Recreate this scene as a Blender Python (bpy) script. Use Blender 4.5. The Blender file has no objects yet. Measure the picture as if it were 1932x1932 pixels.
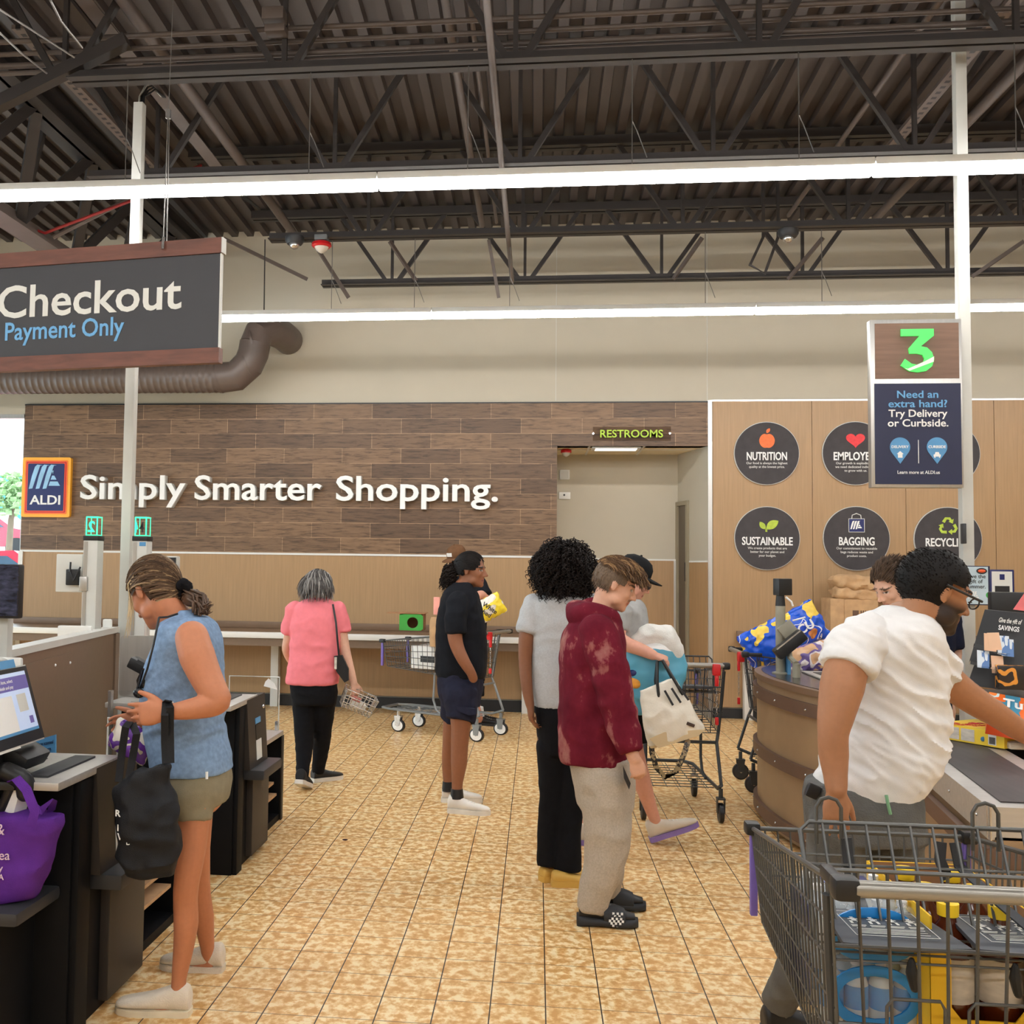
import bpy, bmesh, math, random
import numpy as np
from mathutils import Vector as V, Matrix as Mx, noise as mn
sc = bpy.context.scene
C = sc.collection
random.seed(7)

# ------------------------------------------------------------------ camera
HC = 1.612
def cam_axes(yaw=.113, pitch=.0547, roll=.0136):
    cy, sy = math.cos(yaw), math.sin(yaw); cp, sp = math.cos(pitch), math.sin(pitch)
    f = V((-sy*cp, cy*cp, sp)); r = V((cy, sy, 0)); u = r.cross(f)
    c, s = math.cos(roll), math.sin(roll)
    return c*r + s*u, -s*r + c*u, f
CR, CU, CF = cam_axes()
cd = bpy.data.cameras.new('camera'); cam = bpy.data.objects.new('camera', cd); C.objects.link(cam)
cd.sensor_width = 36; cd.lens = 36; cd.shift_x = (966-795)/1932; cd.clip_start = .05; cd.clip_end = 200
cam.matrix_world = Mx(((CR.x, CU.x, -CF.x, 0), (CR.y, CU.y, -CF.y, 0), (CR.z, CU.z, -CF.z, HC), (0, 0, 0, 1)))
sc.camera = cam
# ------------------------------------------------------------------ world, sun, exposure
w = bpy.data.worlds.new('daylight'); sc.world = w; w.use_nodes = True
bg = w.node_tree.nodes['Background']; bg.inputs[0].default_value = (.80, .91, 1, 1); bg.inputs[1].default_value = 4.5
sd = bpy.data.lights.new('sun', 'SUN'); sd.energy = 9; sd.angle = .01; sd.color = (1, .96, .9)
sun = bpy.data.objects.new('sun', sd); C.objects.link(sun); sun.rotation_euler = (math.radians(42), 0, math.radians(200))
sc.view_settings.view_transform = 'Standard'; sc.view_settings.look = 'None'
sc.view_settings.gamma = 1; sc.view_settings.use_curve_mapping = False
sc.view_settings.exposure = 0.2
LED = 33.0       # radiance of the ceiling strip lights

# ------------------------------------------------------------------ helpers
def at(x, y, Y):
    """point at depth Y on the line of sight that the survey pixel (x, y) fixes"""
    d = CR*((x-795)/1932) - CU*((y-966)/1932) + CF
    return V((0, 0, HC)) + d*(Y/d.y)
def S(*c):
    if len(c) == 1: c = [int(c[0][i:i+2], 16) for i in (0, 2, 4)]
    return tuple((v/255/12.92 if v <= 10 else ((v/255+.055)/1.055)**2.4) for v in c)
W = {}
def _mat(name):
    m = bpy.data.materials.new(name); m.use_nodes = True
    return m, m.node_tree, m.node_tree.nodes['Principled BSDF']
def nd(t, kind, **kw):
    n = t.nodes.new(kind)
    for k, v in kw.items(): setattr(n, k, v)
    return n
def coords(t, scale=(1, 1, 1), rot=(0, 0, 0)):
    tc = nd(t, 'ShaderNodeTexCoord'); mp = nd(t, 'ShaderNodeMapping')
    mp.inputs['Scale'].default_value = scale; mp.inputs['Rotation'].default_value = rot
    t.links.new(tc.outputs['Object'], mp.inputs['Vector']); return mp.outputs['Vector']
def ramp(t, fac, stops):
    r = nd(t, 'ShaderNodeValToRGB'); e = r.color_ramp.elements
    while len(e) < len(stops): e.new(.5)
    for k, (p, c) in zip(e, stops): k.position = p; k.color = (*c[:3], 1)
    t.links.new(fac, r.inputs['Fac']); return r.outputs['Color']
def pm(name, col, rough=.5, metal=0., var=.12, scale=8, stretch=(1, 1, 1), bump=0., bscale=60, emit=None, es=0, alpha=1, trans=0, spec=.5, detail=3, coat=0):
    m, t, b = _mat(name)
    n = nd(t, 'ShaderNodeTexNoise'); n.inputs['Scale'].default_value = scale; n.inputs['Detail'].default_value = detail
    t.links.new(coords(t, stretch), n.inputs['Vector'])
    lo = tuple(max(0, c*(1-var)) for c in col); hi = tuple(min(1, c*(1+var)) for c in col)
    t.links.new(ramp(t, n.outputs['Fac'], [(.3, lo), (.7, hi)]), b.inputs['Base Color'])
    b.inputs['Roughness'].default_value = rough; b.inputs['Metallic'].default_value = metal
    b.inputs['Specular IOR Level'].default_value = spec
    b.inputs['Alpha'].default_value = alpha; b.inputs['Transmission Weight'].default_value = trans
    if coat: b.inputs['Coat Weight'].default_value = coat; b.inputs['Coat Roughness'].default_value = .1
    if bump:
        n2 = nd(t, 'ShaderNodeTexNoise'); n2.inputs['Scale'].default_value = bscale; n2.inputs['Detail'].default_value = 4
        t.links.new(coords(t, stretch), n2.inputs['Vector'])
        bp = nd(t, 'ShaderNodeBump'); bp.inputs['Strength'].default_value = bump; bp.inputs['Distance'].default_value = .01
        t.links.new(n2.outputs['Fac'], bp.inputs['Height']); t.links.new(bp.outputs['Normal'], b.inputs['Normal'])
    if emit: b.inputs['Emission Color'].default_value = (*emit, 1); b.inputs['Emission Strength'].default_value = es
    return m
M = {}
def glass(name, tint=(1, 1, 1), fac=.12, rough=.03):
    m = bpy.data.materials.new(name); m.use_nodes = True; t = m.node_tree; t.nodes.clear()
    o = nd(t, 'ShaderNodeOutputMaterial'); mx = nd(t, 'ShaderNodeMixShader'); tr = nd(t, 'ShaderNodeBsdfTransparent'); gl = nd(t, 'ShaderNodeBsdfGlossy')
    fr = nd(t, 'ShaderNodeLayerWeight'); fr.inputs['Blend'].default_value = fac
    tr.inputs['Color'].default_value = (*tint, 1); gl.inputs['Roughness'].default_value = rough
    t.links.new(fr.outputs['Fresnel'], mx.inputs[0]); t.links.new(tr.outputs[0], mx.inputs[1]); t.links.new(gl.outputs[0], mx.inputs[2]); t.links.new(mx.outputs[0], o.inputs[0])
    return m

class MB:
    def __init__(s): s.v = []; s.f = []
    def add(s, vs, fs):
        k = len(s.v); s.v += [V(p) for p in vs]; s.f += [tuple(i+k for i in f) for f in fs]; return s
    def box(s, c, d, rot=None, bev=0.):
        """box of size d centred on c; bev chamfers its edges"""
        hx, hy, hz = d[0]/2, d[1]/2, d[2]/2
        bev = min(bev, .45*min(d))
        if bev <= 0:
            vs = [V((x, y, z)) for x in (-hx, hx) for y in (-hy, hy) for z in (-hz, hz)]
            fs = [(0, 1, 3, 2), (4, 6, 7, 5), (0, 4, 5, 1), (2, 3, 7, 6), (0, 2, 6, 4), (1, 5, 7, 3)]
        else:
            bm = bmesh.new(); bmesh.ops.create_cube(bm, size=1)
            for q in bm.verts: q.co = V((q.co.x*d[0], q.co.y*d[1], q.co.z*d[2]))
            bmesh.ops.bevel(bm, geom=bm.edges[:], offset=bev, segments=2, affect='EDGES', profile=.6)
            bm.verts.index_update(); vs = [q.co.copy() for q in bm.verts]; fs = [tuple(q.index for q in f.verts) for f in bm.faces]; bm.free()
        if rot is not None: vs = [rot @ p for p in vs]
        return s.add([p+V(c) for p in vs], fs)
    def b2(s, a, b, bev=0.):
        """box between two corners"""
        return s.box([(a[i]+b[i])/2 for i in range(3)], [abs(a[i]-b[i]) for i in range(3)], None, bev)
    def tube(s, pts, r, n=8, closed=False, cap=True, flat=None):
        pts = [V(p[:3]) for p in pts]; k = len(pts)
        rs = r if isinstance(r, (list, tuple)) else [r]*k
        tan = []
        for i in range(k):
            a = pts[(i-1) % k] if (closed or i > 0) else pts[i]; b = pts[(i+1) % k] if (closed or i < k-1) else pts[i]
            d = (b-a); tan.append(d.normalized() if d.length > 1e-9 else V((0, 0, 1)))
        ref = V((0, 0, 1)) if abs(tan[0].z) < .9 else V((1, 0, 0))
        u = (ref - tan[0]*ref.dot(tan[0])).normalized(); vs = []
        for i in range(k):
            u = u - tan[i]*u.dot(tan[i]); u = u.normalized() if u.length > 1e-6 else tan[i].orthogonal().normalized()
            q = tan[i].cross(u)
            fx, fy = (rs[i], rs[i]) if flat is None else (rs[i]*flat[0], rs[i]*flat[1])
            for j in range(n):
                a = 2*math.pi*(j+.5)/n; vs.append(pts[i] + u*(fx*math.cos(a)) + q*(fy*math.sin(a)))
        fs = []
        for i in range(k if closed else k-1):
            for j in range(n):
                a, b = i*n+j, i*n+(j+1) % n; i2 = (i+1) % k
                fs.append((a, b, i2*n+(j+1) % n, i2*n+j))
        if cap and not closed: fs += [tuple(range(n))[::-1], tuple((k-1)*n+j for j in range(n))]
        return s.add(vs, fs)
    def cyl(s, a, b, r, r2=None, n=16): return s.tube([a, b], [r, r if r2 is None else r2], n)
    def prism(s, poly, vec):
        n = len(poly); vec = V(vec); p = [V(q) for q in poly]
        return s.add(p+[q+vec for q in p], [tuple(range(n))[::-1], tuple(range(n, 2*n))] + [(i, (i+1) % n, n+(i+1) % n, n+i) for i in range(n)])
    def lathe(s, prof, c=(0, 0, 0), n=20, mat=None):
        vs = []
        for r, z in prof:
            for j in range(n):
                a = 2*math.pi*j/n; p = V((r*math.cos(a), r*math.sin(a), z))
                vs.append((mat @ p if mat else p)+V(c))
        k = len(prof); fs = [(i*n+j, i*n+(j+1) % n, (i+1)*n+(j+1) % n, (i+1)*n+j) for i in range(k-1) for j in range(n)]
        fs += [tuple(range(n))[::-1], tuple((k-1)*n+j for j in range(n))]
        return s.add(vs, fs)
    def ell(s, c, r, rot=None, n=14):
        m = n//2+1; r = (r, r, r) if isinstance(r, (int, float)) else r; vs = []; fs = []
        for i in range(1, m):
            t = math.pi*i/m
            for j in range(n):
                a = 2*math.pi*j/n; vs.append(V((r[0]*math.sin(t)*math.cos(a), r[1]*math.sin(t)*math.sin(a), r[2]*math.cos(t))))
        k = len(vs); vs += [V((0, 0, r[2])), V((0, 0, -r[2]))]
        for i in range(m-2):
            for j in range(n): fs.append((i*n+j, (i+1)*n+j, (i+1)*n+(j+1) % n, i*n+(j+1) % n))
        for j in range(n): fs.append((k, j, (j+1) % n)); fs.append((k+1, (m-2)*n+(j+1) % n, (m-2)*n+j))
        if rot is not None: vs = [rot @ p for p in vs]
        return s.add([p+V(c) for p in vs], fs)
    def loft(s, secs, n=22, power=2.4, sub=3):
        """closed surface through sections (centre, a_vector, b_vector)"""
        secs = [(V(c), V(a), V(b)) for c, a, b in secs]
        if sub > 1 and len(secs) > 2:
            out = []
            for i in range(len(secs)-1):
                p = [secs[max(0, i-1)], secs[i], secs[i+1], secs[min(len(secs)-1, i+2)]]
                for q in range(sub):
                    t = q/sub
                    out.append(tuple(.5*(2*p[1][k]+(p[2][k]-p[0][k])*t+(2*p[0][k]-5*p[1][k]+4*p[2][k]-p[3][k])*t*t+(3*p[1][k]-p[0][k]-3*p[2][k]+p[3][k])*t**3) for k in range(3)))
            secs = out+[secs[-1]]
        vs = []
        for c, a, b in secs:
            for j in range(n):
                t = 2*math.pi*j/n; x, y = math.cos(t), math.sin(t); e = 2/power
                vs.append(c + a*(math.copysign(abs(x)**e, x)) + b*(math.copysign(abs(y)**e, y)))
        k = len(secs); fs = [(i*n+j, i*n+(j+1) % n, (i+1)*n+(j+1) % n, (i+1)*n+j) for i in range(k-1) for j in range(n)]
        fs += [tuple(range(n))[::-1], tuple((k-1)*n+j for j in range(n))]
        return s.add(vs, fs)
    def limb(s, pts, n=14):
        """tapered limb through (point, radius) with round ends"""
        P = [V(p) for p, r in pts]; R = [r for p, r in pts]; out = []; rr = []
        for i in range(len(P)-1):
            a, b, c, d = P[max(0, i-1)], P[i], P[i+1], P[min(len(P)-1, i+2)]
            for q in range(4):
                t = q/4; out.append(.5*(2*b+(c-a)*t+(2*a-5*b+4*c-d)*t*t+(3*b-a-3*c+d)*t**3)); rr.append(R[i]+(R[i+1]-R[i])*t)
        out.append(P[-1]); rr.append(R[-1])
        s.tube(out, rr, n); s.ell(P[0], R[0], None, n); s.ell(P[-1], R[-1], None, n); return s
    def slv(s, pts, n=18):
        """like limb, with a flat open-looking end (sleeves, trouser legs)"""
        q = MB().limb(pts, n); m = n//2+1; k = (m-1)*n+2; v = q.v[:-k]; s.add(v, [f for f in q.f if max(f) < len(v)]); return s
    def strip(s, pts, wid, thick, up):
        """flat strap along pts"""
        pts = [V(p) for p in pts]; vs = []
        for i, p in enumerate(pts):
            d = (pts[min(i+1, len(pts)-1)]-pts[max(0, i-1)]).normalized(); a = V(up); a = (a-d*a.dot(d)).normalized(); b = d.cross(a)
            for x, y in ((-1, -1), (1, -1), (1, 1), (-1, 1)): vs.append(p+a*(x*wid/2)+b*(y*thick/2))
        k = len(pts); fs = [(i*4+j, i*4+(j+1) % 4, (i+1)*4+(j+1) % 4, (i+1)*4+j) for i in range(k-1) for j in range(4)]
        fs += [(3, 2, 1, 0), tuple((k-1)*4+j for j in range(4))]
        return s.add(vs, fs)
    def xf(s, m):
        s.v = [m @ p for p in s.v]; return s
    def build(s, name, mat, parent=None, label=None, smooth=True, ang=38, cols=None, mats=None, idx=None):
        return mesh_obj(name, s.v, s.f, mat, parent, label, smooth, ang, cols)
def mesh_obj(name, vs, fs, mat, parent=None, label=None, smooth=True, ang=38, cols=None):
    if parent is None:
        lo = [min(p[i] for p in vs) for i in range(3)]; hi = [max(p[i] for p in vs) for i in range(3)]
        wm = Mx.Translation(((lo[0]+hi[0])/2, (lo[1]+hi[1])/2, lo[2]))
    else: wm = W[parent]
    inv = wm.inverted()
    me = bpy.data.meshes.new(name); me.from_pydata([inv @ V(p) for p in vs], [], fs); me.update()
    if smooth: me.shade_smooth(); me.set_sharp_from_angle(angle=math.radians(ang))
    me.materials.append(M[mat] if isinstance(mat, str) else mat)
    if cols is not None:
        ca = me.color_attributes.new('Col', 'FLOAT_COLOR', 'POINT'); ca.data.foreach_set('color', np.asarray(cols, dtype=np.float32).ravel())
    o = bpy.data.objects.new(name, me); C.objects.link(o); W[o] = wm
    if parent is None: o.matrix_world = wm
    else: o.parent = parent
    if label: o['label'] = label
    return o
def thing(name, label, cat, loc=(0, 0, 0), group=None):
    o = bpy.data.objects.new(name, None); C.objects.link(o); o.empty_display_size = .1
    o.location = loc; W[o] = Mx.Translation(V(loc)); return tag(o, label, cat, group)
def tag(o, label, cat, group=None, kind=None):
    o['label'] = label; o['category'] = cat
    if group: o['group'] = group
    if kind: o['kind'] = kind
    return o
def place(o, loc, rz=0.):
    o.location = loc; o.rotation_euler = (0, 0, rz); W[o] = Mx.Translation(V(loc)) @ Mx.Rotation(rz, 4, 'Z'); return o
def struct(o, label=None):
    o['kind'] = 'structure'
    if label: o['label'] = label
    return o
def dup(root, label=None):
    def cp(o, par):
        c = o.copy(); C.objects.link(c); c.parent = par; W[c] = W[o]
        for ch in [x for x in bpy.data.objects if x.parent == o]: cp(ch, c)
        return c
    r = cp(root, None)
    if label: r['label'] = label
    return r
def remesh(mb, vox, it=6, fac=.5):
    """join overlapping closed shapes into one continuous skin"""
    me = bpy.data.meshes.new('tmp'); me.from_pydata(mb.v, [], mb.f); me.update()
    o = bpy.data.objects.new('tmp', me); C.objects.link(o)
    r = o.modifiers.new('r', 'REMESH'); r.mode = 'VOXEL'; r.voxel_size = vox; r.use_smooth_shade = True
    if it: k = o.modifiers.new('s', 'SMOOTH'); k.factor = fac; k.iterations = it
    dg = bpy.context.evaluated_depsgraph_get(); e = o.evaluated_get(dg); em = e.to_mesh()
    co = np.empty(len(em.vertices)*3, np.float32); em.vertices.foreach_get('co', co)
    no = np.empty(len(em.vertices)*3, np.float32); em.vertex_normals.foreach_get('vector', no)
    fs = [tuple(p.vertices) for p in em.polygons]
    e.to_mesh_clear(); bpy.data.objects.remove(o); bpy.data.meshes.remove(me)
    return co.reshape(-1, 3).astype(float), no.reshape(-1, 3).astype(float), fs
def wrinkle(co, no, amp=.006, sc_=(9, 9, 16), seed=0, ridge=True, mask=None, skew=0.):
    out = co.copy(); sx, sy, sz = sc_
    for i, p_ in enumerate(co):
        p = (p_[0], p_[1], p_[2]+skew*p_[0]) if skew else p_
        a = mn.noise((p[0]*sx+seed, p[1]*sy, p[2]*sz)); b = mn.noise((p[0]*sx*2.3, p[1]*sy*2.3+seed, p[2]*sz*2.3))
        h = ((1-2*abs(a))*.8+.4*b) if ridge else (a+.5*b)
        out[i] += no[i]*(amp*h*(1 if mask is None else mask(p_)))
    return out
def text(s, name, mat, parent, org, size, right=(1, 0, 0), up=(0, 0, 1), width=None, bold=.02, ext=.002, align='CENTER', shear=0, label=None, space=1., mirror=False):
    """lettering as real mesh; org is the baseline point (centre or left)"""
    cu = bpy.data.curves.new('tmp', 'FONT'); cu.body = s; cu.size = size; cu.align_x = align; cu.extrude = ext; cu.offset = bold*size
    cu.shear = shear; cu.space_character = space; cu.resolution_u = 3
    o = bpy.data.objects.new('tmp', cu); C.objects.link(o)
    dg = bpy.context.evaluated_depsgraph_get(); e = o.evaluated_get(dg); em = e.to_mesh()
    vs = [q.co.copy() for q in em.vertices]; fs = [tuple(p.vertices) for p in em.polygons]; e.to_mesh_clear()
    bpy.data.objects.remove(o); bpy.data.curves.remove(cu)
    if not vs: return None
    x0 = min(p.x for p in vs); x1 = max(p.x for p in vs); k = width/(x1-x0) if width else 1
    R, U = V(right).normalized(), V(up).normalized(); N = R.cross(U)
    cx = 0 if not width else ((x0+x1)/2 if align == 'CENTER' else x0)
    if mirror: k = -k
    vs = [V(org)+R*((p.x-cx)*k)+U*p.y+N*(p.z+ext) for p in vs]
    return mesh_obj(name, vs, fs, mat, parent, label, smooth=False)
# ------------------------------------------------------------------ materials
def floor_mat():
    m, t, b = _mat('floor_tile'); T = .2032; X0 = -1.0665; Y0 = 5.508
    tc = nd(t, 'ShaderNodeTexCoord'); sp = nd(t, 'ShaderNodeSeparateXYZ'); t.links.new(tc.outputs['Object'], sp.inputs[0])
    def mth(op, a, bb=None):
        n = nd(t, 'ShaderNodeMath', operation=op)
        for i, v in enumerate((a, bb)):
            if v is None: continue
            if isinstance(v, (int, float)): n.inputs[i].default_value = v
            else: t.links.new(v, n.inputs[i])
        return n.outputs[0]
    def line(s, o, hw):
        f = mth('FRACT', mth('ADD', mth('DIVIDE', mth('SUBTRACT', s, o), T), 100.5))
        return mth('LESS_THAN', mth('ABSOLUTE', mth('SUBTRACT', f, .5)), hw/T)
    lx = line(sp.outputs[0], X0, .0024); ly = line(sp.outputs[1], Y0, .0019)
    n = nd(t, 'ShaderNodeTexNoise'); n.inputs['Scale'].default_value = 1; n.inputs['Detail'].default_value = 4; n.inputs['Roughness'].default_value = .62
    t.links.new(coords(t, (25, 21, 1)), n.inputs['Vector'])
    col = ramp(t, n.outputs['Fac'], [(.40, S(212, 158, 92)), (.50, S(231, 190, 128)), (.60, S(246, 224, 180))])
    n3 = nd(t, 'ShaderNodeTexNoise'); n3.inputs['Scale'].default_value = .9; n3.inputs['Detail'].default_value = 5
    t.links.new(coords(t), n3.inputs['Vector'])
    mx = nd(t, 'ShaderNodeMixRGB', blend_type='MULTIPLY'); mx.inputs[0].default_value = 1
    t.links.new(col, mx.inputs[1]); t.links.new(ramp(t, n3.outputs['Fac'], [(.35, (.88, .86, .84)), (.6, (1, 1, 1))]), mx.inputs[2])
    m1 = nd(t, 'ShaderNodeMixRGB'); t.links.new(ly, m1.inputs[0]); t.links.new(mx.outputs[0], m1.inputs[1]); m1.inputs[2].default_value = (*S(104, 70, 40), 1)
    m2 = nd(t, 'ShaderNodeMixRGB'); t.links.new(lx, m2.inputs[0]); t.links.new(m1.outputs[0], m2.inputs[1]); m2.inputs[2].default_value = (*S(48, 32, 20), 1)
    t.links.new(m2.outputs[0], b.inputs['Base Color']); b.inputs['Roughness'].default_value = .42; b.inputs['Specular IOR Level'].default_value = .4
    bp = nd(t, 'ShaderNodeBump'); bp.inputs['Strength'].default_value = .25; bp.inputs['Distance'].default_value = .003
    t.links.new(mth('SUBTRACT', mth('MULTIPLY', n.outputs['Fac'], .15), mth('MAXIMUM', lx, ly)), bp.inputs['Height']); t.links.new(bp.outputs['Normal'], b.inputs['Normal'])
    return m
def plank_mat():
    m, t, b = _mat('wood_plank_tile')
    tc = nd(t, 'ShaderNodeTexCoord'); sp = nd(t, 'ShaderNodeSeparateXYZ'); cb = nd(t, 'ShaderNodeCombineXYZ'); t.links.new(tc.outputs['Object'], sp.inputs[0])
    ax = nd(t, 'ShaderNodeMath', operation='ADD'); ax.inputs[1].default_value = 6.092-.0; t.links.new(sp.outputs[0], ax.inputs[0])
    az = nd(t, 'ShaderNodeMath', operation='ADD'); az.inputs[1].default_value = -1.776+.1745*2; t.links.new(sp.outputs[2], az.inputs[0])
    t.links.new(ax.outputs[0], cb.inputs[0]); t.links.new(az.outputs[0], cb.inputs[1])
    br = nd(t, 'ShaderNodeTexBrick'); br.offset = .5; br.inputs['Scale'].default_value = 1; br.inputs['Mortar Size'].default_value = .0028; br.inputs['Mortar Smooth'].default_value = .1
    br.inputs['Brick Width'].default_value = .694; br.inputs['Row Height'].default_value = .1745; br.inputs['Bias'].default_value = 0
    br.inputs['Color1'].default_value = (*S(134, 104, 76), 1); br.inputs['Color2'].default_value = (*S(98, 74, 54), 1); br.inputs['Mortar'].default_value = (*S(176, 142, 108), 1)
    t.links.new(cb.outputs[0], br.inputs['Vector'])
    n = nd(t, 'ShaderNodeTexNoise'); n.inputs['Scale'].default_value = 1; n.inputs['Detail'].default_value = 7; n.inputs['Roughness'].default_value = .65; n.inputs['Distortion'].default_value = .6
    t.links.new(coords(t, (5, 5, 46)), n.inputs['Vector'])
    mx = nd(t, 'ShaderNodeMixRGB', blend_type='MULTIPLY'); mx.inputs[0].default_value = 1
    t.links.new(br.outputs['Color'], mx.inputs[1]); t.links.new(ramp(t, n.outputs['Fac'], [(.36, (.42, .40, .38)), (.5, (.88, .87, .86)), (.62, (1.0, 1.0, 1.0))]), mx.inputs[2])
    t.links.new(mx.outputs[0], b.inputs['Base Color']); b.inputs['Roughness'].default_value = .5
    return m
def grain_mat(name, c, lo=.86, stretch=(60, 60, 2.2), rough=.42, big=.94):
    m, t, b = _mat(name)
    n = nd(t, 'ShaderNodeTexNoise'); n.inputs['Scale'].default_value = 1; n.inputs['Detail'].default_value = 6; n.inputs['Distortion'].default_value = .3
    t.links.new(coords(t, stretch), n.inputs['Vector'])
    t.links.new(ramp(t, n.outputs['Fac'], [(.3, tuple(v*lo for v in c)), (.65, c)]), b.inputs['Base Color'])
    b.inputs['Roughness'].default_value = rough
    return m
def vcol_mat(name, rough=.55, var=.08, scale=40, bump=.0, sss=0, spec=.4, stretch=(1, 1, 1)):
    m, t, b = _mat(name); a = nd(t, 'ShaderNodeVertexColor', layer_name='Col')
    n = nd(t, 'ShaderNodeTexNoise'); n.inputs['Scale'].default_value = scale; n.inputs['Detail'].default_value = 4; t.links.new(coords(t, stretch), n.inputs['Vector'])
    mx = nd(t, 'ShaderNodeMixRGB', blend_type='MULTIPLY'); mx.inputs[0].default_value = 1
    t.links.new(a.outputs['Color'], mx.inputs[1]); t.links.new(ramp(t, n.outputs['Fac'], [(.3, (1-var,)*3), (.7, (1, 1, 1))]), mx.inputs[2])
    t.links.new(mx.outputs[0], b.inputs['Base Color']); b.inputs['Roughness'].default_value = rough; b.inputs['Specular IOR Level'].default_value = spec
    if sss: b.inputs['Subsurface Weight'].default_value = sss; b.inputs['Subsurface Radius'].default_value = (.01, .004, .002); b.inputs['Subsurface Scale'].default_value = .5
    return m
def cloth(name, col, var=.07, rough=.9, bump=.25, bscale=350, scale=30): return pm(name, col, rough, 0, var, scale, bump=bump, bscale=bscale, spec=.2)
M['floor'] = floor_mat(); M['planks'] = plank_mat()
M['cream'] = pm('cream_paint', S(186, 178, 160), .7, var=.02, scale=3)
M['laminate'] = grain_mat('light_wood_laminate', S(172, 138, 99))
M['laminate2'] = grain_mat('tan_laminate', S(150, 122, 90), .94)
M['brownlam'] = grain_mat('brown_laminate', S(118, 98, 80), .93, (30, 30, 30))
M['deck'] = pm('brown_deck_paint', S(68, 60, 57), .5, var=.06, scale=5)
M['steelbrown'] = pm('brown_steel_paint', S(47, 42, 40), .5, var=.08, scale=9)
M['pipebrown'] = pm('brown_pipe_paint', S(86, 75, 69), .5, var=.06, scale=9)
M['ductbrown'] = pm('brown_duct_paint', S(92, 79, 72), .45, var=.05, scale=9)
M['white'] = pm('white_paint', S(222, 222, 218), .45, var=.02)
M['offwhite'] = pm('off_white_metal', S(200, 200, 194), .4, var=.03)
M['alu'] = pm('brushed_aluminium', S(190, 188, 184), .35, .85, var=.05, scale=60, stretch=(1, 1, .05))
M['steel'] = pm('brushed_steel', S(196, 192, 187), .42, .6, var=.06, scale=50, stretch=(.1, 1, 1))
M['chrome'] = pm('bright_zinc', S(205, 205, 205), .25, .9, var=.05)
M['black'] = pm('black_plastic', S(24, 24, 26), .45, var=.15)
M['blackmetal'] = pm('black_cabinet_paint', S(13, 14, 17), .6, var=.1, spec=.18)
M['darkgrey'] = pm('dark_grey_plastic', S(46, 47, 50), .5, var=.08)
M['base'] = pm('black_vinyl_base', S(33, 33, 35), .5, var=.1)
M['led'] = pm('led_diffuser', (1, 1, 1), .5, emit=(1, .988, .97), es=LED)
M['panelglow'] = pm('ceiling_panel_light', (1, 1, 1), .5, emit=(1, .96, .9), es=1.3)
M['glass'] = glass('window_glass', (.97, 1, .99)); M['acrylic'] = glass('clear_acrylic', (.95, .96, .96), .06)
M['walnut'] = grain_mat('walnut_trim', S(112, 66, 50), .62, (3, 30, 30), .5)
M['slate'] = pm('charcoal_sign_face', S(56, 56, 60), .6, var=.05, scale=4)
M['lettergrey'] = pm('light_grey_lettering', S(216, 216, 210), .6, var=.02); M['letterwhite'] = pm('white_lettering', S(240, 240, 238), .5, var=.01)
M['letterblue'] = pm('sky_blue_lettering', S(105, 166, 214), .6, var=.02); M['lettergreen'] = pm('lime_lettering', S(176, 210, 62), .5, var=.02)
M['navy'] = pm('navy_panel', S(24, 30, 66), .5, var=.05); M['navysign'] = pm('navy_sign_face', S(22, 34, 96), .4, var=.04)
M['yellow'] = pm('golden_yellow', S(250, 178, 52), .4, var=.03); M['orange'] = pm('orange', S(240, 92, 42), .4, var=.05); M['red'] = pm('red_plastic', S(206, 30, 36), .4, var=.05)
M['chalk'] = pm('chalkboard_black', S(64, 60, 62), .75, var=.12, scale=10); M['lime'] = pm('leaf_green', S(178, 200, 70), .6, var=.12, scale=30); M['heart'] = pm('heart_red', S(226, 60, 66), .6, var=.1, scale=30); M['apple'] = pm('apple_orange', S(240, 116, 60), .6, var=.12, scale=30)
M['pinblue'] = pm('pin_blue', S(86, 150, 200), .5, var=.04)
M['greenglow'] = pm('green_lamp_edge', S(60, 240, 170), .4, emit=S(40, 235, 150), es=1.6)
M['green3'] = pm('green_numeral', S(70, 200, 90), .4, emit=S(70, 220, 90), es=.55)
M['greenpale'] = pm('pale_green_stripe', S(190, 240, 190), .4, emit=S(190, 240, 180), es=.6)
M['red_wire'] = pm('red_cable', S(150, 40, 40), .5); M['wire'] = pm('steel_wire', S(120, 116, 112), .4, .6)

# ------------------------------------------------------------------ room shell
YW = 11.76
f = MB().b2((-9, -6, -.1), (10, YW+1.2, 0)).build('floor', 'floor', smooth=False); struct(f)
k = MB(); P = .19
pts = []
x = -9.
while x < 10:
    pts += [(x, 5.682), (x+.012, 5.622), (x+.088, 5.622), (x+.100, 5.682)]; x += P
top = [(10, 5.665), (10, 5.75), (-9, 5.75)]
k.prism([(a, -6, b+.461) for a, b in pts+top], (0, YW+6.2, -.03*(YW+6.2))); struct(k.build('ceiling', 'deck', smooth=False))
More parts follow.
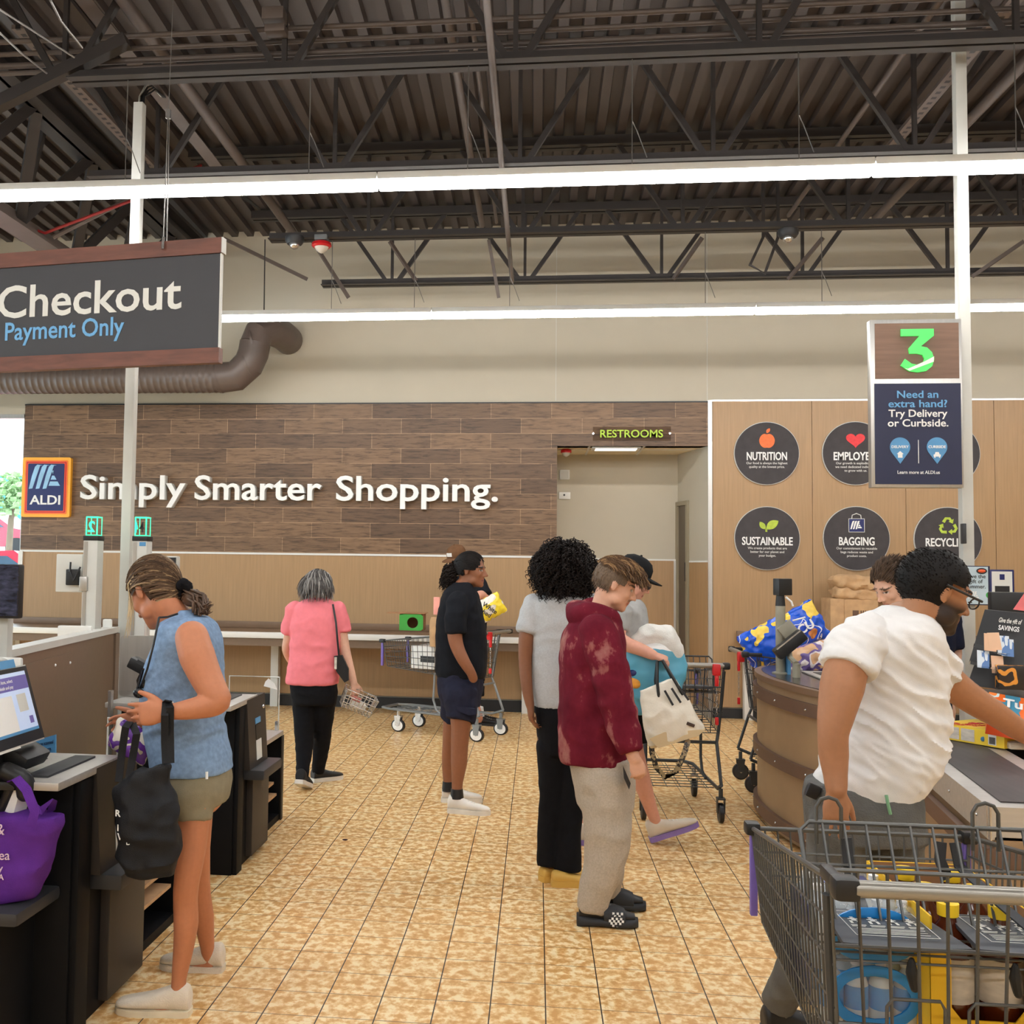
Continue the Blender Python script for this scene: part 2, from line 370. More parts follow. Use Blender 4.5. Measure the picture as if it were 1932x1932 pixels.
# back wall with the restroom opening and the window opening cut out of it
k = MB()
k.b2((-9, YW, 3.53), (10, YW+.2, 5.7)); k.b2((-9, YW, 3.42), (-6.2, YW+.2, 3.53)); k.b2((-9, YW, 0), (-6.2, YW+.2, .75)); k.b2((-9, YW, .75), (-8.6, YW+.2, 3.42))
k.b2((-6.2, YW+.02, 0), (.22, YW+.2, 3.53)); k.b2((.22, YW+.02, 3.03), (1.9, YW+.2, 3.53)); k.b2((1.9, YW+.02, 0), (10, YW+.2, 3.53))
struct(k.build('wall_back', 'cream', smooth=False))
k = MB(); k.b2((-6.2, YW-.012, 1.765), (.22, YW+.02, 3.52)); k.b2((.22, YW-.012, 3.027), (1.9, YW+.02, 3.52))
o = k.build('wall_back_tiles', 'planks', smooth=False); struct(o, 'dark wood plank tiles across the back wall behind the white slogan')
# origin of the plank pattern must be the room's own origin
for v in o.data.vertices: v.co += o.location
o.location = (0, 0, 0)
struct(MB().b2((-6.2, YW-.012, .14), (.2, YW+.02, 1.745)).build('wall_back_panel', 'laminate', smooth=False), 'light wood panelling below the dark plank tiles')
k = MB(); xs = [1.95, 3.03, 4.02, 4.95, 6.1, 7.2, 8.3, 9.4, 10]
for a, b_ in zip(xs, xs[1:]): k.b2((a+.0025, YW-.012, .12), (b_-.0025, YW+.02, 3.53))
struct(k.build('wall_back_panel', 'laminate', smooth=False), 'tall light wood panelling behind the round black signs')
struct(MB().b2((-6.2, YW-.022, 1.745), (.22, YW+.02, 1.768)).build('trim_1', 'white', smooth=False))
k = MB(); k.b2((1.9, YW-.022, 0), (1.945, YW+.02, 3.545)); k.b2((1.945, YW-.02, 3.53), (10, YW+.02, 3.55)); struct(k.build('trim_2', 'alu', smooth=False))
struct(MB().b2((-6.2, YW-.02, 3.52), (1.9, YW+.02, 3.535)).build('trim_3', 'black', smooth=False))
k = MB(); k.b2((-9, YW-.025, 0), (.2, YW, .125)); k.b2((1.95, YW-.025, 0), (10, YW, .105)); struct(k.build('baseboard_back', 'base', smooth=False))
k = MB(); 
for xs_ in (.2, 1.895): k.b2((xs_-.0035, YW-.003, 3.55), (xs_+.0035, YW, 5.6))
struct(k.build('trim_4', 'offwhite', smooth=False))
# other walls
k = MB(); k.b2((-9.2, -6, 0), (-9, YW, .6)); k.b2((-9.2, -6, 3.4), (-9, YW, 6.5)); k.b2((-9.2, -6, .6), (-9, 1, 3.4)); k.b2((-9.2, 11.2, .6), (-9, YW, 3.4)); struct(k.build('wall_left', 'cream', smooth=False))
struct(MB().b2((10, -6, 0), (10.2, YW+.2, 6.5)).build('wall_right', 'cream', smooth=False))
struct(MB().b2((-9, -6.2, 0), (10, -6, 6.5)).build('wall_front', 'cream', smooth=False))
def window(name, a, b, n, axis):
    k = MB(); w_ = .05
    def seg(p, q): k.b2(p, q)
    lo, hi = a, b
    for i in range(n+1):
        t = lo[axis]+(hi[axis]-lo[axis])*i/n; p = list(lo); q = list(hi); p[axis] = t-w_/2; q[axis] = t+w_/2; seg(p, q)
    for z in (lo[2]+w_/2, hi[2]-w_/2):
        p = list(lo); q = list(hi); p[2] = z-w_/2; q[2] = z+w_/2; seg(p, q)
    o = k.build(name, 'alu', smooth=False); struct(o)
    p = list(lo); q = list(hi); oth = 1-axis; mid = (lo[oth]+hi[oth])/2; p[oth] = mid-.004; q[oth] = mid+.004
    MB().b2(p, q).build('pane', 'glass', o, smooth=False)
window('window_1', (-8.6, YW+.02, .75), (-6.2, YW+.1, 3.42), 2, 0)
window('window_2', (-9.12, 1, .6), (-9.04, 11.2, 3.4), 6, 1)
struct(MB().b2((-6.215, YW-.03, 0), (-6.16, YW-.005, 1.755)).build('trim_5', 'white', smooth=False))
# restroom alcove
ya = 12.66
k = MB(); k.b2((.1, ya, 0), (1.9, ya+.1, 3.1)); k.b2((.12, YW+.2, 0), (.2, ya, 3.1))
k.prism([(1.9, YW+.0, 0), (2.0, YW+.0, 0), (2.0, ya, 0), (1.69, ya, 0)], (0, 0, 3.05)); struct(k.build('wall_alcove', 'cream', smooth=False), 'cream walls of the restroom passage')
k = MB(); k.b2((.1, YW-.0, 3.03), (1.98, ya+.1, 3.08)); struct(k.build('ceiling_alcove', pm('alcove_ceiling_tile', S(226, 214, 186), .8, var=.03), smooth=False), 'cream ceiling tiles of the restroom passage')
k = MB()
for x in (.585, 1.2): k.b2((x-.012, YW+.02, 3.024), (x+.012, ya, 3.03))
k.b2((.2, YW+.36, 3.024), (1.8, YW+.384, 3.03)); struct(k.build('trim_6', 'white', smooth=False))
struct(MB().b2((.2, ya-.014, .1), (1.64, ya, 1.74)).build('wall_alcove_panel', 'laminate', smooth=False), 'light wood panelling at the back of the restroom passage')
struct(MB().b2((.2, ya-.02, 1.74), (1.69, ya, 1.76)).build('trim_7', 'white', smooth=False))
struct(MB().b2((1.64, ya-.022, 0), (1.668, ya, 1.74)).build('trim_8', 'alu', smooth=False))
dirw = V((1.9-1.69, YW-ya, 0)).normalized(); nw = V((-dirw.y, dirw.x, 0)); nw = nw if nw.x < 0 else -nw
def aw(s, z, d=0): return V((1.69, ya, z)) + dirw*s + nw*d
def wallbox(k, s0, s1, z0, z1, d0, d1):
    k.prism([aw(s0, z0, d0), aw(s1, z0, d0), aw(s1, z0, d1), aw(s0, z0, d1)], (0, 0, z1-z0))
LA = V((1.9-1.69, YW-ya, 0)).length
k = MB(); wallbox(k, .40, LA, .1, 1.72, 0, .012); struct(k.build('wall_alcove_panel', 'laminate', smooth=False), 'light wood panelling on the side wall of the restroom passage')
k = MB(); wallbox(k, .40, LA, 1.72, 1.74, 0, .016); struct(k.build('trim_9', 'white', smooth=False))
d = MB(); wallbox(d, .0, .05, 0, 2.45, 0, .03); wallbox(d, .32, .37, 0, 2.45, 0, .03); wallbox(d, .05, .32, 2.4, 2.45, 0, .03)
dr = d.build('door_1', pm('taupe_frame', S(150, 140, 118), .5, var=.03), smooth=False); struct(dr)
d = MB(); wallbox(d, .05, .32, 0.02, 2.4, -.02, .006); d.build('leaf', pm('taupe_door', S(98, 88, 74), .5, var=.04), dr, smooth=False)
d = MB(); wallbox(d, .30, .325, 1.5, 1.72, .0, .034); d.build('hinge', 'darkgrey', dr, smooth=False)
# alcove fittings
t = thing('ceiling_light', 'square recessed ceiling light in the restroom passage', 'ceiling light', (.9, YW+.2, 3.0))
k = MB(); k.b2((.62, YW+.06, 3.012), (1.17, YW+.345, 3.03), .004); k.build('frame', 'white', t)
MB().b2((.66, YW+.09, 3.008), (1.13, YW+.32, 3.014)).build('diffuser', 'panelglow', t, smooth=False)
t = thing('alarm_strobe', 'red and white fire alarm strobe on the ceiling of the restroom passage', 'fire alarm', (.33, YW+.32, 2.96))
MB().lathe([(.062, 0), (.062, .03), (.05, .04)], (.33, YW+.32, 2.985)).build('base', 'red', t)
MB().lathe([(.01, -.045), (.035, -.03), (.052, 0)], (.33, YW+.32, 2.985)).build('lens', pm('strobe_lens', S(190, 186, 176), .2), t)
t = thing('speaker_box', 'small grey speaker plate high on the passage wall', 'wall plate', (.33, ya, 2.72))
MB().b2((.27, ya-.03, 2.72), (.39, ya, 2.84), .006).build('housing', 'white', t); MB().b2((.285, ya-.034, 2.735), (.375, ya-.028, 2.825)).build('grille', 'offwhite', t)
t = thing('wall_plate', 'cream rectangular plate with a round button on the passage wall', 'wall plate', (.33, ya, 2.47))
MB().b2((.26, ya-.02, 2.48), (.4, ya, 2.565), .004).build('plate', 'white', t); MB().cyl((.325, ya-.03, 2.53), (.325, ya-.015, 2.53), .012).build('button', 'darkgrey', t)
# ------------------------------------------------------------------ outside, seen through the window
struct(MB().prism([(-60, YW+.3, -.1), (-60, 70, 5.7), (-60, 70, 5.5), (-60, YW+.3, -.3)], (58, 0, 0)).build('ground', pm('asphalt', S(170, 170, 172), .9, var=.1)), 'pale car park outside the window')
tag(MB().b2((-40, 44, 3.1), (-8, 50, 5.6), .1).build('warehouse', pm('teal_cladding', S(70, 150, 160), .6, var=.05)), 'long low teal building beyond the car park', 'building')
t = thing('parking_lot_tree', 'small leafy tree outside by the teal building', 'tree', (-14.6, 27, 1.4))
MB().tube([(-14.6, 27, 1.4), (-14.55, 27, 2.8), (-14.5, 27.1, 3.4)], [.1, .08, .04]).build('trunk', pm('bark', S(110, 96, 80), .9), t)
k = MB()
for i in range(260):
    a = random.random()*6.28; r = .62*random.random()**.4; zz = random.uniform(-1, 1); q = math.sqrt(1-zz*zz)
    c = V((-14.6+r*q*math.cos(a), 27+r*q*math.sin(a), 3.5+r*zz)); k.box(c, (.17, .02, .13), Mx.Rotation(random.random()*6, 3, 'Z') @ Mx.Rotation(random.random()*3, 3, 'X'))
k.build('foliage', pm('tree_leaves', S(140, 170, 120), .8, var=.25), t, smooth=False)
def car(label, x, y, rz, sc_=1.):
    t = thing('car', label, 'car', (0, 0, 0))
    prof = [(-2.1, .35), (-2.15, .75), (-1.6, .9), (-1.0, 1.4), (.5, 1.45), (1.2, .95), (2.1, .8), (2.15, .4)]
    MB().prism([(a, -.85, b) for a, b in prof], (0, 1.7, 0)).build('body', pm('car_red', S(196, 40, 66), .3, var=.03, coat=.5), t, ang=25)
    MB().prism([(-.95, -.87, .95), (-.75, -.87, 1.33), (.4, -.87, 1.36), (.95, -.87, .97)], (0, 1.74, 0)).build('side_window', pm('car_window', S(60, 80, 100), .1), t)
    for a in (-1.35, 1.35):
        for b in (-.8, .8): MB().cyl((a, b-.12, .33), (a, b+.12, .33), .33, n=20).build('wheel', 'black', t)
    place(t, (x, y, -.1+(y-12)*.1), rz)
car('dark red car parked outside, nearest the window', -9.3, 16.6, .35)
car('red car farther off in the car park, partly behind the window edge', -17.0, 30, .1)
# ------------------------------------------------------------------ roof steel
ZB = 4.70; TY = [6.13, 7.74, 9.36, 10.95]; NX = [-1.6+1.447*i for i in range(-4, 8)]
def truss(Y, x0, x1, label, depth=.82):
    t = thing('roof_truss', label, 'roof truss', (0, Y, ZB), 'open web roof trusses across the ceiling')
    zt = 5.6-.03*(Y-9.36)
    for n_, z, dz, xa, xb in (('top_chord', zt-.045, .09, x0-.8, x1), ('bottom_chord', ZB+.035, .07, x0, x1)):
        k = MB()
        for s_ in (-1, 1):
            k.b2((xa, Y+s_*.012, z-dz/2), (xb, Y+s_*.02, z+dz/2)); k.b2((xa, Y+s_*.012, z-dz/2), (xb, Y+s_*.075, z-dz/2+.008) if n_ == 'bottom_chord' else (xb, Y+s_*.075, z+dz/2-.008))
        k.build(n_, 'steelbrown', t, smooth=False)
    for x in NX:
        if x < x0-.1 or x > x1+.1: continue
        for dx, wd in ((-.60, .022), (0, .016), (.60, .022)):
            if not (x0-.8 < x+dx < x1): continue
            k = MB(); k.tube([(x+dx*.09, Y, ZB+.03), (x+dx, Y, zt-.04)], wd*1.35, 4); k.build('web_bar', 'steelbrown', t, smooth=False)
    return t
truss(TY[0], -3.0, 9.9, 'dark roof truss nearest the camera, over the long light')
truss(TY[1], -3.6, 9.9, 'second dark roof truss back, just above the nearest long light')
truss(TY[2], -2.55, 9.9, 'third dark roof truss, above the far light')
truss(TY[3], -2.38, 9.9, 'rearmost roof truss, seen against the cream wall')
# end diagonals of the rear truss
for (a, b_, lab) in (((422, 450), (580, 527), 'long thin brace running down to the left end of the rearmost truss'), ((590, 455), (658, 562), 'brown brace hanging through the rearmost truss below the red alarm'), ((735, 455), (785, 530), 'threaded brown brace across the rearmost truss, left of the middle'), ((922, 452), (941, 562), 'brown brace hanging straight below the middle of the rearmost truss'), ((1325, 448), (1270, 527), 'slanted brown brace in the rearmost truss, right of its middle'), ((1553, 448), (1487, 527), 'slanted brown brace below the ceiling camera'), ((1932, 455), (1834, 522), 'slanted brown brace in the rearmost truss right of the white post')):
    p, q = at(*a, TY[3]-.25), at(*b_, TY[3]-.05)
    tag(MB().tube([p, q], .024, 4).build('sway_brace', 'pipebrown', smooth=False), lab, 'brace', 'sway braces')
# big joist girder on the left
t = thing('joist_girder', 'deep dark girder running towards the back wall at the left', 'girder', (-4, 3, 4.4))
k = MB(); k.b2((-4.12, -4, 5.36), (-3.86, YW-.05, 5.4)); k.b2((-4.0, -4, 5.2), (-3.97, YW-.05, 5.4)); k.b2((-4.12, -4, 5.2), (-3.86, YW-.05, 5.23)); k.build('top_chord', 'steelbrown', t, smooth=False)
k = MB(); k.b2((-4.5, -4, 4.42), (-4.28, YW-.05, 4.45)); k.b2((-4.41, -4, 4.45), (-4.37, YW-.05, 4.56)); k.build('bottom_chord', 'pipebrown', t, smooth=False)
for i in range(8):
    y = 3.9+i*1.05
    for dy in (-.5, .5): MB().tube([(-4.38, y, 4.5), (-4.0, y+dy, 5.25)], .06, 4).build('web_bar', 'steelbrown', t, smooth=False)
    MB().tube([(-4.38, y, 4.5), (-4.2, y, 5.3)], .035, 4).build('web_bar', 'steelbrown', t, smooth=False)
tag(MB().tube([at(-40, 215, 6.13), at(240, 76, 6.1)], .055, 4, flat=(1, 1)).build('knee_brace', 'steelbrown', smooth=False), 'heavy dark knee brace rising to the nearest truss at upper left', 'brace')
# conduits
def slot_mat():
    m, t, b = _mat('slotted_channel_paint'); tc = nd(t, 'ShaderNodeTexCoord'); sp = nd(t, 'ShaderNodeSeparateXYZ'); t.links.new(tc.outputs['Object'], sp.inputs[0]); v = []
    for out, mul, add, thr in ((1, 1/.086, 50, .45), (0, 1/.2, .09, .18)):
        a = nd(t, 'ShaderNodeMath', operation='MULTIPLY_ADD'); a.inputs[1].default_value = mul; a.inputs[2].default_value = add; t.links.new(sp.outputs[out], a.inputs[0]); f = nd(t, 'ShaderNodeMath', operation='FRACT'); t.links.new(a.outputs[0], f.inputs[0]); l = nd(t, 'ShaderNodeMath', operation='LESS_THAN'); l.inputs[1].default_value = thr; t.links.new(f.outputs[0], l.inputs[0]); v.append(l.outputs[0])
    q = nd(t, 'ShaderNodeMath', operation='MULTIPLY'); t.links.new(v[0], q.inputs[0]); t.links.new(v[1], q.inputs[1]); mx = nd(t, 'ShaderNodeMixRGB'); t.links.new(q.outputs[0], mx.inputs[0]); mx.inputs[1].default_value = (*S(96, 84, 78), 1); mx.inputs[2].default_value = (*S(18, 16, 16), 1); t.links.new(mx.outputs[0], b.inputs['Base Color']); return m
M['slotted'] = slot_mat()
def pipe(pts, r, lab, grp='painted conduits along the ceiling', mat='pipebrown', n=10): return tag(MB().tube(pts, r, n).build('conduit', mat), lab, 'conduit', grp)
for i, (z, r) in enumerate(((5.05, .018), (4.965, .016), (4.885, .02), (4.835, .016))):
    pipe([(-4.2, 6.24, z), (9.9, 6.24, z)], r, ['top', 'second', 'third', 'lowest'][i]+' of four level conduits behind the nearest truss')
for x, z, lab, r in ((-2.66, 5.2, 'fat brown pipe running back left of centre', .045), (-.62, 5.22, 'brown channel running back near the middle of the ceiling', .03), (-.47, 5.25, 'thin pipe beside the middle ceiling channel', .017), (-.3, 4.62, 'lower pipe running back past the middle of the ceiling', .022), (3.35, 5.2, 'pipe running back right of the right-hand post', .04), (2.5, 5.25, 'thin pipe running back left of the right-hand post', .022)):
    pipe([(x, -4, z), (x+.02, 10.6, z)], r, lab)
t = thing('cable_tray', 'shallow brown cable tray running back beside the fat pipe', 'cable tray', (-2.84, 3, 5.1))
k = MB(); k.b2((-2.9, 3, 5.12), (-2.78, 9.2, 5.128)); k.b2((-2.9, 3, 5.12), (-2.893, 9.2, 5.16)); k.build('tray', 'pipebrown', t, smooth=False)
for j in range(3): MB().tube([(-2.86+.025*j, 3, 5.138), (-2.86+.025*j, 6, 5.142), (-2.85+.02*j, 9.3, 5.137), (-2.72, 9.6, 5.1)], .011, 6).build('cable', 'black', t)
for x, lab in ((-3.47, 'long slotted channel running back beside the left girder'), (2.92, 'long slotted channel running back left of the right-hand post')):
    t = thing('slotted_channel', lab, 'channel', (x, 8, 5.2), 'slotted channels under the roof deck')
    MB().b2((x-.045, 6.3, 5.17), (x+.045, 9.3, 5.2)).build('channel', 'slotted', t, smooth=False)
tag(MB().tube([at(95, 0, 4.2), at(115, 40, 4.4), at(155, 90, 4.6)], .006, 6).build('hanging_cable', 'wire'), 'pale cable looping down at the top left corner', 'cable')
tag(MB().tube([at(0, 18, 4.8), at(140, 108, 5.7)], .006, 6).build('hanging_cable', 'wire'), 'straight pale cable beside the looping one at top left', 'cable')
tag(MB().tube([at(0, 62, 4.8), at(40, 100, 5.2), at(88, 138, 5.9)], .006, 6).build('hanging_cable', 'wire'), 'thin dark cable over the left girder', 'cable')
tag(MB().tube([at(62, 432, 8.4), at(85, 440, 8.4), at(110, 430, 8.4), at(250, 378, 8.6), at(330, 330, 8.9), at(380, 312, 9.1)], .013, 6).build('red_cable', 'red_wire'), 'red fire alarm cable sagging along the brace at upper left', 'cable')
tag(MB().tube([at(100, 448, 8.45), at(290, 352, 8.65), at(390, 318, 9.15)], .02, 6).build('cable_brace', 'pipebrown'), 'thin brown brace that carries the red cable', 'brace')
# electrical box on the conduits
t = thing('junction_box', 'brown junction box among the conduits at the top', 'junction box', (-1.66, 6.0, 4.95)); MB().b2((-1.72, 6.0, 4.99), (-1.58, 6.1, 5.07), .01).build('box', 'pipebrown', t); MB().b2((-1.7, 6.0, 4.91), (-1.57, 6.1, 4.96), .01).build('lower_box', 'pipebrown', t)
tag(MB().tube([at(500, 452, 9.38), at(498, 600, 9.38)], .006, 6).build('hanging_rod', 'steelbrown'), 'thin dark vertical rod right of the checkout banner', 'rod')
# unistrut bracket below the ceiling camera
pa, pb, pc, pd = at(1440, 447, 10.6), at(1415, 500, 10.6), at(1443, 516, 10.6), at(1468, 447, 10.6)
tag(MB().tube([pa+V((0, 0, .55)), pa, pb, pc, pd, pd+V((0, 0, .55))], .02, 4).build('hanging_bracket', 'steelbrown', smooth=False), 'small U-shaped bracket hanging under the roof left of the ceiling camera', 'bracket')
def dome(p, lab):
    t = thing('ceiling_camera', lab, 'camera', p, 'dome cameras under the third truss'); p = V(p)
    MB().lathe([(.09, .04), (.09, 0), (.07, -.03)], p).build('housing', 'darkgrey', t); MB().ell(p+V((0, 0, -.035)), (.05, .05, .045)).build('dome', 'chrome', t)
dome(at(1487, 442, 9.3), 'dark dome camera under the ceiling, upper right'); dome(at(556, 455, 9.3), 'dark dome camera next to the red fire alarm')
p = at(607, 452, 9.3); t = thing('alarm_strobe', 'red fire alarm strobe hanging under the third truss', 'fire alarm', p)
MB().box(p+V((0, 0, .01)), (.12, .12, .05), bev=.008).build('back_box', pm('grey_box', S(110, 112, 112), .5), t); MB().lathe([(.06, -.02), (.09, -.035), (.095, -.06), (.08, -.075)], p).build('base', 'red', t); MB().lathe([(.07, -.07), (.05, -.105), (.012, -.13)], p).build('lens', pm('clear_lens', S(220, 214, 206), .15, var=.1), t)
# ------------------------------------------------------------------ strip lights
ZL = 3.90
def light(x0, Y, label, wires):
    t = thing('strip_light', label, 'ceiling light', (x0+1.46, Y, ZL), 'suspended linear strip lights'); x1 = x0+2.925
    k = MB(); k.b2((x0, Y-.05, ZL+.09), (x1, Y+.05, ZL+.135), .006); k.build('housing', 'white', t)
    k = MB(); k.b2((x0+.002, Y-.045, ZL+.042), (x1-.002, Y+.045, ZL+.09), .012); k.build('diffuser', 'led', t)
    for x in wires:
        if x0 < x < x1:
            MB().tube([(x, Y, ZB), (x, Y, ZL+.42)], .004, 5).build('suspension_wire', 'wire', t)
            MB().tube([(x-.0, Y, ZL+.12), (x, Y, ZL+.42), (x+.03, Y+.01, ZL+.36), (x+.09, Y+.02, ZL+.2)], .003, 5).build('wire_tail', 'wire', t)
    return t
L0 = [-6.85+2.93*i for i in range(5)]; WX = [-2.62, -1.43, -.44, .55, 1.52, 2.73]; WX2 = [-1.95, -1.16, -.27, 1.5, 2.52, 4.45]
nm = ['leftmost section of', 'section at the left of', 'middle section of', 'section at the right of', 'rightmost section of']
for r, (Y, wx) in enumerate(((6.13, WX), (9.40, WX2), (2.85, [0]), (-.42, [0]), (-3.7, [0]))):
    for i, x0 in enumerate(L0):
        if r == 1 and i == 0: continue
        where = ['the bright light row nearest the camera', 'the far light row by the cream wall', 'the light row overhead', 'the light row behind the camera', 'the rearmost light row behind the camera'][r]
        light(x0, Y, nm[i]+' '+where, wx)
# ------------------------------------------------------------------ posts, duct, hanging banner, wall signs
def post(x, y, z1, lab, w_=.066):
    t = thing('support_post', lab, 'post', (x, y, 0))
    MB().b2((x-w_/2, y-w_/2, 0), (x+w_/2, y+w_/2, z1), .006).build('post', 'offwhite', t)
    MB().b2((x-w_/2-.008, y-w_/2-.008, 0), (x+w_/2+.008, y+w_/2+.008, 1.0), .004).build('sleeve', 'offwhite', t)
    return t
post(-2.69, 6.5, 4.72, 'square white post at the left, passing behind the checkout banner')
post(2.57, 6.5, 5.6, 'square white post at the right beside the number 3 sign')
t = thing('cable_bundle', 'dark cables curving from the top of the left post to the tray', 'cable', (-2.69, 6.5, 4.72))
for i in range(4): MB().tube([(-2.70+.012*i, 6.5, 4.66), (-2.70+.01*i, 6.52, 4.78), (-2.73+.01*i, 6.7, 4.95-.02*i), (-2.80+.01*i, 6.95, 5.08-.015*i), (-2.84+.01*i, 7.3, 5.135)], .007, 6).build('cable', 'black' if i else 'offwhite', t)
t = thing('air_duct', 'round brown spiral duct along the back wall, bending up at its right end', 'duct', (-6, 11.05, 3.5))
pts = []; rs = []
x = -8.98
while x < -3.55: pts += [(x, 11.05, 3.71), (x+.05, 11.05, 3.71), (x+.056, 11.05, 3.71), (x+.069, 11.05, 3.71)]; rs += [.165, .165, .169, .169]; x += .075
MB().tube(pts, rs, 24).build('straight_run', 'ductbrown', t, ang=60)
el = [(-3.56, 11.05, 3.71), (-3.36, 11.05, 3.73), (-3.22, 11.05, 3.86), (-3.17, 11.05, 3.98), (-3.15, 11.05, 4.10)]
MB().tube(el, .172, 24).build('elbow', 'ductbrown', t, ang=20)
MB().tube([(-3.15, 11.05, 4.08), (-3.12, 11.07, 4.2), (-3.03, 11.2, 4.28), (-2.95, 11.42, 4.28), (-2.94, 11.58, 4.28), (-2.94, 11.73, 4.28)], .170, 24).build('wall_elbow', 'ductbrown', t, ang=20)
k = MB()
for i in (0, 2, 4): MB().tube([V(el[i])-V((.012, 0, .004)), V(el[i])+V((.012, 0, .004))], .178, 24).build('joint_band', 'ductbrown', t)

# hanging banner over the self checkouts
Rt, Lt = at(420, 449, 5.3), at(0, 478, 5.5); dx = V((Lt.x-Rt.x, Lt.y-Rt.y, 0)).normalized(); r_ = -dx; nrm = V((r_.y, -r_.x, 0)); Rp = V((Rt.x, Rt.y, 0)); BL = 2.0
ZT, ZBt = 3.385, 2.70
t = thing('hanging_banner', 'wide charcoal hanging banner reading Checkout between two walnut strips', 'sign', (Rp.x-.9, Rp.y+.1, ZBt))
def slab(a, b, z0, z1, d0, d1): return MB().prism([Rp+dx*a+nrm*d0+V((0, 0, z0)), Rp+dx*b+nrm*d0+V((0, 0, z0)), Rp+dx*b+nrm*d1+V((0, 0, z0)), Rp+dx*a+nrm*d1+V((0, 0, z0))], (0, 0, z1-z0))
slab(.01, BL, ZBt+.06, ZT-.06, -.02, .0).build('board', 'slate', t, smooth=False)
slab(.0, BL, ZT-.085, ZT, -.035, .012).build('top_strip', 'walnut', t, smooth=False); slab(.0, BL, ZBt, ZBt+.082, -.035, .012).build('bottom_strip', 'walnut', t, smooth=False)
slab(-.006, 0.0, ZT-.085, ZT, -.035, .012).build('end_cap', 'offwhite', t, smooth=False); slab(.003, .01, ZBt+.08, ZT-.08, -.022, .002).build('edge', 'offwhite', t, smooth=False)
def on_banner(px, py):
    d = CR*((px-795)/1932) - CU*((py-966)/1932) + CF; o_ = V((0, 0, HC)); return o_ + d*((Rp-o_).dot(nrm)/d.dot(nrm))
a, b_ = on_banner(-4, 589), on_banner(342, 583)
text('Checkout', 'lettering', 'lettergrey', t, V((a.x, a.y, b_.z+.006))+nrm*.001, .262, r_, width=(b_-a).length, bold=.014, ext=.001, align='LEFT')
a, b_ = on_banner(10, 635), on_banner(234, 631)
text('Payment Only', 'lettering', 'letterblue', t, V((a.x, a.y, b_.z))+nrm*.001, .145, r_, width=(b_-a).length, bold=.014, ext=.001, align='LEFT', label='sky blue lettering')
wp = on_banner(311, 455); wp.z = ZT
k = MB(); k.tube([wp+V((-.008, 0, -.03)), wp+V((-.002, 0, .7))], .003, 5); k.tube([wp+V((.012, 0, -.03)), wp+V((.006, 0, .7))], .003, 5); k.tube([wp+V((0, 0, .7)), wp+V((.02, 0, 2.2))], .002, 5); k.build('hanging_wire', 'wire', t)
MB().box(wp+V((0, 0, .72)), (.025, .02, .05)).build('clamp', 'chrome', t); MB().tube([wp+V((0, -.02, .02)), wp+V((0, -.03, -.05))], .008, 6).build('hook', 'chrome', t)

# slogan and brand sign
yf = YW-.012
t = thing('wall_slogan', 'big white raised letters reading Simply Smarter Shopping. on the plank tiles', 'sign', (-2.9, yf, 2.38))
for s_, a, b_ in (('Simply', -5.424, -4.127), ('Smarter', -4.016, -2.492), ('Shopping.', -2.322, -.448)):
    text(s_, 'word', 'letterwhite', t, (a, yf-.055, 2.385), .405, width=b_-a, bold=.014, ext=.02, align='LEFT')
    text(s_, 'word_return', 'offwhite', t, (a, yf-.001, 2.385), .405, width=b_-a, bold=.014, ext=.026, align='LEFT')
t = thing('brand_sign', 'upright blue brand sign with yellow and red borders left of the slogan', 'sign', (-5.875, yf, 2.16))
def rrect(x0, x1, z0, z1, r, y0, y1, k=None):
    k = k or MB(); p = []
    for cx, cz, a0 in ((x1-r, z1-r, 0), (x0+r, z1-r, 90), (x0+r, z0+r, 180), (x1-r, z0+r, 270)):
        for i in range(5): a = math.radians(a0+22.5*i); p.append((cx+r*math.cos(a), y0, cz+r*math.sin(a)))
    return k.prism(p[::-1], (0, y1-y0, 0))
for nme, mt, ins, d in (('yellow_border', 'yellow', 0, .05), ('orange_border', pm('deep_orange', S(250, 120, 40), .4), .036, .053), ('red_border', 'red', .052, .056), ('inner_orange', 'orange', .066, .058), ('face', 'navysign', .076, .061)):
    rrect(-6.18+ins, -5.57-ins, 2.162+ins, 2.882-ins, .025-ins*.2, yf-d, yf).build(nme, mt, t, smooth=False)
y0 = yf-.061; k = MB(); ox, oz, u = -5.875, 2.49, .00137
def logo(ox, oz, u, y0, d, yd=-1):
    """three slanted bars and four stacked bars of the brand mark"""
    k = MB()
    for i in range(3):
        x = ox+(-150+i*62)*u*1.03; p = [(x, oz), (x+34*u, oz+4*u), (x+70*u, oz+120*u), (x+98*u, oz+206*u), (x+122*u, oz+210*u), (x+72*u, oz+214*u), (x+52*u, oz+196*u), (x+26*u, oz+116*u)]
        k.prism([(a, y0, b) for a, b in p], (0, yd*d, 0))
    for i, (z0, z1) in enumerate(((28, 66), (82, 118), (132, 162))):
        l0, l1 = 18+z0*.33, 18+z1*.33; r0, r1 = 150-z0*.62, 150-z1*.62
        k.prism([(ox+l0*u, y0, oz+z0*u), (ox+r0*u, y0, oz+z0*u), (ox+(r1)*u, y0, oz+z1*u), (ox+l1*u, y0, oz+z1*u)], (0, yd*d, 0))
    return k
M['logoblue'] = pm('pale_blue_mark', S(150, 196, 230), .4, var=.15, scale=6)
logo(ox, oz+.01, u, y0, .003).build('mark', 'logoblue', t, smooth=False)
text('ALDI', 'name', 'letterwhite', t, (-5.877, y0, 2.315), .155, width=.385, bold=.02, ext=.002)

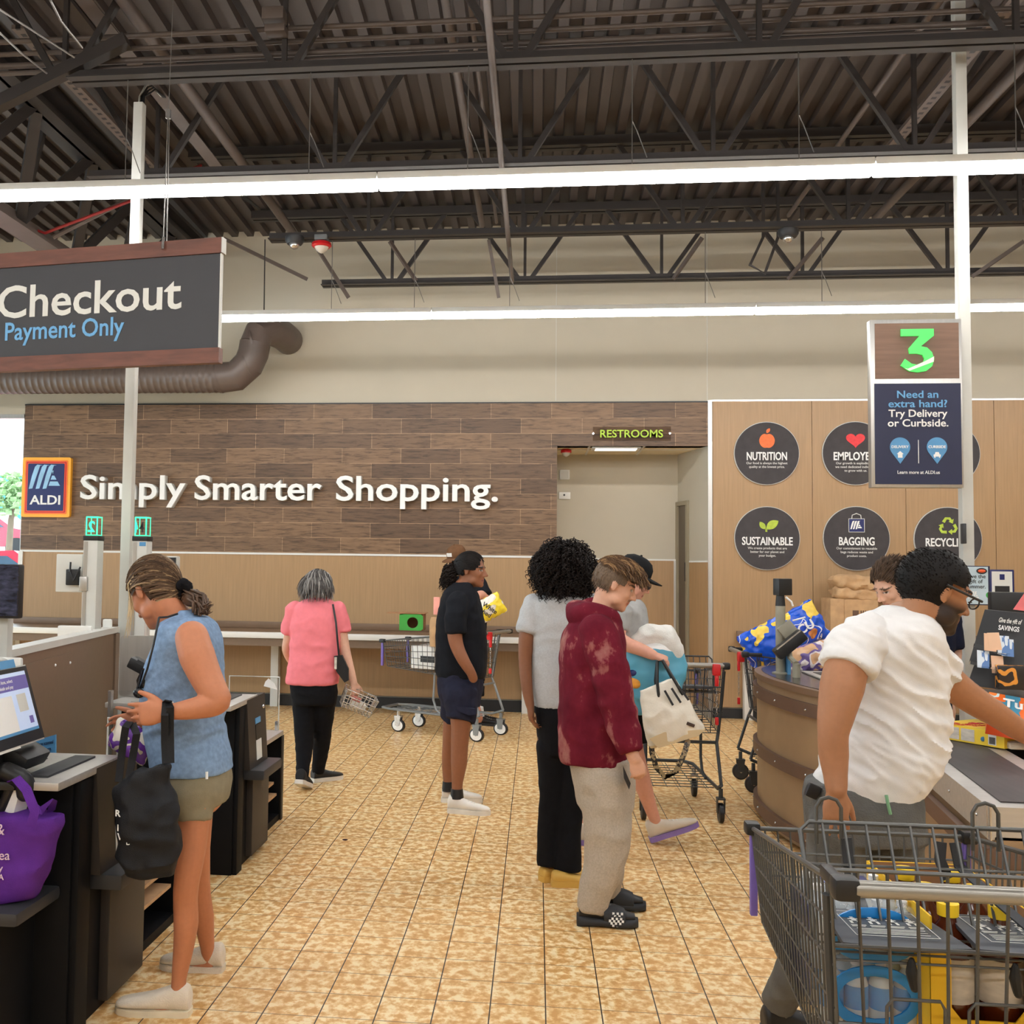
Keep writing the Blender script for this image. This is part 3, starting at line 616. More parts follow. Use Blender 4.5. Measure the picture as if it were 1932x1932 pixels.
t = thing('restroom_sign', 'clear plate with lime green RESTROOMS lettering above the passage', 'sign', (1.05, yf-.02, 3.09))
MB().b2((.62, yf-.024, 3.085), (1.49, yf-.02, 3.245)).build('plate', glass('sign_plate', (.86, .84, .82), .0), t, smooth=False)
text('RESTROOMS', 'lettering', 'lettergreen', t, (1.052, yf-.027, 3.122), .122, width=.70, bold=.014, ext=.004)
for x in (.625, 1.478): MB().cyl((x, yf-.034, 3.165), (x, yf, 3.165), .013).build('standoff', 'chrome', t)

# round chalkboard signs
def leaf(c, r, a, y, k):
    p = []
    for i in range(13): q = i/12; p.append((q*r*2, math.sin(math.pi*q)**.8*r*.62))
    for i in range(11, 0, -1): q = i/12; p.append((q*r*2, -math.sin(math.pi*q)**.8*r*.5))
    ca, sa = math.cos(a), math.sin(a); k.prism([(c[0]+x*ca-z*sa, y, c[1]+x*sa+z*ca) for x, z in p], (0, -.004, 0))
def disc(x, z, title, lines, lab, icon, tw):
    t = thing('round_sign', lab, 'sign', (x, yf, z-.352), 'round chalkboard signs on the wood wall'); y = yf-.03
    MB().lathe([(.354, .0), (.354, .024)], (x, yf, z), 56, Mx.Rotation(math.pi/2, 3, 'X')).build('rim', 'offwhite', t)
    MB().lathe([(.347, .0), (.347, .03)], (x, yf, z), 56, Mx.Rotation(math.pi/2, 3, 'X')).build('disc', 'chalk', t)
    if title: text(title, 'title', 'letterwhite', t, (x, y, z-.075), .125, width=tw, bold=.02, ext=.004)
    for i, s_ in enumerate(lines): text(s_, 'small_print', 'lettergrey', t, (x, y, z-.122-.041*i), .036, width=None, bold=.012, ext=.001)
    k = MB(); iz = z+.155
    if icon == 'apple':
        p = []
        for i in range(40):
            a = 2*math.pi*i/40; r = .085*(1-.16*math.exp(-((a-math.pi/2)/.28)**2)-.10*math.exp(-((a-3*math.pi/2)/.25)**2)); p.append((x+.003+r*math.cos(a)*.98, y, iz-.015+r*math.sin(a)*1.0))
        k.prism(p[::-1], (0, -.004, 0)); leaf((x+.0, iz+.07), .032, 1.0, y, k); k.build('icon', 'apple', t, smooth=False)
    if icon == 'heart':
        p = [(16*math.sin(a)**3, 13*math.cos(a)-5*math.cos(2*a)-2*math.cos(3*a)-math.cos(4*a)) for a in [2*math.pi*i/40 for i in range(40)]]
        k.prism([(x+a*.0063, y, iz-.005+b*.0055) for a, b in p], (0, -.004, 0)); k.build('icon', 'heart', t, smooth=False)
    if icon == 'leaf':
        leaf((x-.01, iz-.055), .08, .62, y, k); leaf((x-.015, iz-.055), .052, 2.25, y, k); k.prism([(x-.02, y, iz-.085), (x+.0, y, iz-.085), (x-.004, y, iz-.04), (x-.022, y, iz-.04)], (0, -.004, 0)); k.build('icon', 'lime', t, smooth=False)
    if icon == 'bag':
        k.b2((x-.082, y-.004, iz-.085), (x+.082, y, iz+.06)); k.build('icon', 'navysign', t, smooth=False)
        logo(x, iz-.055, .00043, y-.004, .002).build('icon_mark', 'letterwhite', t, smooth=False)
        MB().tube([(x-.05, y-.003, iz+.06), (x-.045, y-.003, iz+.1), (x, y-.003, iz+.118), (x+.045, y-.003, iz+.1), (x+.05, y-.003, iz+.06)], .005, 5).build('icon_handle', 'lettergrey', t)
        k2 = MB(); [k2.b2(a, b) for a, b in (((x-.085, y-.006, iz-.088), (x+.085, y-.002, iz-.083)), ((x-.085, y-.006, iz+.058), (x+.085, y-.002, iz+.063)), ((x-.085, y-.006, iz-.088), (x-.08, y-.002, iz+.063)), ((x+.08, y-.006, iz-.088), (x+.085, y-.002, iz+.063)))]; k2.build('icon_outline', 'lettergrey', t, smooth=False)
    if icon == 'recycle':
        for i in range(3):
            a0 = math.pi/2+i*2*math.pi/3; R3 = lambda px, pz: (x+px*math.cos(a0-math.pi/2)-pz*math.sin(a0-math.pi/2), y, iz-.012+px*math.sin(a0-math.pi/2)+pz*math.cos(a0-math.pi/2))
            k.prism([R3(*q) for q in ((-.062, .052), (-.03, .098), (.022, .098), (.040, .070), (.058, .080), (.050, .030), (.006, .050), (.020, .058), (.008, .074), (-.014, .074), (-.034, .036))], (0, -.004, 0))
        k.build('icon', 'lime', t, smooth=False)
disc(2.535, 2.942, 'NUTRITION', ['Our food is always the highest', 'quality at the lowest price.'], 'round black sign titled NUTRITION with an orange apple', 'apple', .435)
disc(3.486, 2.943, 'EMPLOYEES', ['Our growth is exploding and', 'we need dedicated individuals', 'to grow with us.'], 'round black sign titled EMPLOYEES with a red heart, half behind the number 3 sign', 'heart', .47)
disc(4.44, 2.94, '', [], 'round black sign almost wholly hidden behind the number 3 sign', '', .4)
disc(2.536, 1.995, 'SUSTAINABLE', ['We create products that are', 'better for our planet and', 'your budget.'], 'round black sign titled SUSTAINABLE with two green leaves', 'leaf', .545)
disc(3.488, 2.003, 'BAGGING', ['Our commitment to reusable', 'bags reduces waste and', 'product costs.'], 'round black sign titled BAGGING with a blue bag', 'bag', .375)
disc(4.445, 2.001, 'RECYCLING', [], 'round black sign titled RECYCLING behind the white post', 'recycle', .47)
# lane sign 3
Y3 = 6.40; t = thing('lane_sign', 'number 3 checkout lane sign with a navy poster, fixed to the right post', 'sign', (2.25, Y3, 2.13))
MB().b2((1.985, Y3-.03, 2.13), (2.51, Y3+.03, 3.145), .006).build('case', 'alu', t)
M['lanewood'] = grain_mat('lane_sign_wood', S(128, 98, 80), .8, (3, 40, 60), .5)
MB().b2((2.012, Y3-.034, 2.785), (2.492, Y3-.028, 3.12)).build('wood_panel', 'lanewood', t, smooth=False); MB().b2((2.006, Y3-.035, 2.15), (2.498, Y3-.028, 2.755)).build('poster', 'navy', t, smooth=False)
P3 = [(0.02, 1.0), (0.98, 1.0), (0.98, 0.84), (0.60, 0.60), (0.78, .57), (0.92, .46), (0.98, .30), (0.92, .14), (0.75, .03), (0.5, 0), (0.25, .03), (0.0, .16), (0.13, .31), (0.32, .20), (0.5, .17), (0.66, .21), (.70, .31), (.64, .40), (.48, .43), (.26, .43), (.24, .55), (.56, .84), (0.02, .84)]
MB().prism([(2.155+a*.195, Y3-.034, 2.82+b*.262) for a, b in P3], (0, -.012, 0)).build('numeral', 'green3', t, smooth=False)
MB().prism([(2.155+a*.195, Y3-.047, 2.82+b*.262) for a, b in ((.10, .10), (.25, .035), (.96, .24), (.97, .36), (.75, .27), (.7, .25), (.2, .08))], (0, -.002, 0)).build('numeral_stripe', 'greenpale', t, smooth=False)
yp = Y3-.036; cx = 2.252
for s_, z, wd, mt, sz in (('Need an', 2.668, .235, 'letterblue', .062), ('extra hand?', 2.612, .335, 'letterblue', .062), ('Try Delivery', 2.554, .335, 'letterwhite', .062), ('or Curbside.', 2.496, .345, 'letterwhite', .062), ('Learn more at ALDI.us', 2.212, .24, 'letterwhite', .028)):
    text(s_, 'lettering', mt, t, (cx, yp, z), sz, width=wd, bold=.014 if sz > .05 else .01, ext=.001)
for px, s_ in ((2.148, 'DELIVERY'), (2.358, 'CURBSIDE')):
    p = [(px+.058*math.cos(math.radians(a)), yp, 2.372+.058*math.sin(math.radians(a))) for a in range(-35, 216, 10)]; p += [(px, yp, 2.272)]
    MB().prism(p[::-1], (0, -.002, 0)).build('pin', 'pinblue', t, smooth=False)
    text(s_, 'lettering', 'letterwhite', t, (px, yp-.002, 2.366), .022, width=.098, bold=.02, ext=.001)
    k = MB()
    if s_[0] == 'D': k.prism([(px-.02, yp-.002, 2.33), (px+.02, yp-.002, 2.33), (px, yp-.002, 2.348)], (0, -.001, 0)); k.b2((px-.013, yp-.003, 2.308), (px+.013, yp-.002, 2.33))
    else: k.b2((px-.02, yp-.003, 2.315), (px+.02, yp-.002, 2.328)); k.prism([(px-.014, yp-.002, 2.328), (px+.014, yp-.002, 2.328), (px+.009, yp-.002, 2.342), (px-.009, yp-.002, 2.342)], (0, -.001, 0)); k.b2((px-.017, yp-.003, 2.308), (px-.010, yp-.002, 2.316)); k.b2((px+.010, yp-.003, 2.308), (px+.017, yp-.002, 2.316))
    k.build('pin_icon', 'letterwhite', t, smooth=False)
MB().b2((2.251, yp-.001, 2.275), (2.255, yp, 2.415)).build('divider', 'letterwhite', t, smooth=False)
MB().b2((2.508, Y3-.02, 1.80), (2.525, Y3+.03, 1.92), .004).build('bracket', 'darkgrey', t)

# packing counters along the back wall
def bench(x0, x1, y0, lab, posts):
    t = thing('packing_counter', lab, 'counter', ((x0+x1)/2, y0+.3, 0)); z = .89
    MB().b2((x0, y0+.02, z-.035), (x1, YW-.03, z), .008).build('top', 'brownlam2', t); MB().b2((x0, YW-.06, z), (x1, YW-.03, z+.075), .006).build('upstand', 'brownlam2', t)
    MB().b2((x0, y0, z-.065), (x1, y0+.025, z+.002), .01).build('edge_rail', 'white', t)
    MB().b2((x0+.02, y0+.03, z-.15), (x1-.02, y0+.06, z-.036)).build('apron', 'brownlam', t, smooth=False)
    for x in posts: MB().b2((x-.045, YW-.14, 0), (x+.045, YW-.03, z-.04), .006).build('leg', 'white', t)
M['brownlam2'] = pm('brown_counter_laminate', S(120, 94, 72), .4, var=.05)
bench(-8.9, -.07, 10.95, 'long brown packing counter with a white front rail under the slogan wall', (-8, -5.5, -3, -.115)); bench(2.2, 6.5, 11.05, 'packing counter with a white front rail under the round signs', (2.31, 5.5))

# ------------------------------------------------------------------ self checkout island
d0, d1 = V((-2.70, 6.42, 0)), V((-2.19, 2.8, 0)); dd = (d1-d0).normalized(); dn = V((-dd.y, dd.x, 0)); dn = dn if dn.x > 0 else -dn
def pwall(k, a, b, z0, z1, e0, e1): return k.prism([d0+dd*a+dn*e0+V((0, 0, z0)), d0+dd*b+dn*e0+V((0, 0, z0)), d0+dd*b+dn*e1+V((0, 0, z0)), d0+dd*a+dn*e1+V((0, 0, z0))], (0, 0, z1-z0))
t = thing('partition_screen', 'low brown partition with a white cap dividing the self checkouts', 'partition', (-2.5, 4.6, 0)); LP = (d1-d0).length
pwall(MB(), 0, LP, 0, 1.17, -.075, 0).build('panel', 'brownlam', t, smooth=False); pwall(MB(), -.004, LP, 1.17, 1.205, -.085, .008).build('cap', 'offwhite', t, smooth=False)
pwall(MB(), .95, LP, .3, 1.12, .0, .006).build('overlay_panel', 'brownlam', t, smooth=False); pwall(MB(), 0, .09, 0, 1.165, .0, .012).build('end_trim', 'brownlam', t, smooth=False)
for a, z in ((1.0, 1.065), (1.25, 1.075)): MB().ell(d0+dd*a+dn*.006+V((0, 0, z)), .008, None, 8).build('screw_cap', 'letterwhite', t)
def lane_pole(x, y, num, lab, mon):
    t = thing('lane_light_pole', lab, 'lamp', (x, y, 0)); w_ = .047
    MB().b2((x-w_, y-w_, 0), (x+w_, y+w_, 1.757), .006).build('pole', 'offwhite', t); MB().b2((x-w_+.006, y-w_-.004, .9), (x-w_+.03, y-w_+.002, 1.75)).build('groove', 'alu', t)
    MB().b2((x-w_-.002, y-w_-.002, 1.757), (x+w_+.002, y+w_+.002, 1.788), .003).build('collar', 'black', t)
    a = .035; k = MB(); z0, z1 = 1.79, 1.875
    for sx in (-a, a):
        for sy in (-a, a): k.tube([(x+sx, y+sy, z0), (x+sx, y+sy, z1+.03)], .0042 if sy < 0 else .0025, 6)
    for z in (z0, z1+.03):
        k.tube([(x-a, y-a, z), (x+a, y-a, z), (x+a, y+a, z), (x-a, y+a, z)], .0042, 6, closed=True)
    k.build('lamp_frame', 'greenglow', t)
    if num == '2': text('2', 'numeral', 'greenglow', t, (x, y-a-.004, z0+.022), .095, bold=.02, ext=.001, mirror=True)
    else:
        text('4', 'numeral', 'black', t, (x+.008, y-a-.004, z0+.022), .095, bold=.01, ext=.001, width=.03); text('4', 'numeral', 'greenglow', t, (x-a-.004, y, z0+.022), .095, right=(0, -1, 0), bold=.02, ext=.001, width=.035)
    if mon:
        d = -1 if num == '2' else 1
        m = MB(); x0 = x+d*.06; x1 = x+d*.235
        if d < 0:
            m.b2((x1, y-.02, 1.43), (x0, y+.04, 1.67), .008); m.build('monitor', 'offwhite', t); MB().b2((x-.155, y-.05, 1.475), (x-.07, y-.022, 1.575), .006).build('mount', 'black', t)
            MB().tube([(x-.12, y-.06, 1.62), (x-.125, y-.055, 1.56), (x-.09, y-.08, 1.5), (x-.055, y-.06, 1.59)], .006, 6).build('cable', 'black', t); MB().b2((x-w_-.01, y-w_-.02, 1.44), (x-w_+.04, y-w_, 1.53), .004).build('clamp', 'alu', t)
        else:
            m.b2((x0-.02, y-.02, 1.43), (x1, y+.04, 1.665), .008); mo = m.build('monitor', 'offwhite', t); MB().b2((x+.13, y-.026, 1.45), (x1-.006, y-.019, 1.657)).build('screen', 'black', mo, smooth=False)
            MB().b2((x, y-w_-.003, 1.725), (x+.04, y-w_+.001, 1.75)).build('sticker', 'pinblue', t, smooth=False)
    return t
lane_pole(-2.785, 6.2, '2', 'white pole with a green lamp reading 2 and a monitor seen from behind', True)
lane_pole(-2.465, 6.2, '4', 'white pole with a green lamp reading 4, just right of the left white post', True)
M['scanglow'] = pm('scanner_red_light', S(120, 20, 24), .3, emit=S(255, 30, 40), es=.8); M['panelbrown'] = pm('dark_bronze_panel', S(46, 41, 38), .5, var=.06)
def kiosk(y0, lab, near):
    X = -1.57; t = thing('self_checkout', lab, 'self checkout', (X-.3, y0+.6, 0), 'self checkout machines')
    B = lambda a, b, bv=.004: MB().b2((X+a[0], y0+a[1], a[2]), (X+b[0], y0+b[1], b[2]), bv)
    B((-.62, -.02, 0), (0, .45, .87)).build('cabinet', 'blackmetal', t); B((0, -.01, 0), (.025, .09, .865)).build('corner_post', 'blackmetal', t)
    top = B((-.64, -.19, .87), (.03, .32, .898), .006).build('counter_top', 'steel', t)
    B((-.52, -.14, .896), (-.13, .25, .902)).build('scanner_frame', 'alu', top); B((-.47, -.08, .9), (-.19, .18, .904)).build('scanner_glass', 'black', top); B((-.34, -.02, .903), (-.26, .12, .906)).build('scanner_light', 'scanglow', top); B((-.12, -.12, .897), (-.04, .25, .906)).build('scale_plate', 'darkgrey', top)
    k = MB(); k.prism([(X, y0+.1, .52), (X+.055, y0+.1, .52), (X+.03, y0+.1, .89), (X, y0+.1, .89)], (0, .36, 0)); k.build('coin_panel', 'panelbrown', t, smooth=False)
    pp = lambda a, z: X+.055-(z-.52)*.0676+a
    for z0, z1, mt in ((.66, .74, 'black'), (.745, .775, 'pinblue'), (.55, .655, 'white')): MB().prism([(pp(0, z0), y0+.24, z0), (pp(.003, z0), y0+.24, z0), (pp(.003, z1), y0+.24, z1), (pp(0, z1), y0+.24, z1)], (0, .1, 0)).build('coin_slot' if mt == 'black' else 'notice', mt, t, smooth=False)
    MB().ell((pp(.002, .82), y0+.40, .82), .012, None, 8).build('lock', 'chrome', t)
    B((-.02, .11, .465), (.13, .5, .52), .012).build('change_tray', 'darkgrey', t); B((-.05, .24, .03), (.035, .58, .465), .006).build('lower_box', 'panelbrown', t)
    # bagging bay
    k = MB()
    for a, b in (((-.62, .45, 0), (-.05, .47, .55)), ((-.62, 1.17, 0), (-.05, 1.2, .55)), ((-.62, .45, 0), (-.58, 1.2, .55)), ((-.62, .45, 0), (-.05, 1.2, .04))): k.b2((X+a[0], y0+a[1], a[2]), (X+b[0], y0+b[1], b[2]))
    k.build('bagging_bay', 'blackmetal', t, smooth=False); B((-.62, .455, .53), (-.04, 1.21, .56), .006).build('bagging_shelf', 'steel', t)
    B((-.045, 1.165, .0), (-.035, 1.21, .53)).build('bay_edge', 'panelbrown', t); k = MB(); k.b2((X-.4, y0+1.185, .56), (X-.07, y0+1.195, .9)); k.build('clear_screen', 'acrylic', t, smooth=False)
    B((-.09, 1.17, .56), (-.07, 1.2, .62)).build('screen_bracket', 'chrome', t)
    k = MB()
    for i in range(3): k.b2((X-.5, y0+.62, .16+i*.07), (X-.06-.02*i, y0+1.14, .175+i*.07))
    k.build('paper_bags', 'kraft', t, smooth=False)
    if near: B((-.62, -.32, .475), (-.03, -.02, .52), .015).build('bag_shelf', 'darkgrey', t); B((-.62, -.28, 0), (-.12, -.02, .475)).build('shelf_base', 'blackmetal', t, smooth=False)
    k = MB(); e = .004; q = [(X-.4, y0+1.19, .56), (X-.4, y0+1.19, .9), (X-.07, y0+1.19, .9), (X-.07, y0+1.19, .56)]; k.tube(q, .005, 4); k.build('screen_edge', 'lettergrey', t)
    if not near: MB().prism([(X-.17, y0+1.18, .84), (X-.08, y0+1.18, .82), (X-.10, y0+1.18, .86), (X-.14, y0+1.18, .89), (X-.16, y0+1.18, .87)], (0, .003, 0)).build('torn_tape', 'letterwhite', t)
    return t
M['kraft'] = pm('kraft_paper', S(188, 152, 112), .85, var=.12, scale=14)
kiosk(3.41, 'black self checkout machine nearest the camera, with the purple bag', True); kiosk(5.30, 'black self checkout machine behind the woman in blue', False)
# touch monitor of the near machine
t = thing('touch_monitor', 'touch screen monitor of the near self checkout', 'monitor', (-1.75, 3.28, .95))
ua = V((0, 1, 0)); va = V((-.30, 0, .954)).normalized(); c0 = V((-1.69, 3.045, 1.005)); na = V((.954, 0, .30)).normalized()
def quad(k, a0, a1, b0, b1, e0, e1): p = lambda a, b, e: c0+ua*a+va*b+na*e; k.prism([p(a0, b0, e0), p(a1, b0, e0), p(a1, b1, e0), p(a0, b1, e0)], na*(e1-e0)); return k
quad(MB(), 0, .37, 0, .265, -.03, 0).build('case', 'offwhite', t, smooth=False); quad(MB(), .004, .366, .005, .26, 0, .004).build('bezel', 'black', t, smooth=False)
M['screen'] = pm('lit_screen', S(176, 190, 214), .3, var=.03, emit=S(170, 186, 214), es=.45); M['screenpurple'] = pm('screen_banner', S(92, 84, 140), .3, emit=S(96, 88, 150), es=.4)
for a0, a1, b0, b1, mt, nme in ((.02, .345, .04, .245, 'screen', 'display'), (.02, .345, .185, .232, 'screenpurple', 'banner'), (.30, .325, .065, .09, 'screenpurple', 'button'), (.25, .31, .11, .17, 'lettergrey', 'picture'), (.04, .22, .05, .17, 'letterwhite', 'list'), (.02, .345, .04, .05, 'pinblue', 'footer')):
    quad(MB(), a0, a1, b0, b1, .004, .0045+.0006*(nme != 'display')).build(nme, mt, t, smooth=False)
text('an item, select', 'lettering', 'letterwhite', t, c0+ua*.20+va*.213+na*.006, .016, ua, va, ext=.0003, bold=.005); text('or finish and pay', 'lettering', 'letterwhite', t, c0+ua*.19+va*.193+na*.006, .016, ua, va, ext=.0003, bold=.005)
quad(MB(), -.02, .30, .262, .29, -.012, .002).build('blue_strip', 'pinblue', t, smooth=False); quad(MB(), .06, .2, -.004, .018, .0, .003).build('label_strip', 'lettergrey', t, smooth=False)
MB().b2((-1.84, 3.15, .9), (-1.76, 3.3, 1.05), .01).build('stand', 'black', t); MB().b2((-1.84, 3.2, .87), (-1.68, 3.42, .9), .01).build('foot', 'black', t)
t = thing('pin_pad', 'black card reader below the touch screen', 'card reader', (-1.74, 3.36, .9)); MB().box((-1.73, 3.35, .965), (.11, .17, .05), Mx.Rotation(.5, 3, 'Y'), .012).build('body', 'black', t); MB().tube([(-1.76, 3.3, .9), (-1.74, 3.33, .95)], .02, 8).build('neck', 'black', t)
t = thing('hand_scanner', 'black hand scanner hanging at the front of the near machine', 'scanner', (-1.70, 3.24, .8)); MB().limb([((-1.72, 3.22, .93), .03), ((-1.66, 3.22, .90), .034), ((-1.655, 3.22, .86), .026)]).build('head', 'black', t); MB().limb([((-1.70, 3.23, .9), .02), ((-1.74, 3.24, .80), .018)]).build('grip', 'black', t)
t = thing('overhead_monitor', 'dark camera monitor at the left edge, above the touch screen', 'monitor', (-2.05, 3.6, 1.4)); MB().b2((-2.25, 3.6, 1.405), (-1.90, 3.64, 1.605), .008).build('case', 'black', t)
MB().b2((-2.24, 3.594, 1.415), (-1.903, 3.602, 1.602)).build('screen', pm('dark_screen', S(44, 48, 66), .2, var=.95, scale=26, stretch=(1, 1, 2.5), emit=S(60, 66, 100), es=.05), t, smooth=False); MB().b2((-2.0, 3.64, 1.2), (-1.96, 3.68, 1.5)).build('bracket', 'offwhite', t)
MB().b2((-2.0, 3.64, .89), (-1.96, 3.68, 1.2)).build('pole', 'offwhite', t)
t = thing('counter_card', 'blue card reading Place scanned items here', 'card', (-1.93, 3.98, .9)); MB().prism([at(64, 1424, 3.98), at(105, 1424, 3.98), at(105, 1386, 3.98), at(64, 1398, 3.98)], (0, .008, 0)).build('card', 'pinblue', t, smooth=False)
text('Place scanned', 'lettering', 'navy', t, at(85, 1405, 3.978), .02, right=(.97, 0, .2), width=.07, bold=.01, ext=.0005); text('items here.', 'lettering', 'navy', t, at(85, 1417, 3.978), .02, right=(.97, 0, .2), width=.055, bold=.01, ext=.0005)
t = thing('clear_divider', 'clear acrylic divider beside the blue card', 'divider', (-1.8, 4.63, .56)); MB().b2((-1.98, 4.635, .57), (-1.62, 4.645, 1.02)).build('pane', 'acrylic', t, smooth=False); MB().b2((-1.985, 4.625, .56), (-1.97, 4.655, 1.02)).build('clip', 'chrome', t)
t = thing('metal_screen', 'grey metal screen with rounded corners behind the woman in blue', 'screen', (-2.1, 5.3, .9)); rrect(-2.24, -2.03, .9, 1.225, .02, 5.36, 5.38).build('plate', 'alu', t, smooth=False)
t = thing('card_terminal', 'black card terminal tilted on an arm in front of the grey screen', 'card reader', (-2.0, 5.2, .9)); MB().box((-2.05, 5.22, 1.07), (.15, .09, .06), Mx.Rotation(.45, 3, 'Y'), .012).build('body', 'black', t); MB().box((-2.04, 5.175, 1.095), (.06, .01, .02), Mx.Rotation(.45, 3, 'Y')).build('display', 'darkgrey', t); MB().tube([(-2.08, 5.3, .895), (-2.08, 5.25, 1.0), (-2.05, 5.23, 1.05)], .018, 8).build('arm', 'black', t)
t = thing('touch_monitor', 'small white touch monitor half hidden by the chest of the woman in blue', 'monitor', (-1.9, 5.35, .9)); MB().box((-1.88, 5.32, 1.12), (.2, .04, .15), Mx.Rotation(.35, 3, 'Y'), .01).build('case', 'white', t); MB().box((-1.88, 5.297, 1.12), (.16, .01, .11), Mx.Rotation(.35, 3, 'Y')).build('screen', 'darkgrey', t); MB().b2((-1.9, 5.32, .895), (-1.86, 5.36, 1.1)).build('stand', 'black', t)
for a, b_, lab in ((at(108, 1180, 6.0), at(172, 1205, 6.0), 'pale blue white panel on top of the far side machine'), (at(193, 1168, 6.35), at(209, 1190, 6.35), 'small pale panel on the partition beside the white pole')):
    t = thing('machine_top', lab, 'panel', (a.x, a.y, 1.1)); MB().b2((a.x, a.y, .95), (b_.x, a.y+.03, a.z), .012).build('panel', 'white', t); MB().b2((a.x+.01, a.y+.0, 0), (a.x+.05, a.y+.03, 1.0)).build('upright', 'black', t)
t = thing('machine_top', 'pale panel with a white head at the far left edge by the touch screen', 'panel', (-2.0, 3.5, .9)); MB().b2((-2.1, 3.52, .9), (-1.84, 3.54, 1.27), .015).build('panel', 'white', t); MB().box((-1.95, 3.45, 1.25), (.15, .08, .07), Mx.Rotation(.2, 3, 'Y'), .01).build('head', 'offwhite', t)
# ------------------------------------------------------------------ people
A = at
M['skin'] = vcol_mat('skin', .55, .07, 60, sss=.06); M['hair'] = vcol_mat('hair_strands', .6, .25, 120, spec=.22)
def frame(f, u=(0, 0, 1)):
    F = V(f).normalized(); U = V(u); U = (U-F*U.dot(F)).normalized(); return F, U.cross(F), U
class Head:
    def __init__(s, c, f, size=1., up=(0, 0, 1), wide=1.): s.c = V(c); s.F, s.L, s.U = frame(f, up); s.s = size; s.w = wide
    def p(s, x, y, z): return s.c + s.s*(s.F*x + s.L*(y*s.w) + s.U*z)
    def loc(s, q): d = (V(q)-s.c)/s.s; return d.dot(s.F), d.dot(s.L)/s.w, d.dot(s.U)
    def rot(s): return Mx((s.F, s.L, s.U)).transposed()
    def shape(s, k, jaw=1., nose=1.):
        R = s.rot(); z = s.s; e = lambda c, r: k.ell(s.p(*c), [q*z for q in (r[0], r[1]*s.w, r[2])], R, 24)
        e((-.012, 0, .030), (.096, .074, .085)); e((.030, 0, .0), (.064, .066, .082)); e((.030, 0, -.045), (.062, .057, .068))
        e((.050, 0, -.082), (.042, .040*jaw, .034)); e((.074, 0, -.098), (.022, .022*jaw, .019))
        for t in (-1, 1):
            e((.024, .046*t*jaw, -.070), (.034, .017, .028)); e((.058, .038*t, -.026), (.028, .022, .026)); e((.074, .030*t, .020), (.020, .027, .011))
            e((-.008, .076*t, -.012), (.019, .007, .031)); e((-.012, .079*t, .004), (.017, .007, .015))
        k.limb([(s.p(.090, 0, .012), .0075*z), (s.p(.102*nose, 0, -.012), .0085*z), (s.p(.114*nose, 0, -.032), .0105*z)], 10)
        for t in (-1, 1): e((.098, .013*t, -.037), (.012, .008, .008))
        k.limb([(s.p(.076, -.021, -.064), .006*z), (s.p(.092, 0, -.060), .0085*z), (s.p(.076, .021, -.064), .006*z)], 8); k.limb([(s.p(.074, -.018, -.074), .006*z), (s.p(.089, 0, -.073), .0088*z), (s.p(.074, .018, -.074), .006*z)], 8)
        return k
    def neck(s, k, base, r=.052): k.limb([(s.p(-.028, 0, -.02), r*1.02*s.s), (s.p(-.020, 0, -.085), r*s.s), (V(base), r*1.12*s.s)], 16)
def body(t, k, skin, hd, vox=.006, lip=None, brow=(.03, .02, .015), beard=None, tan=None, eye=(.06, .035, .02), it=4):
    co, no, fs = remesh(k, vox, it)
    hc = np.array(hd.c); near = np.where(((co-hc)**2).sum(1) < (.155*hd.s)**2)[0]; keep = np.zeros(len(co), bool); keep[near] = True
    e = np.array([(f[i], f[(i+1) % len(f)]) for f in fs for i in range(len(f)) if keep[f[i]]]); fw = np.clip(1.15-((co-hc)@np.array(hd.F)/hd.s-.06)*22, .12, 1)[:, None]
    for _ in range(7):
        sm = np.zeros_like(co); ct = np.zeros(len(co)); np.add.at(sm, e[:, 0], co[e[:, 1]]); np.add.at(sm, e[:, 1], co[e[:, 0]]); np.add.at(ct, e[:, 0], 1); np.add.at(ct, e[:, 1], 1)
        m = keep & (ct > 0); co[m] += (.6*fw[m])*(sm[m]/ct[m][:, None]-co[m])
    cols = np.ones((len(co), 4)); cols[:, :3] = skin; z = hd.s; lip = lip or tuple(a*b for a, b in zip(skin, (.8, .55, .55)))
    for i, q in enumerate(co):
        d2 = (q[0]-hd.c.x)**2+(q[1]-hd.c.y)**2+(q[2]-hd.c.z)**2
        if d2 > (.17*z)**2: continue
        x, y, w = hd.loc(q); ay = abs(y)
        if x > .03:
            g = math.exp(-((ay-.032)**2/.015**2+(w-.001)**2/.010**2)); 
            if x > .05: co[i] -= np.array(hd.F)*(.007*g*z)
            ee = ((ay-.033)/.0135)**2+((w-.001)/.0058)**2
            if x > .05 and ee < 1.25: cols[i, :3] = eye if (ee > .95 or ((ay-.033)/.0058)**2+((w-.001)/.006)**2 < 1) else (.72, .68, .64)
            bb = ((ay-.034)/.023)**2+((w-.021-(.004 if ay < .03 else 0))/.0052)**2
            if x > .05 and bb < 1.2: cols[i, :3] = brow
            if x > .06 and (ay/.025)**2+((w+.067)/.0115)**2 < 1: cols[i, :3] = lip
            if x > .06 and ay < .02 and abs(w+.0665) < .0022: cols[i, :3] = tuple(v*.45 for v in lip)
        if beard:
            m = beard(x, ay, w)
            if m > 0: cols[i, :3] = np.array(cols[i, :3])*(1-m)+np.array(brow)*m
    o = mesh_obj('body', co, fs, 'skin', t, cols=cols); return o
def garment(t, name, k, mat, vox=.008, amp=.006, sc_=(8, 8, 14), seed=0, label=None, it=5, mask=None, ridge=True, skew=0.):
    co, no, fs = remesh(k, vox, it)
    if amp: co = wrinkle(co, no, amp, sc_, seed, ridge, mask, skew)
    return mesh_obj(name, co, fs, mat, t, label)
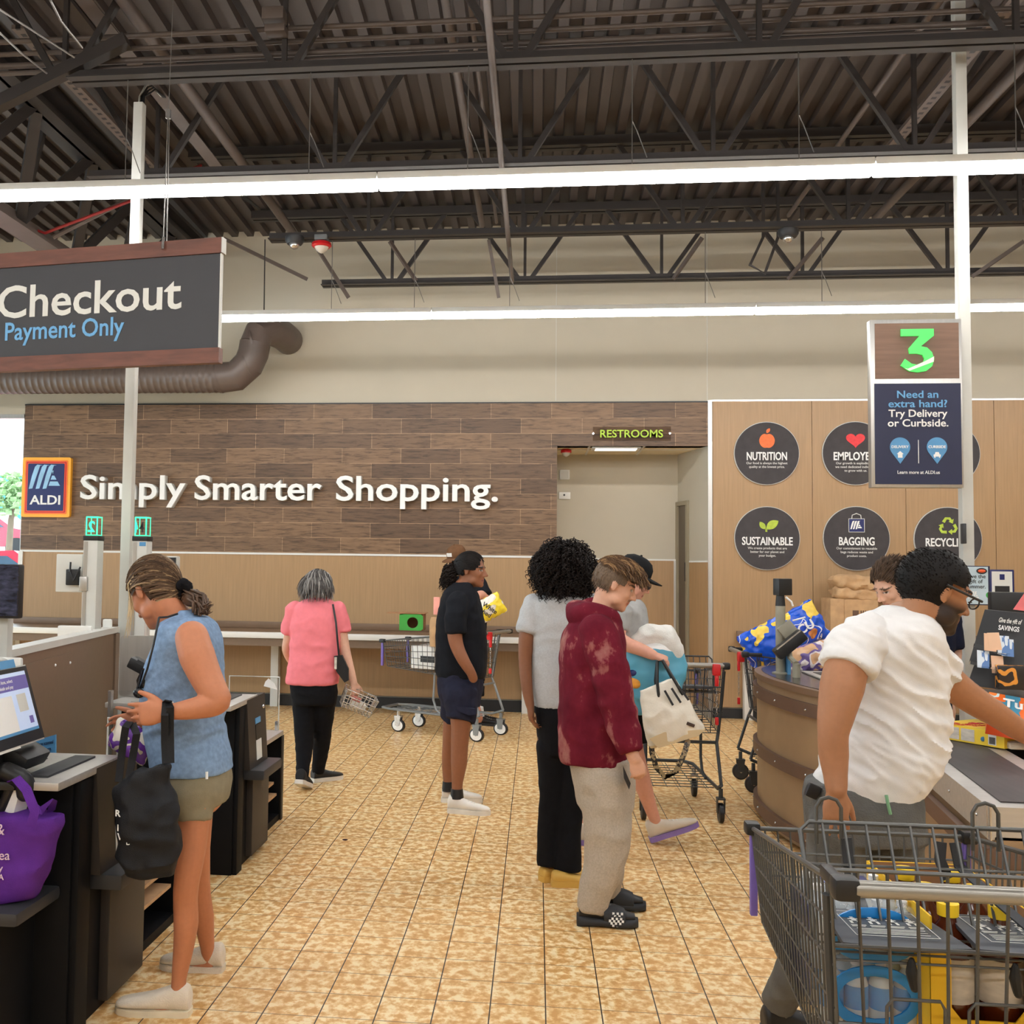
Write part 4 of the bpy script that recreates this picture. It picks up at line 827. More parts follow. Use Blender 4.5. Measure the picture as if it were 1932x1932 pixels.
def rings(L, Y, shrink=1., dx=0, dd=0.):
    """torso sections (left px, right px, row, half depth[, depth shift]) measured at depth Y"""
    out = []
    for r in L:
        l, rr, py, dep = r[:4]; y = Y+(r[4] if len(r) > 4 else 0); a, b = A(l, py, y), A(rr, py, y)
        out.append(((a+b)/2, V(((b.x-a.x)/2*shrink, 0, 0)), V((0, dep*shrink, 0))))
    return out
def lim(L): return [(A(x, y, Y), r) for x, y, Y, r in L]
def hand(k, w_, d, n, side, size=1., curl=(.3, .35, .4, .45), spread=.10, thumb=(.75, .8, .25), palm=.088):
    """palm, four unequal bent fingers and a thumb; d points to the fingers, n out of the palm, side to the thumb"""
    D, T, N = V(d).normalized(), None, V(n); N = (N-D*N.dot(D)).normalized(); T = V(side); T = (T-D*T.dot(D)-N*T.dot(N)).normalized(); z = size; w_ = V(w_)
    k.loft([(w_-D*.01*z, T*.026*z, N*.019*z), (w_+D*.02*z, T*.031*z, N*.019*z), (w_+D*.055*z, T*.041*z, N*.0165*z), (w_+D*palm*z, T*.040*z, N*.0125*z), (w_+D*(palm+.010)*z, T*.034*z, N*.008*z)], 16, 2.6)
    for i, (o, ln, r) in enumerate(((.030, .073, .0088), (.0105, .082, .0090), (-.0095, .076, .0086), (-.0285, .060, .0076))):
        b = w_+D*((palm-.008-.004*abs(i-1))*z)+T*(o*z); dr = (D+T*(o/.03*spread)).normalized(); ax = dr.cross(N); p = [(b-dr*.01*z, r*1.08*z)]; a = curl[i]*.55
        for seg, fr in enumerate((.46, .30, .24)):
            dr = Mx.Rotation(a, 3, ax) @ dr if (Mx.Rotation(a, 3, ax) @ dr).dot(N) > dr.dot(N)-1e-9 else Mx.Rotation(-a, 3, ax) @ dr
            q = (p[0][0]+dr*.01*z if not seg else p[-1][0])+dr*(ln*fr*z); p.append((q, r*(1-.10*(seg+1))*z)); a = curl[i]*1.1
        k.limb(p, 10)
    td = (D*thumb[0]+T*thumb[1]+N*thumb[2]).normalized(); b = w_+D*.022*z+T*.022*z; q = b+td*.042*z; t2 = (td+D*.55+N*.1).normalized(); q2 = q+t2*.03*z; q3 = q2+(t2+D*.2).normalized()*.024*z
    k.limb([(b, .0145*z), (q, .012*z), (q2, .0102*z), (q3, .0078*z)], 10); return k
def hair(t, hd, n, mask, flow, ln, r, col, var=.25, seed=1, curl=0., turns=3., cap=.006, skull=(.100, .080, .092), cc=(-.012, 0, .026), grow=.012, name='hair', streak=None, sides=4, steps=6, capn=36, inset=0):
    """hair as one mesh: a close cap plus n tapered strands laid along flow"""
    rnd = random.Random(seed); k = MB(); cols = []; C0 = V(cc); sk = V(skull)
    def proj(p, g):
        q = p-C0; e = math.sqrt((q.x/(sk.x+g))**2+(q.y/(sk.y+g))**2+(q.z/(sk.z+g))**2); return C0+q/e if e < 1 else p
    if cap:
        e = MB().ell(C0, [a+cap for a in sk], None, capn); keep = [f for f in e.f if mask(sum((e.v[i] for i in f), V((0, 0, 0)))/len(f))]
        k.add(e.v, keep); used = len(e.v); cols += [col]*used
    cnt = 0; tries = 0
    while cnt < n and tries < n*30:
        tries += 1; a = rnd.uniform(0, 2*math.pi); z = rnd.uniform(-1, 1); q = math.sqrt(1-z*z); d = V((q*math.cos(a), q*math.sin(a), z)); p = C0+V((d.x*sk.x, d.y*sk.y, d.z*sk.z))
        if not mask(p): continue
        cnt += 1; L = ln(p) if callable(ln) else ln; L *= rnd.uniform(.75, 1.2); g = rnd.uniform(.2, 1)*grow; pts = []; fl0 = None; ph = rnd.uniform(0, 6.28)
        p = proj(p, g)
        for i in range(steps+1):
            pts.append(p.copy()); f = V(flow(p, i/steps)); f = f.normalized()+V((rnd.uniform(-1, 1), rnd.uniform(-1, 1), rnd.uniform(-1, 1)))*.12; p = proj(p+f*(L/steps), g)
        if curl:
            out = []; m = len(pts)*3
            for j in range(m):
                u = j/(m-1)*(len(pts)-1); i = min(int(u), len(pts)-2); b = pts[i].lerp(pts[i+1], u-i); tg = (pts[i+1]-pts[i]).normalized() if (pts[i+1]-pts[i]).length > 1e-6 else V((0, 0, -1)); s1 = tg.orthogonal().normalized(); s2 = tg.cross(s1); an = ph+turns*6.28*j/m; out.append(b+(s1*math.cos(an)+s2*math.sin(an))*curl)
            pts = out
        k0 = len(k.v); m = len(pts); k.tube([hd.p(*q) for q in pts], [r*hd.s*(1-.75*(i/(m-1))**2) for i in range(m)], sides, cap=False)
        c = streak(rnd, pts[0]) if streak else col; v = 1+rnd.uniform(-var, var); cols += [tuple(x*v for x in c)]*(len(k.v)-k0)
    if cap: k.v[:used] = [hd.p(*q) for q in k.v[:used]]
    return k.build(name, 'hair', t, cols=[(*c, 1) for c in cols], ang=80)
def shoe(t, heel, d, L=.27, w_=.1, up='white', so='white', tilt=0., kind='sneaker', h=1.):
    D = V((math.cos(d), math.sin(d), 0)); S_ = V((-D.y, D.x, 0)); U = V((0, 0, 1)); heel = V(heel)
    if tilt: R = Mx.Rotation(tilt, 3, S_); D = R @ D; U = R @ U
    c = lambda s, z: heel+D*(s*L)+U*z
    st = .03 if kind != 'flat' else .022
    secs = [(-.01, .030, .034, .05), (.04, .036, .046, .058), (.2, .037, .044, .058), (.36, .038, .036, .05), (.55, .046, .026, .042), (.8, .045, .019, .034), (.95, .033, .013, .03), (1.0, .014, .007, .027)]
    o = MB().loft([(c(s, (z)*h+.004), S_*(a*w_/.1), U*(b*h)) for s, a, b, z in secs], 20, 2.3).build('shoe', up, t)
    out = []
    for s, a in ((-.03, .012), (-.015, .03), (.08, .039), (.3, .038), (.55, .047), (.78, .048), (.93, .036), (1.0, .018), (1.02, .004)): out.append((s, a*w_/.1))
    poly = [c(s, 0)+S_*a for s, a in out]+[c(s, 0)-S_*a for s, a in out[::-1]]
    MB().prism(poly, U*st).build('sole', so, o, ang=50)
    if kind == 'sneaker' and h >= 1:
        for s in (.42, .49, .56, .63): zt = (.083-.07*(s-.36))*h; MB().tube([c(s, zt-.012)+S_*.03, c(s, zt)+S_*.012, c(s, zt)-S_*.012, c(s, zt-.012)-S_*.03], .0045, 6).build('lace', 'lettergrey', o)
    return o
SK = dict(light=S(214, 164, 138), tan=S(192, 126, 92), pale=S(222, 176, 152), olive=S(166, 112, 76), brown=S(136, 88, 60), rosy=S(218, 160, 138))
down = lambda p, s: (0, 0, -1)

# ---- woman in blue at the self checkout
Y = 3.73; t = thing('person', 'woman in a sleeveless blue top and khaki shorts carrying a black tote bag', 'person', (-1.33, Y, 0))
R1 = [(322, 388, 1163, .085), (312, 403, 1180, .155), (301, 412, 1208, .172), (287, 416, 1242, .165), (273, 418, 1285, .165), (274, 418, 1318, .158), (279, 418, 1352, .158), (281, 421, 1388, .165), (289, 430, 1422, .178), (296, 433, 1452, .182)]
hd = Head(A(291, 1114, Y), (-.68, .40, -.60), 1.04); k = MB(); hd.shape(k); hd.neck(k, A(343, 1178, Y+.01), .055)
k.loft(rings(R1[1:], Y, .9)); k.loft(rings([(300, 428, 1440, .15), (306, 424, 1500, .15), (318, 405, 1530, .13)], Y))
arm = [(362, 1203, 3.545, .060), (372, 1238, 3.52, .064), (390, 1280, 3.50, .056), (405, 1308, 3.48, .049), (411, 1322, 3.475, .046), (392, 1331, 3.465, .043), (358, 1338, 3.45, .036), (330, 1342, 3.44, .029), (316, 1343, 3.435, .027)]
k.limb(lim(arm), 18); hand(k, A(318, 1343, 3.435), (-1, -.03, -.10), (.05, 1, -.15), (-.1, .1, 1), 1.04, (.2, .3, .36, .42), .08, (.8, .72, .1))
k.limb(lim([(350, 1210, 3.90, .055), (335, 1290, 3.93, .045), (325, 1335, 3.93, .04), (292, 1352, 3.9, .032), (270, 1360, 3.86, .026)]), 14); hand(k, A(272, 1360, 3.86), (-1, -.1, -.1), (0, -1, -.3), (0, 0, 1), .95, (.5, .5, .6, .6))
k.limb(lim([(366, 1500, 3.64, .075), (364, 1560, 3.63, .058), (360, 1610, 3.62, .052), (352, 1665, 3.61, .046), (350, 1700, 3.62, .044), (351, 1740, 3.63, .045), (346, 1790, 3.64, .037), (338, 1845, 3.65, .027), (336, 1880, 3.65, .027)]), 16)
k.limb(lim([(370, 1510, 3.85, .07), (372, 1600, 3.87, .05), (376, 1680, 3.92, .043), (384, 1730, 3.97, .041), (391, 1785, 4.03, .028), (396, 1818, 4.06, .026)]), 16)
k.limb([(A(336, 1888, 3.65), .024), (A(290, 1906, 3.64), .014)]); k.limb([(A(396, 1818, 4.05), .024), (A(350, 1830, 4.04), .014)])
body(t, k, SK['tan'], hd, .005, brow=S(120, 90, 60), it=4)
co = MB(); co.loft(rings(R1, Y)); co.loft([(A(340, 1150, Y), V((.062, 0, .0)), V((0, .06, 0))), (A(345, 1168, Y), V((.078, 0, 0)), V((0, .085, 0))), (A(350, 1185, Y), V((.09, 0, 0)), V((0, .12, 0)))])
M['bluetop'] = cloth('heather_blue_cotton', S(124, 150, 182), .16, bump=.15, scale=60); M['khaki'] = cloth('khaki_cotton', S(138, 130, 108), .06); M['canvas'] = cloth('cream_canvas', S(226, 214, 196), .05, bump=.4, bscale=240)
garment(t, 'top', co, 'bluetop', .006, .019, (6, 6, 17), 3, mask=lambda p: min(1, .18+max(0, 1.2-p[2])*2)*min(1, max(.15, (p[2]-.92)*10)), it=3, skew=-.5)
co = MB(); co.loft(rings([(302, 426, 1440, .165), (301, 430, 1478, .177), (312, 423, 1512, .172)], Y)); co.slv(lim([(352, 1495, 3.64, .092), (363, 1530, 3.635, .072), (364, 1549, 3.63, .0655)]), 18); co.slv(lim([(360, 1495, 3.84, .09), (364, 1530, 3.85, .07), (368, 1546, 3.855, .062)]), 18)
garment(t, 'shorts', co, 'khaki', .007, .006, (8, 8, 8), 5)
shoe(t, (A(358, 1912, 3.66).x, 3.655, .0), math.pi*1.01, .268, .1, 'canvas', pm('cream_sole', S(222, 210, 184), .6), kind='flat'); shoe(t, (A(420, 1832, 4.06).x, 4.06, .0), math.pi*1.0, .255, .1, 'canvas', 'canvas', kind='flat')
blo = lambda rn, p: S(176, 164, 146) if p.x > .04 and rn.random() < .6 else S(160, 134, 100) if rn.random() < .10 else (S(86, 66, 50) if rn.random() < .6 else S(114, 90, 68))
tail = V(hd.loc(A(348, 1118, Y-.02)))
hair(t, hd, 1300, lambda p: p.x < .09 and p.z > -.055+1.7*max(0, p.x-.0)-.035*(p.x < -.03) and not (p.x > -.03 and abs(p.y) > .05 and p.z < .012), lambda p, s: (tail-V(p)).normalized()+V((-.1, 0, .5*(1-s)*(1-s))), lambda p: (tail-V(p)).length*1.0, .0027, S(78, 60, 46), streak=blo, seed=4, grow=.012, cap=.003, steps=8, skull=(.100, .080, .106), cc=(-.012, 0, .012))
bun = A(356, 1128, Y-.02); b = MB()
for i in range(150):
    rn = random.Random(i); a = rn.uniform(0, 6.28); q = bun+V((rn.uniform(-.025, .02), rn.uniform(-.03, .03), rn.uniform(-.015, .035))); e1 = bun+V((.045+rn.uniform(-.02, .03), rn.uniform(-.035, .035), -.04+rn.uniform(-.025, .02)))
    m_ = q.lerp(e1, .5)+V((.02, rn.uniform(-.02, .02), .012)); b.tube([q, m_, e1, e1+V((rn.uniform(0, .02), 0, .01))], [.004, .006, .004, .001], 5, cap=False)
b.ell(bun+V((.01, 0, .0)), (.036, .034, .034)); b.build('ponytail', pm('brown_bun_hair', S(84, 62, 46), .5, var=.4, scale=60, stretch=(1, 1, .3)), t, ang=80)
k = MB(); sc0 = A(345, 1114, Y-.02)
for i in range(9):
    a = i*.7; k.ell(sc0+V((.016*math.cos(a)+.010*(i-4)*.4, .034*math.sin(a), .028*math.cos(a*1.3))), (.017, .018, .02), None, 10)
garment(t, 'scrunchie', k, cloth('black_velvet', S(20, 20, 24)), .005, .003, (60, 60, 60))
k = MB()
for i in range(26):
    rn = random.Random(50+i); a = A(256+rn.uniform(-4, 14), 1082+rn.uniform(-4, 10), Y-.02+rn.uniform(-.05, .06)); x = rn.uniform(-14, 4); L = rn.uniform(25, 105)
    k.tube([a, a+V((-.022, 0, -.03)), A(250+x*.5, 1100+L*.5, Y), A(244+x*.5+rn.uniform(-5, 5), 1100+L, Y)], [.003, .003, .0024, .001], 4, cap=False)
k.build('loose_strands', pm('pale_hair', S(206, 186, 150), .45, var=.1), t, ang=80)
k = MB(); k.tube([A(300, 1165, Y-.16), A(290, 1215, Y-.19), A(278, 1262, Y-.17), A(264, 1300, Y-.12)], .004, 6); k.tube([A(335, 1158, Y-.09), A(316, 1164, Y-.13), A(300, 1165, Y-.16)], .004, 6); k.build('lanyard', 'black', t)
k = MB(); k.tube([A(270, 1262, Y-.15), A(262, 1290, Y-.13), A(256, 1312, Y-.14), A(266, 1300, Y-.12), A(272, 1280, Y-.12)], .006, 6); k.ell(A(262, 1308, Y-.14), (.022, .008, .018)); k.ell(A(272, 1290, Y-.13), (.012, .008, .02)); k.build('eyeglasses', pm('glossy_black', S(22, 22, 24), .12), t)
k = MB(); w0 = A(322, 1342, 3.44); k.tube([w0+V((0, .031*math.sin(a), .031*math.cos(a))) for a in [i*.4488 for i in range(14)]], .005, 6, closed=True); k.build('bracelet', 'letterwhite', t)
MB().tube([A(390, 1456, Y-.175), A(390, 1470, Y-.178)], .005, 6).build('drawstring', 'letterwhite', t)

# ---- man in the white t-shirt
Y = 3.45; t = thing('person', 'bearded man in a white t-shirt, glasses and grey jeans reaching over the belt', 'person', (1.05, Y, 0))
R2 = [(1668, 1738, 1146, .075), (1632, 1752, 1168, .15), (1606, 1765, 1196, .185), (1590, 1774, 1240, .185), (1588, 1780, 1300, .175), (1588, 1780, 1350, .172), (1578, 1776, 1400, .172), (1560, 1766, 1440, .175), (1540, 1750, 1472, .178), (1545, 1725, 1500, .172)]
hd = Head(A(1763, 1114, 3.40), (.92, .18, -.31), 1.07); k = MB(); hd.shape(k, 1.05); hd.neck(k, A(1702, 1172, 3.45), .054)
k.loft(rings(R2[1:], Y, .9))
k.limb(lim([(1624, 1214, 3.31, .05), (1600, 1252, 3.25, .064), (1588, 1298, 3.22, .064), (1577, 1350, 3.20, .053), (1572, 1385, 3.19, .044), (1573, 1425, 3.19, .043), (1576, 1462, 3.18, .035), (1578, 1488, 3.17, .031)]), 18)
hand(k, A(1577, 1488, 3.17), (-.02, -.05, -1), (0, 1, .1), (1, 0, 0), .93, (.25, .2, .2, .3), .22, (.75, .55, .35))
k.limb(lim([(1745, 1240, 3.6, .06), (1795, 1290, 3.66, .055), (1838, 1322, 3.70, .05), (1875, 1345, 3.74, .045), (1915, 1372, 3.80, .04), (1952, 1396, 3.86, .03)]), 16); hand(k, A(1950, 1395, 3.86), (.85, .35, -.2), (0, .2, -1), (-.3, 1, 0), 1.0, (.4, .4, .4, .4))
k.loft(rings([(1530, 1728, 1480, .15), (1532, 1730, 1540, .15)], Y)); k.limb(lim([(1590, 1560, 3.38, .08), (1562, 1680, 3.45, .06), (1512, 1800, 3.62, .045), (1468, 1893, 3.74, .035)])); k.limb(lim([(1680, 1570, 3.5, .08), (1675, 1700, 3.5, .065), (1662, 1850, 3.5, .05), (1652, 1935, 3.5, .04)]))
def beard2(x, ay, w):
    if w > -.012 or x < -.005: return 0
    if x > .06 and (ay/.024)**2+((w+.067)/.011)**2 < 1: return 0
    if w > -.052 and x > .055 and ay < .05: return .55 if (w < -.04 and ay < .032 and x > .07) else max(0, (ay-.036)*30)
    return min(.94, (-.012-w)*34)
body(t, k, S(172, 120, 86), hd, .005, brow=S(22, 17, 15), beard=beard2, it=4)
M['whitetee'] = cloth('white_cotton', S(224, 222, 220), .02, bump=.12)
co = MB(); co.loft(rings(R2, Y)); co.slv(lim([(1636, 1200, 3.36, .072), (1614, 1222, 3.29, .079), (1603, 1250, 3.25, .079), (1599, 1262, 3.24, .078)]), 18); co.slv(lim([(1735, 1230, 3.56, .075), (1762, 1256, 3.61, .072), (1778, 1270, 3.635, .068)]), 18)
garment(t, 't_shirt', co, 'whitetee', .006, .021, (7, 7, 17), 11, mask=lambda p: (.35+.65*min(1, max(0, 1.5-p[2])*2.5))*min(1, max(.1, (p[2]-.93)*12)), it=2, skew=.6)
M['jeans'] = cloth('grey_denim', S(98, 98, 96), .16, bump=.3, bscale=200, scale=14)
co = MB(); co.loft(rings([(1523, 1733, 1476, .168), (1522, 1736, 1530, .178), (1530, 1742, 1575, .172)], Y)); co.slv(lim([(1588, 1560, 3.38, .098), (1566, 1680, 3.45, .08), (1516, 1800, 3.62, .064), (1468, 1895, 3.745, .053)]), 18); co.slv(lim([(1685, 1570, 3.5, .098), (1678, 1700, 3.5, .085), (1664, 1850, 3.5, .07), (1653, 1935, 3.5, .064)]), 18)
garment(t, 'jeans', co, 'jeans', .008, .009, (8, 8, 10), 8)
shoe(t, (.80, 3.78, 0), .15, .29, .11, 'black', 'black'); shoe(t, (1.17, 3.5, 0), .1, .29, .11, 'black', 'black')
hair(t, hd, 1500, lambda p: p.z > -.050+1.45*max(0, p.x+.005) and not (p.x > -.005 and p.z < .02) and not ((p.x+.035)**2+p.y**2 < .0009 and p.z > .08), lambda p, s: (-.5, p.y*4, .1), .008, .0011, S(20, 16, 15), seed=9, cap=.006, grow=.0075, steps=2, var=.4, capn=64)
k = MB()
for s_ in (-1, 1):
    k.tube([hd.p(-.02, .086*s_, .012), hd.p(.05, .082*s_, .006), hd.p(.108, .066*s_, .004)], .0042, 6); ring_ = [hd.p(.108, (.032+.023*math.cos(a))*s_, -.004+.016*math.sin(a)) for a in [i*.3927 for i in range(16)]]; k.tube(ring_, .0024, 5, closed=True)
k.tube([hd.p(.114, -.008, .002), hd.p(.118, 0, .004), hd.p(.114, .008, .002)], .002, 5); k.build('eyeglasses', 'black', t)
MB().box(A(1533, 1492, Y-.1), (.04, .03, .045), Mx.Rotation(.4, 3, 'Y'), .008).build('wallet', 'black', t, label='black wallet sticking out of the back pocket')
MB().tube([A(1672, 1500, Y-.19), A(1676, 1520, Y-.20), A(1680, 1536, Y-.195)], .005, 6).build('key_cord', pm('green_cord', S(120, 170, 130), .5), t)

# ---- boy in the maroon hoodie
Y = 4.9; t = thing('person', 'young man in a bleach-spotted maroon hoodie, pale grey sweatpants and black slides', 'person', (.33, Y, 0))
def hoodie_mat():
    m, tr, b = _mat('bleached_maroon'); n = nd(tr, 'ShaderNodeTexNoise'); n.inputs['Scale'].default_value = 7; n.inputs['Detail'].default_value = 5; n.inputs['Roughness'].default_value = .6; tr.links.new(coords(tr, (1, 1, .7)), n.inputs['Vector'])
    tr.links.new(ramp(tr, n.outputs['Fac'], [(.4, S(92, 20, 36)), (.56, S(108, 28, 44)), (.60, S(142, 80, 80)), (.70, S(160, 112, 104))]), b.inputs['Base Color']); b.inputs['Roughness'].default_value = .9; b.inputs['Specular IOR Level'].default_value = .15
    return m
M['hoodie'] = hoodie_mat(); M['sweat'] = cloth('oatmeal_fleece', S(178, 168, 154), .1, scale=120)
R3 = [(1085, 1168, 1160, .10), (1072, 1172, 1180, .16), (1060, 1178, 1210, .19), (1056, 1182, 1260, .185), (1055, 1184, 1320, .18), (1054, 1184, 1380, .18), (1054, 1184, 1420, .18), (1058, 1183, 1436, .176)]
hd = Head(A(1161, 1101, Y), (.90, .02, -.40), .98); k = MB(); hd.shape(k, .95); hd.neck(k, A(1130, 1165, Y), .05)
k.loft(rings(R3[1:], Y, .86)); k.limb(lim([(1140, 1200, 4.73, .05), (1168, 1330, 4.7, .04), (1192, 1420, 4.66, .03), (1198, 1432, 4.655, .027)])); hand(k, A(1197, 1428, 4.655), (.25, 0, -1), (-.3, 1, 0), (1, .1, .1), .88, (.9, .95, 1, 1), .05, (.8, .4, .4)); k.limb(lim([(1120, 1210, 5.07, .05), (1140, 1330, 5.1, .04), (1165, 1420, 5.1, .03)]))
k.limb(lim([(1125, 1440, 4.82, .075), (1128, 1560, 4.82, .06), (1118, 1712, 4.82, .033)])); k.limb(lim([(1140, 1440, 5.0, .075), (1145, 1560, 5.0, .06), (1135, 1690, 5.05, .035)]))
body(t, k, SK['light'], hd, .006, brow=S(90, 66, 44), beard=lambda x, ay, w: .6 if (x > .078 and ay < .026 and -.056 < w < -.043) else 0)
co = MB(); co.loft(rings(R3, Y)); co.slv(lim([(1128, 1196, 4.74, .085), (1150, 1260, 4.71, .085), (1165, 1330, 4.70, .078), (1180, 1385, 4.68, .068), (1192, 1418, 4.66, .052)]), 18); co.slv(lim([(1118, 1200, 5.06, .085), (1135, 1280, 5.09, .08), (1150, 1360, 5.1, .065)]))
co.limb([(A(1094, 1148, Y+.07), .044), (A(1088, 1154, Y), .052), (A(1094, 1160, Y-.08), .048), (A(1120, 1154, Y-.10), .043), (A(1148, 1162, Y-.085), .037), (A(1160, 1176, Y-.03), .032)], 14); co.limb([(A(1092, 1152, Y+.07), .042), (A(1122, 1142, Y+.09), .042), (A(1150, 1156, Y+.07), .036), (A(1160, 1178, Y), .03)], 14)
garment(t, 'hoodie', co, 'hoodie', .008, .010, (6, 6, 10), 21)
co = MB(); co.loft(rings([(1074, 1190, 1425, .17), (1082, 1196, 1470, .17), (1092, 1194, 1520, .165)], Y)); co.slv(lim([(1140, 1470, 4.82, .11), (1146, 1560, 4.82, .104), (1142, 1620, 4.82, .094), (1124, 1680, 4.82, .072), (1116, 1718, 4.82, .058)]), 18); co.slv(lim([(1135, 1470, 5.0, .10), (1142, 1560, 5.0, .09), (1148, 1640, 5.03, .07), (1146, 1685, 5.06, .05)]), 18)
garment(t, 'sweatpants', co, 'sweat', .008, .010, (7, 7, 7), 24)
M['eva'] = pm('black_foam_slide', S(40, 42, 46), .7, var=.06)
def slide(hx, hy, sub):
    o = MB().loft([((hx+s*.275, hy, .022), V((0, a, 0)), V((0, 0, .02+.008*(s < .15)))) for s, a in ((0, .028), (.06, .042), (.35, .042), (.65, .054), (.88, .05), (1.0, .022))], 20, 3).build('slide', 'eva', t)
    k = MB(); 
    for i in range(9): pass
    MB().loft([((hx+.12, hy, .055), V((0, .046, 0)), V((0, 0, .044))), ((hx+.17, hy, .05), V((0, .054, 0)), V((0, 0, .045))), ((hx+.215, hy, .044), V((0, .053, 0)), V((0, 0, .034)))], 20, 2.3).build('strap', 'eva', o)
    MB().loft([((hx+.01, hy, .06), V((0, .032, 0)), V((0, 0, .036))), ((hx+.08, hy, .075), V((0, .034, 0)), V((0, 0, .05))), ((hx+.2, hy, .05), V((0, .038, 0)), V((0, 0, .026))), ((hx+.26, hy, .045), V((0, .026, 0)), V((0, 0, .014)))], 16).build('sock', 'black', o)
    if sub:
        k = MB()
        for i in range(7):
            for j in range(6):
                if (i+j) % 2 or (i-3)**2+(j-2.5)**2 > 11: continue
                k.box((hx+.142+i*.0095+(j*.002), hy-.0535+.002*abs(j-2), .018+j*.0105), (.0095, .006, .0095))
        k.build('check_patch', 'letterwhite', o, smooth=False)
slide(A(1088, 1738, 4.82).x, 4.82, True); slide(A(1108, 1705, 5.06).x+.0, 5.06, False)
top = lambda p: p.z > .035+.55*max(0, -p.x)*.4 and not (abs(p.y) > .066 and p.z < .05)
hb = lambda rn, p: S(150, 116, 80) if rn.random() < .3 else S(98, 72, 50)
hair(t, hd, 900, lambda p: top(p) and p.x < .075, lambda p, s: (1-.4*s, p.y*5*(1+s), .35-1.6*s), lambda p: .07, .0032, S(84, 62, 44), streak=hb, seed=3, grow=.016, var=.2)
hair(t, hd, 500, lambda p: p.z > -.052+.4*max(0, p.x+.04) and p.x < .045 and not (p.x > -.02 and p.z < .01), lambda p, s: (-.2, 0, -1), .016, .0028, S(118, 100, 84), seed=6, cap=.004, grow=.005, steps=2, name='faded_sides')
MB().prism([A(1176, 1446, 4.715), A(1190, 1478, 4.71), A(1187, 1490, 4.71), A(1178, 1470, 4.71)], (0, .03, 0)).build('pocket', 'base', t, smooth=False)

# ---- woman with the curly hair
Y = 5.5; t = thing('person', 'woman seen from behind with a mass of dark curls, grey t-shirt and black flared pants', 'person', (.13, Y, 0))
R4 = [(1030, 1090, 1118, .08), (1008, 1112, 1130, .12), (999, 1122, 1150, .125), (1003, 1124, 1200, .125), (1003, 1124, 1250, .125), (1004, 1122, 1295, .13), (1009, 1118, 1332, .14)]
hd = Head(A(1066, 1089, Y), (.5, .84, -.15), 1.0); k = MB(); hd.shape(k); hd.neck(k, A(1060, 1125, Y), .05); k.loft(rings(R4[1:], Y, .88))
k.limb(lim([(1004, 1148, 5.48, .045), (994, 1200, 5.46, .043), (991, 1245, 5.45, .036), (994, 1295, 5.42, .031), (1000, 1330, 5.4, .024)])); hand(k, A(1000, 1328, 5.4), (.1, 0, -1), (1, .2, 0), (.2, 1, 0), .95, (.5, .5, .5, .5)); k.limb(lim([(1122, 1150, 5.55, .045), (1130, 1240, 5.6, .036), (1125, 1310, 5.68, .026)]))
k.loft(rings([(1008, 1116, 1330, .13), (1014, 1110, 1400, .13)], Y)); k.limb(lim([(1038, 1400, 5.47, .07), (1036, 1540, 5.47, .045), (1033, 1650, 5.46, .03)])); k.limb(lim([(1082, 1400, 5.5, .07), (1074, 1540, 5.46, .045), (1060, 1655, 5.43, .03)]))
body(t, k, SK['brown'], hd, .007)
M['heather'] = cloth('light_grey_heather', S(186, 188, 190), .07, scale=120); M['blackpants'] = cloth('black_knit', S(18, 18, 22), .15)
co = MB(); co.loft(rings(R4, Y)); co.slv(lim([(1010, 1142, 5.48, .062), (1000, 1172, 5.47, .062), (995, 1194, 5.46, .058)]), 16); co.slv(lim([(1116, 1142, 5.54, .062), (1126, 1190, 5.57, .058)]), 16); garment(t, 't_shirt', co, 'heather', .008, .009, (6, 6, 11), 31)
co = MB(); co.loft(rings([(1008, 1114, 1322, .135), (1012, 1110, 1370, .145), (1018, 1104, 1420, .13)], Y)); co.slv(lim([(1042, 1410, 5.47, .085), (1042, 1500, 5.47, .067), (1035, 1570, 5.46, .056), (1035, 1632, 5.455, .06)]), 16); co.slv(lim([(1078, 1410, 5.5, .085), (1076, 1500, 5.47, .07), (1073, 1570, 5.45, .064), (1071, 1642, 5.43, .07)]), 16); garment(t, 'pants', co, 'blackpants', .008, .005, (8, 8, 8), 33)
M['clog'] = pm('yellow_clog', S(214, 172, 84), .6, var=.05)
shoe(t, (A(1022, 1660, 5.45).x, 5.44, 0), .55, .25, .1, 'clog', 'clog', h=.7); shoe(t, (A(1042, 1668, 5.4).x, 5.38, 0), .12, .26, .1, 'clog', 'clog', h=.7)
hair(t, hd, 1500, lambda p: p.z > -.07 and p.x < .07, lambda p, s: (p.x*9*(1-s)-.15*s, p.y*10*(1-s), (p.z-.0)*7*(1-s)-1.7*s), lambda p: .10 if p.z > .03 else .085, .0042, S(30, 22, 19), var=.45, seed=8, curl=.0075, turns=4, grow=.045, cap=.034, steps=5)

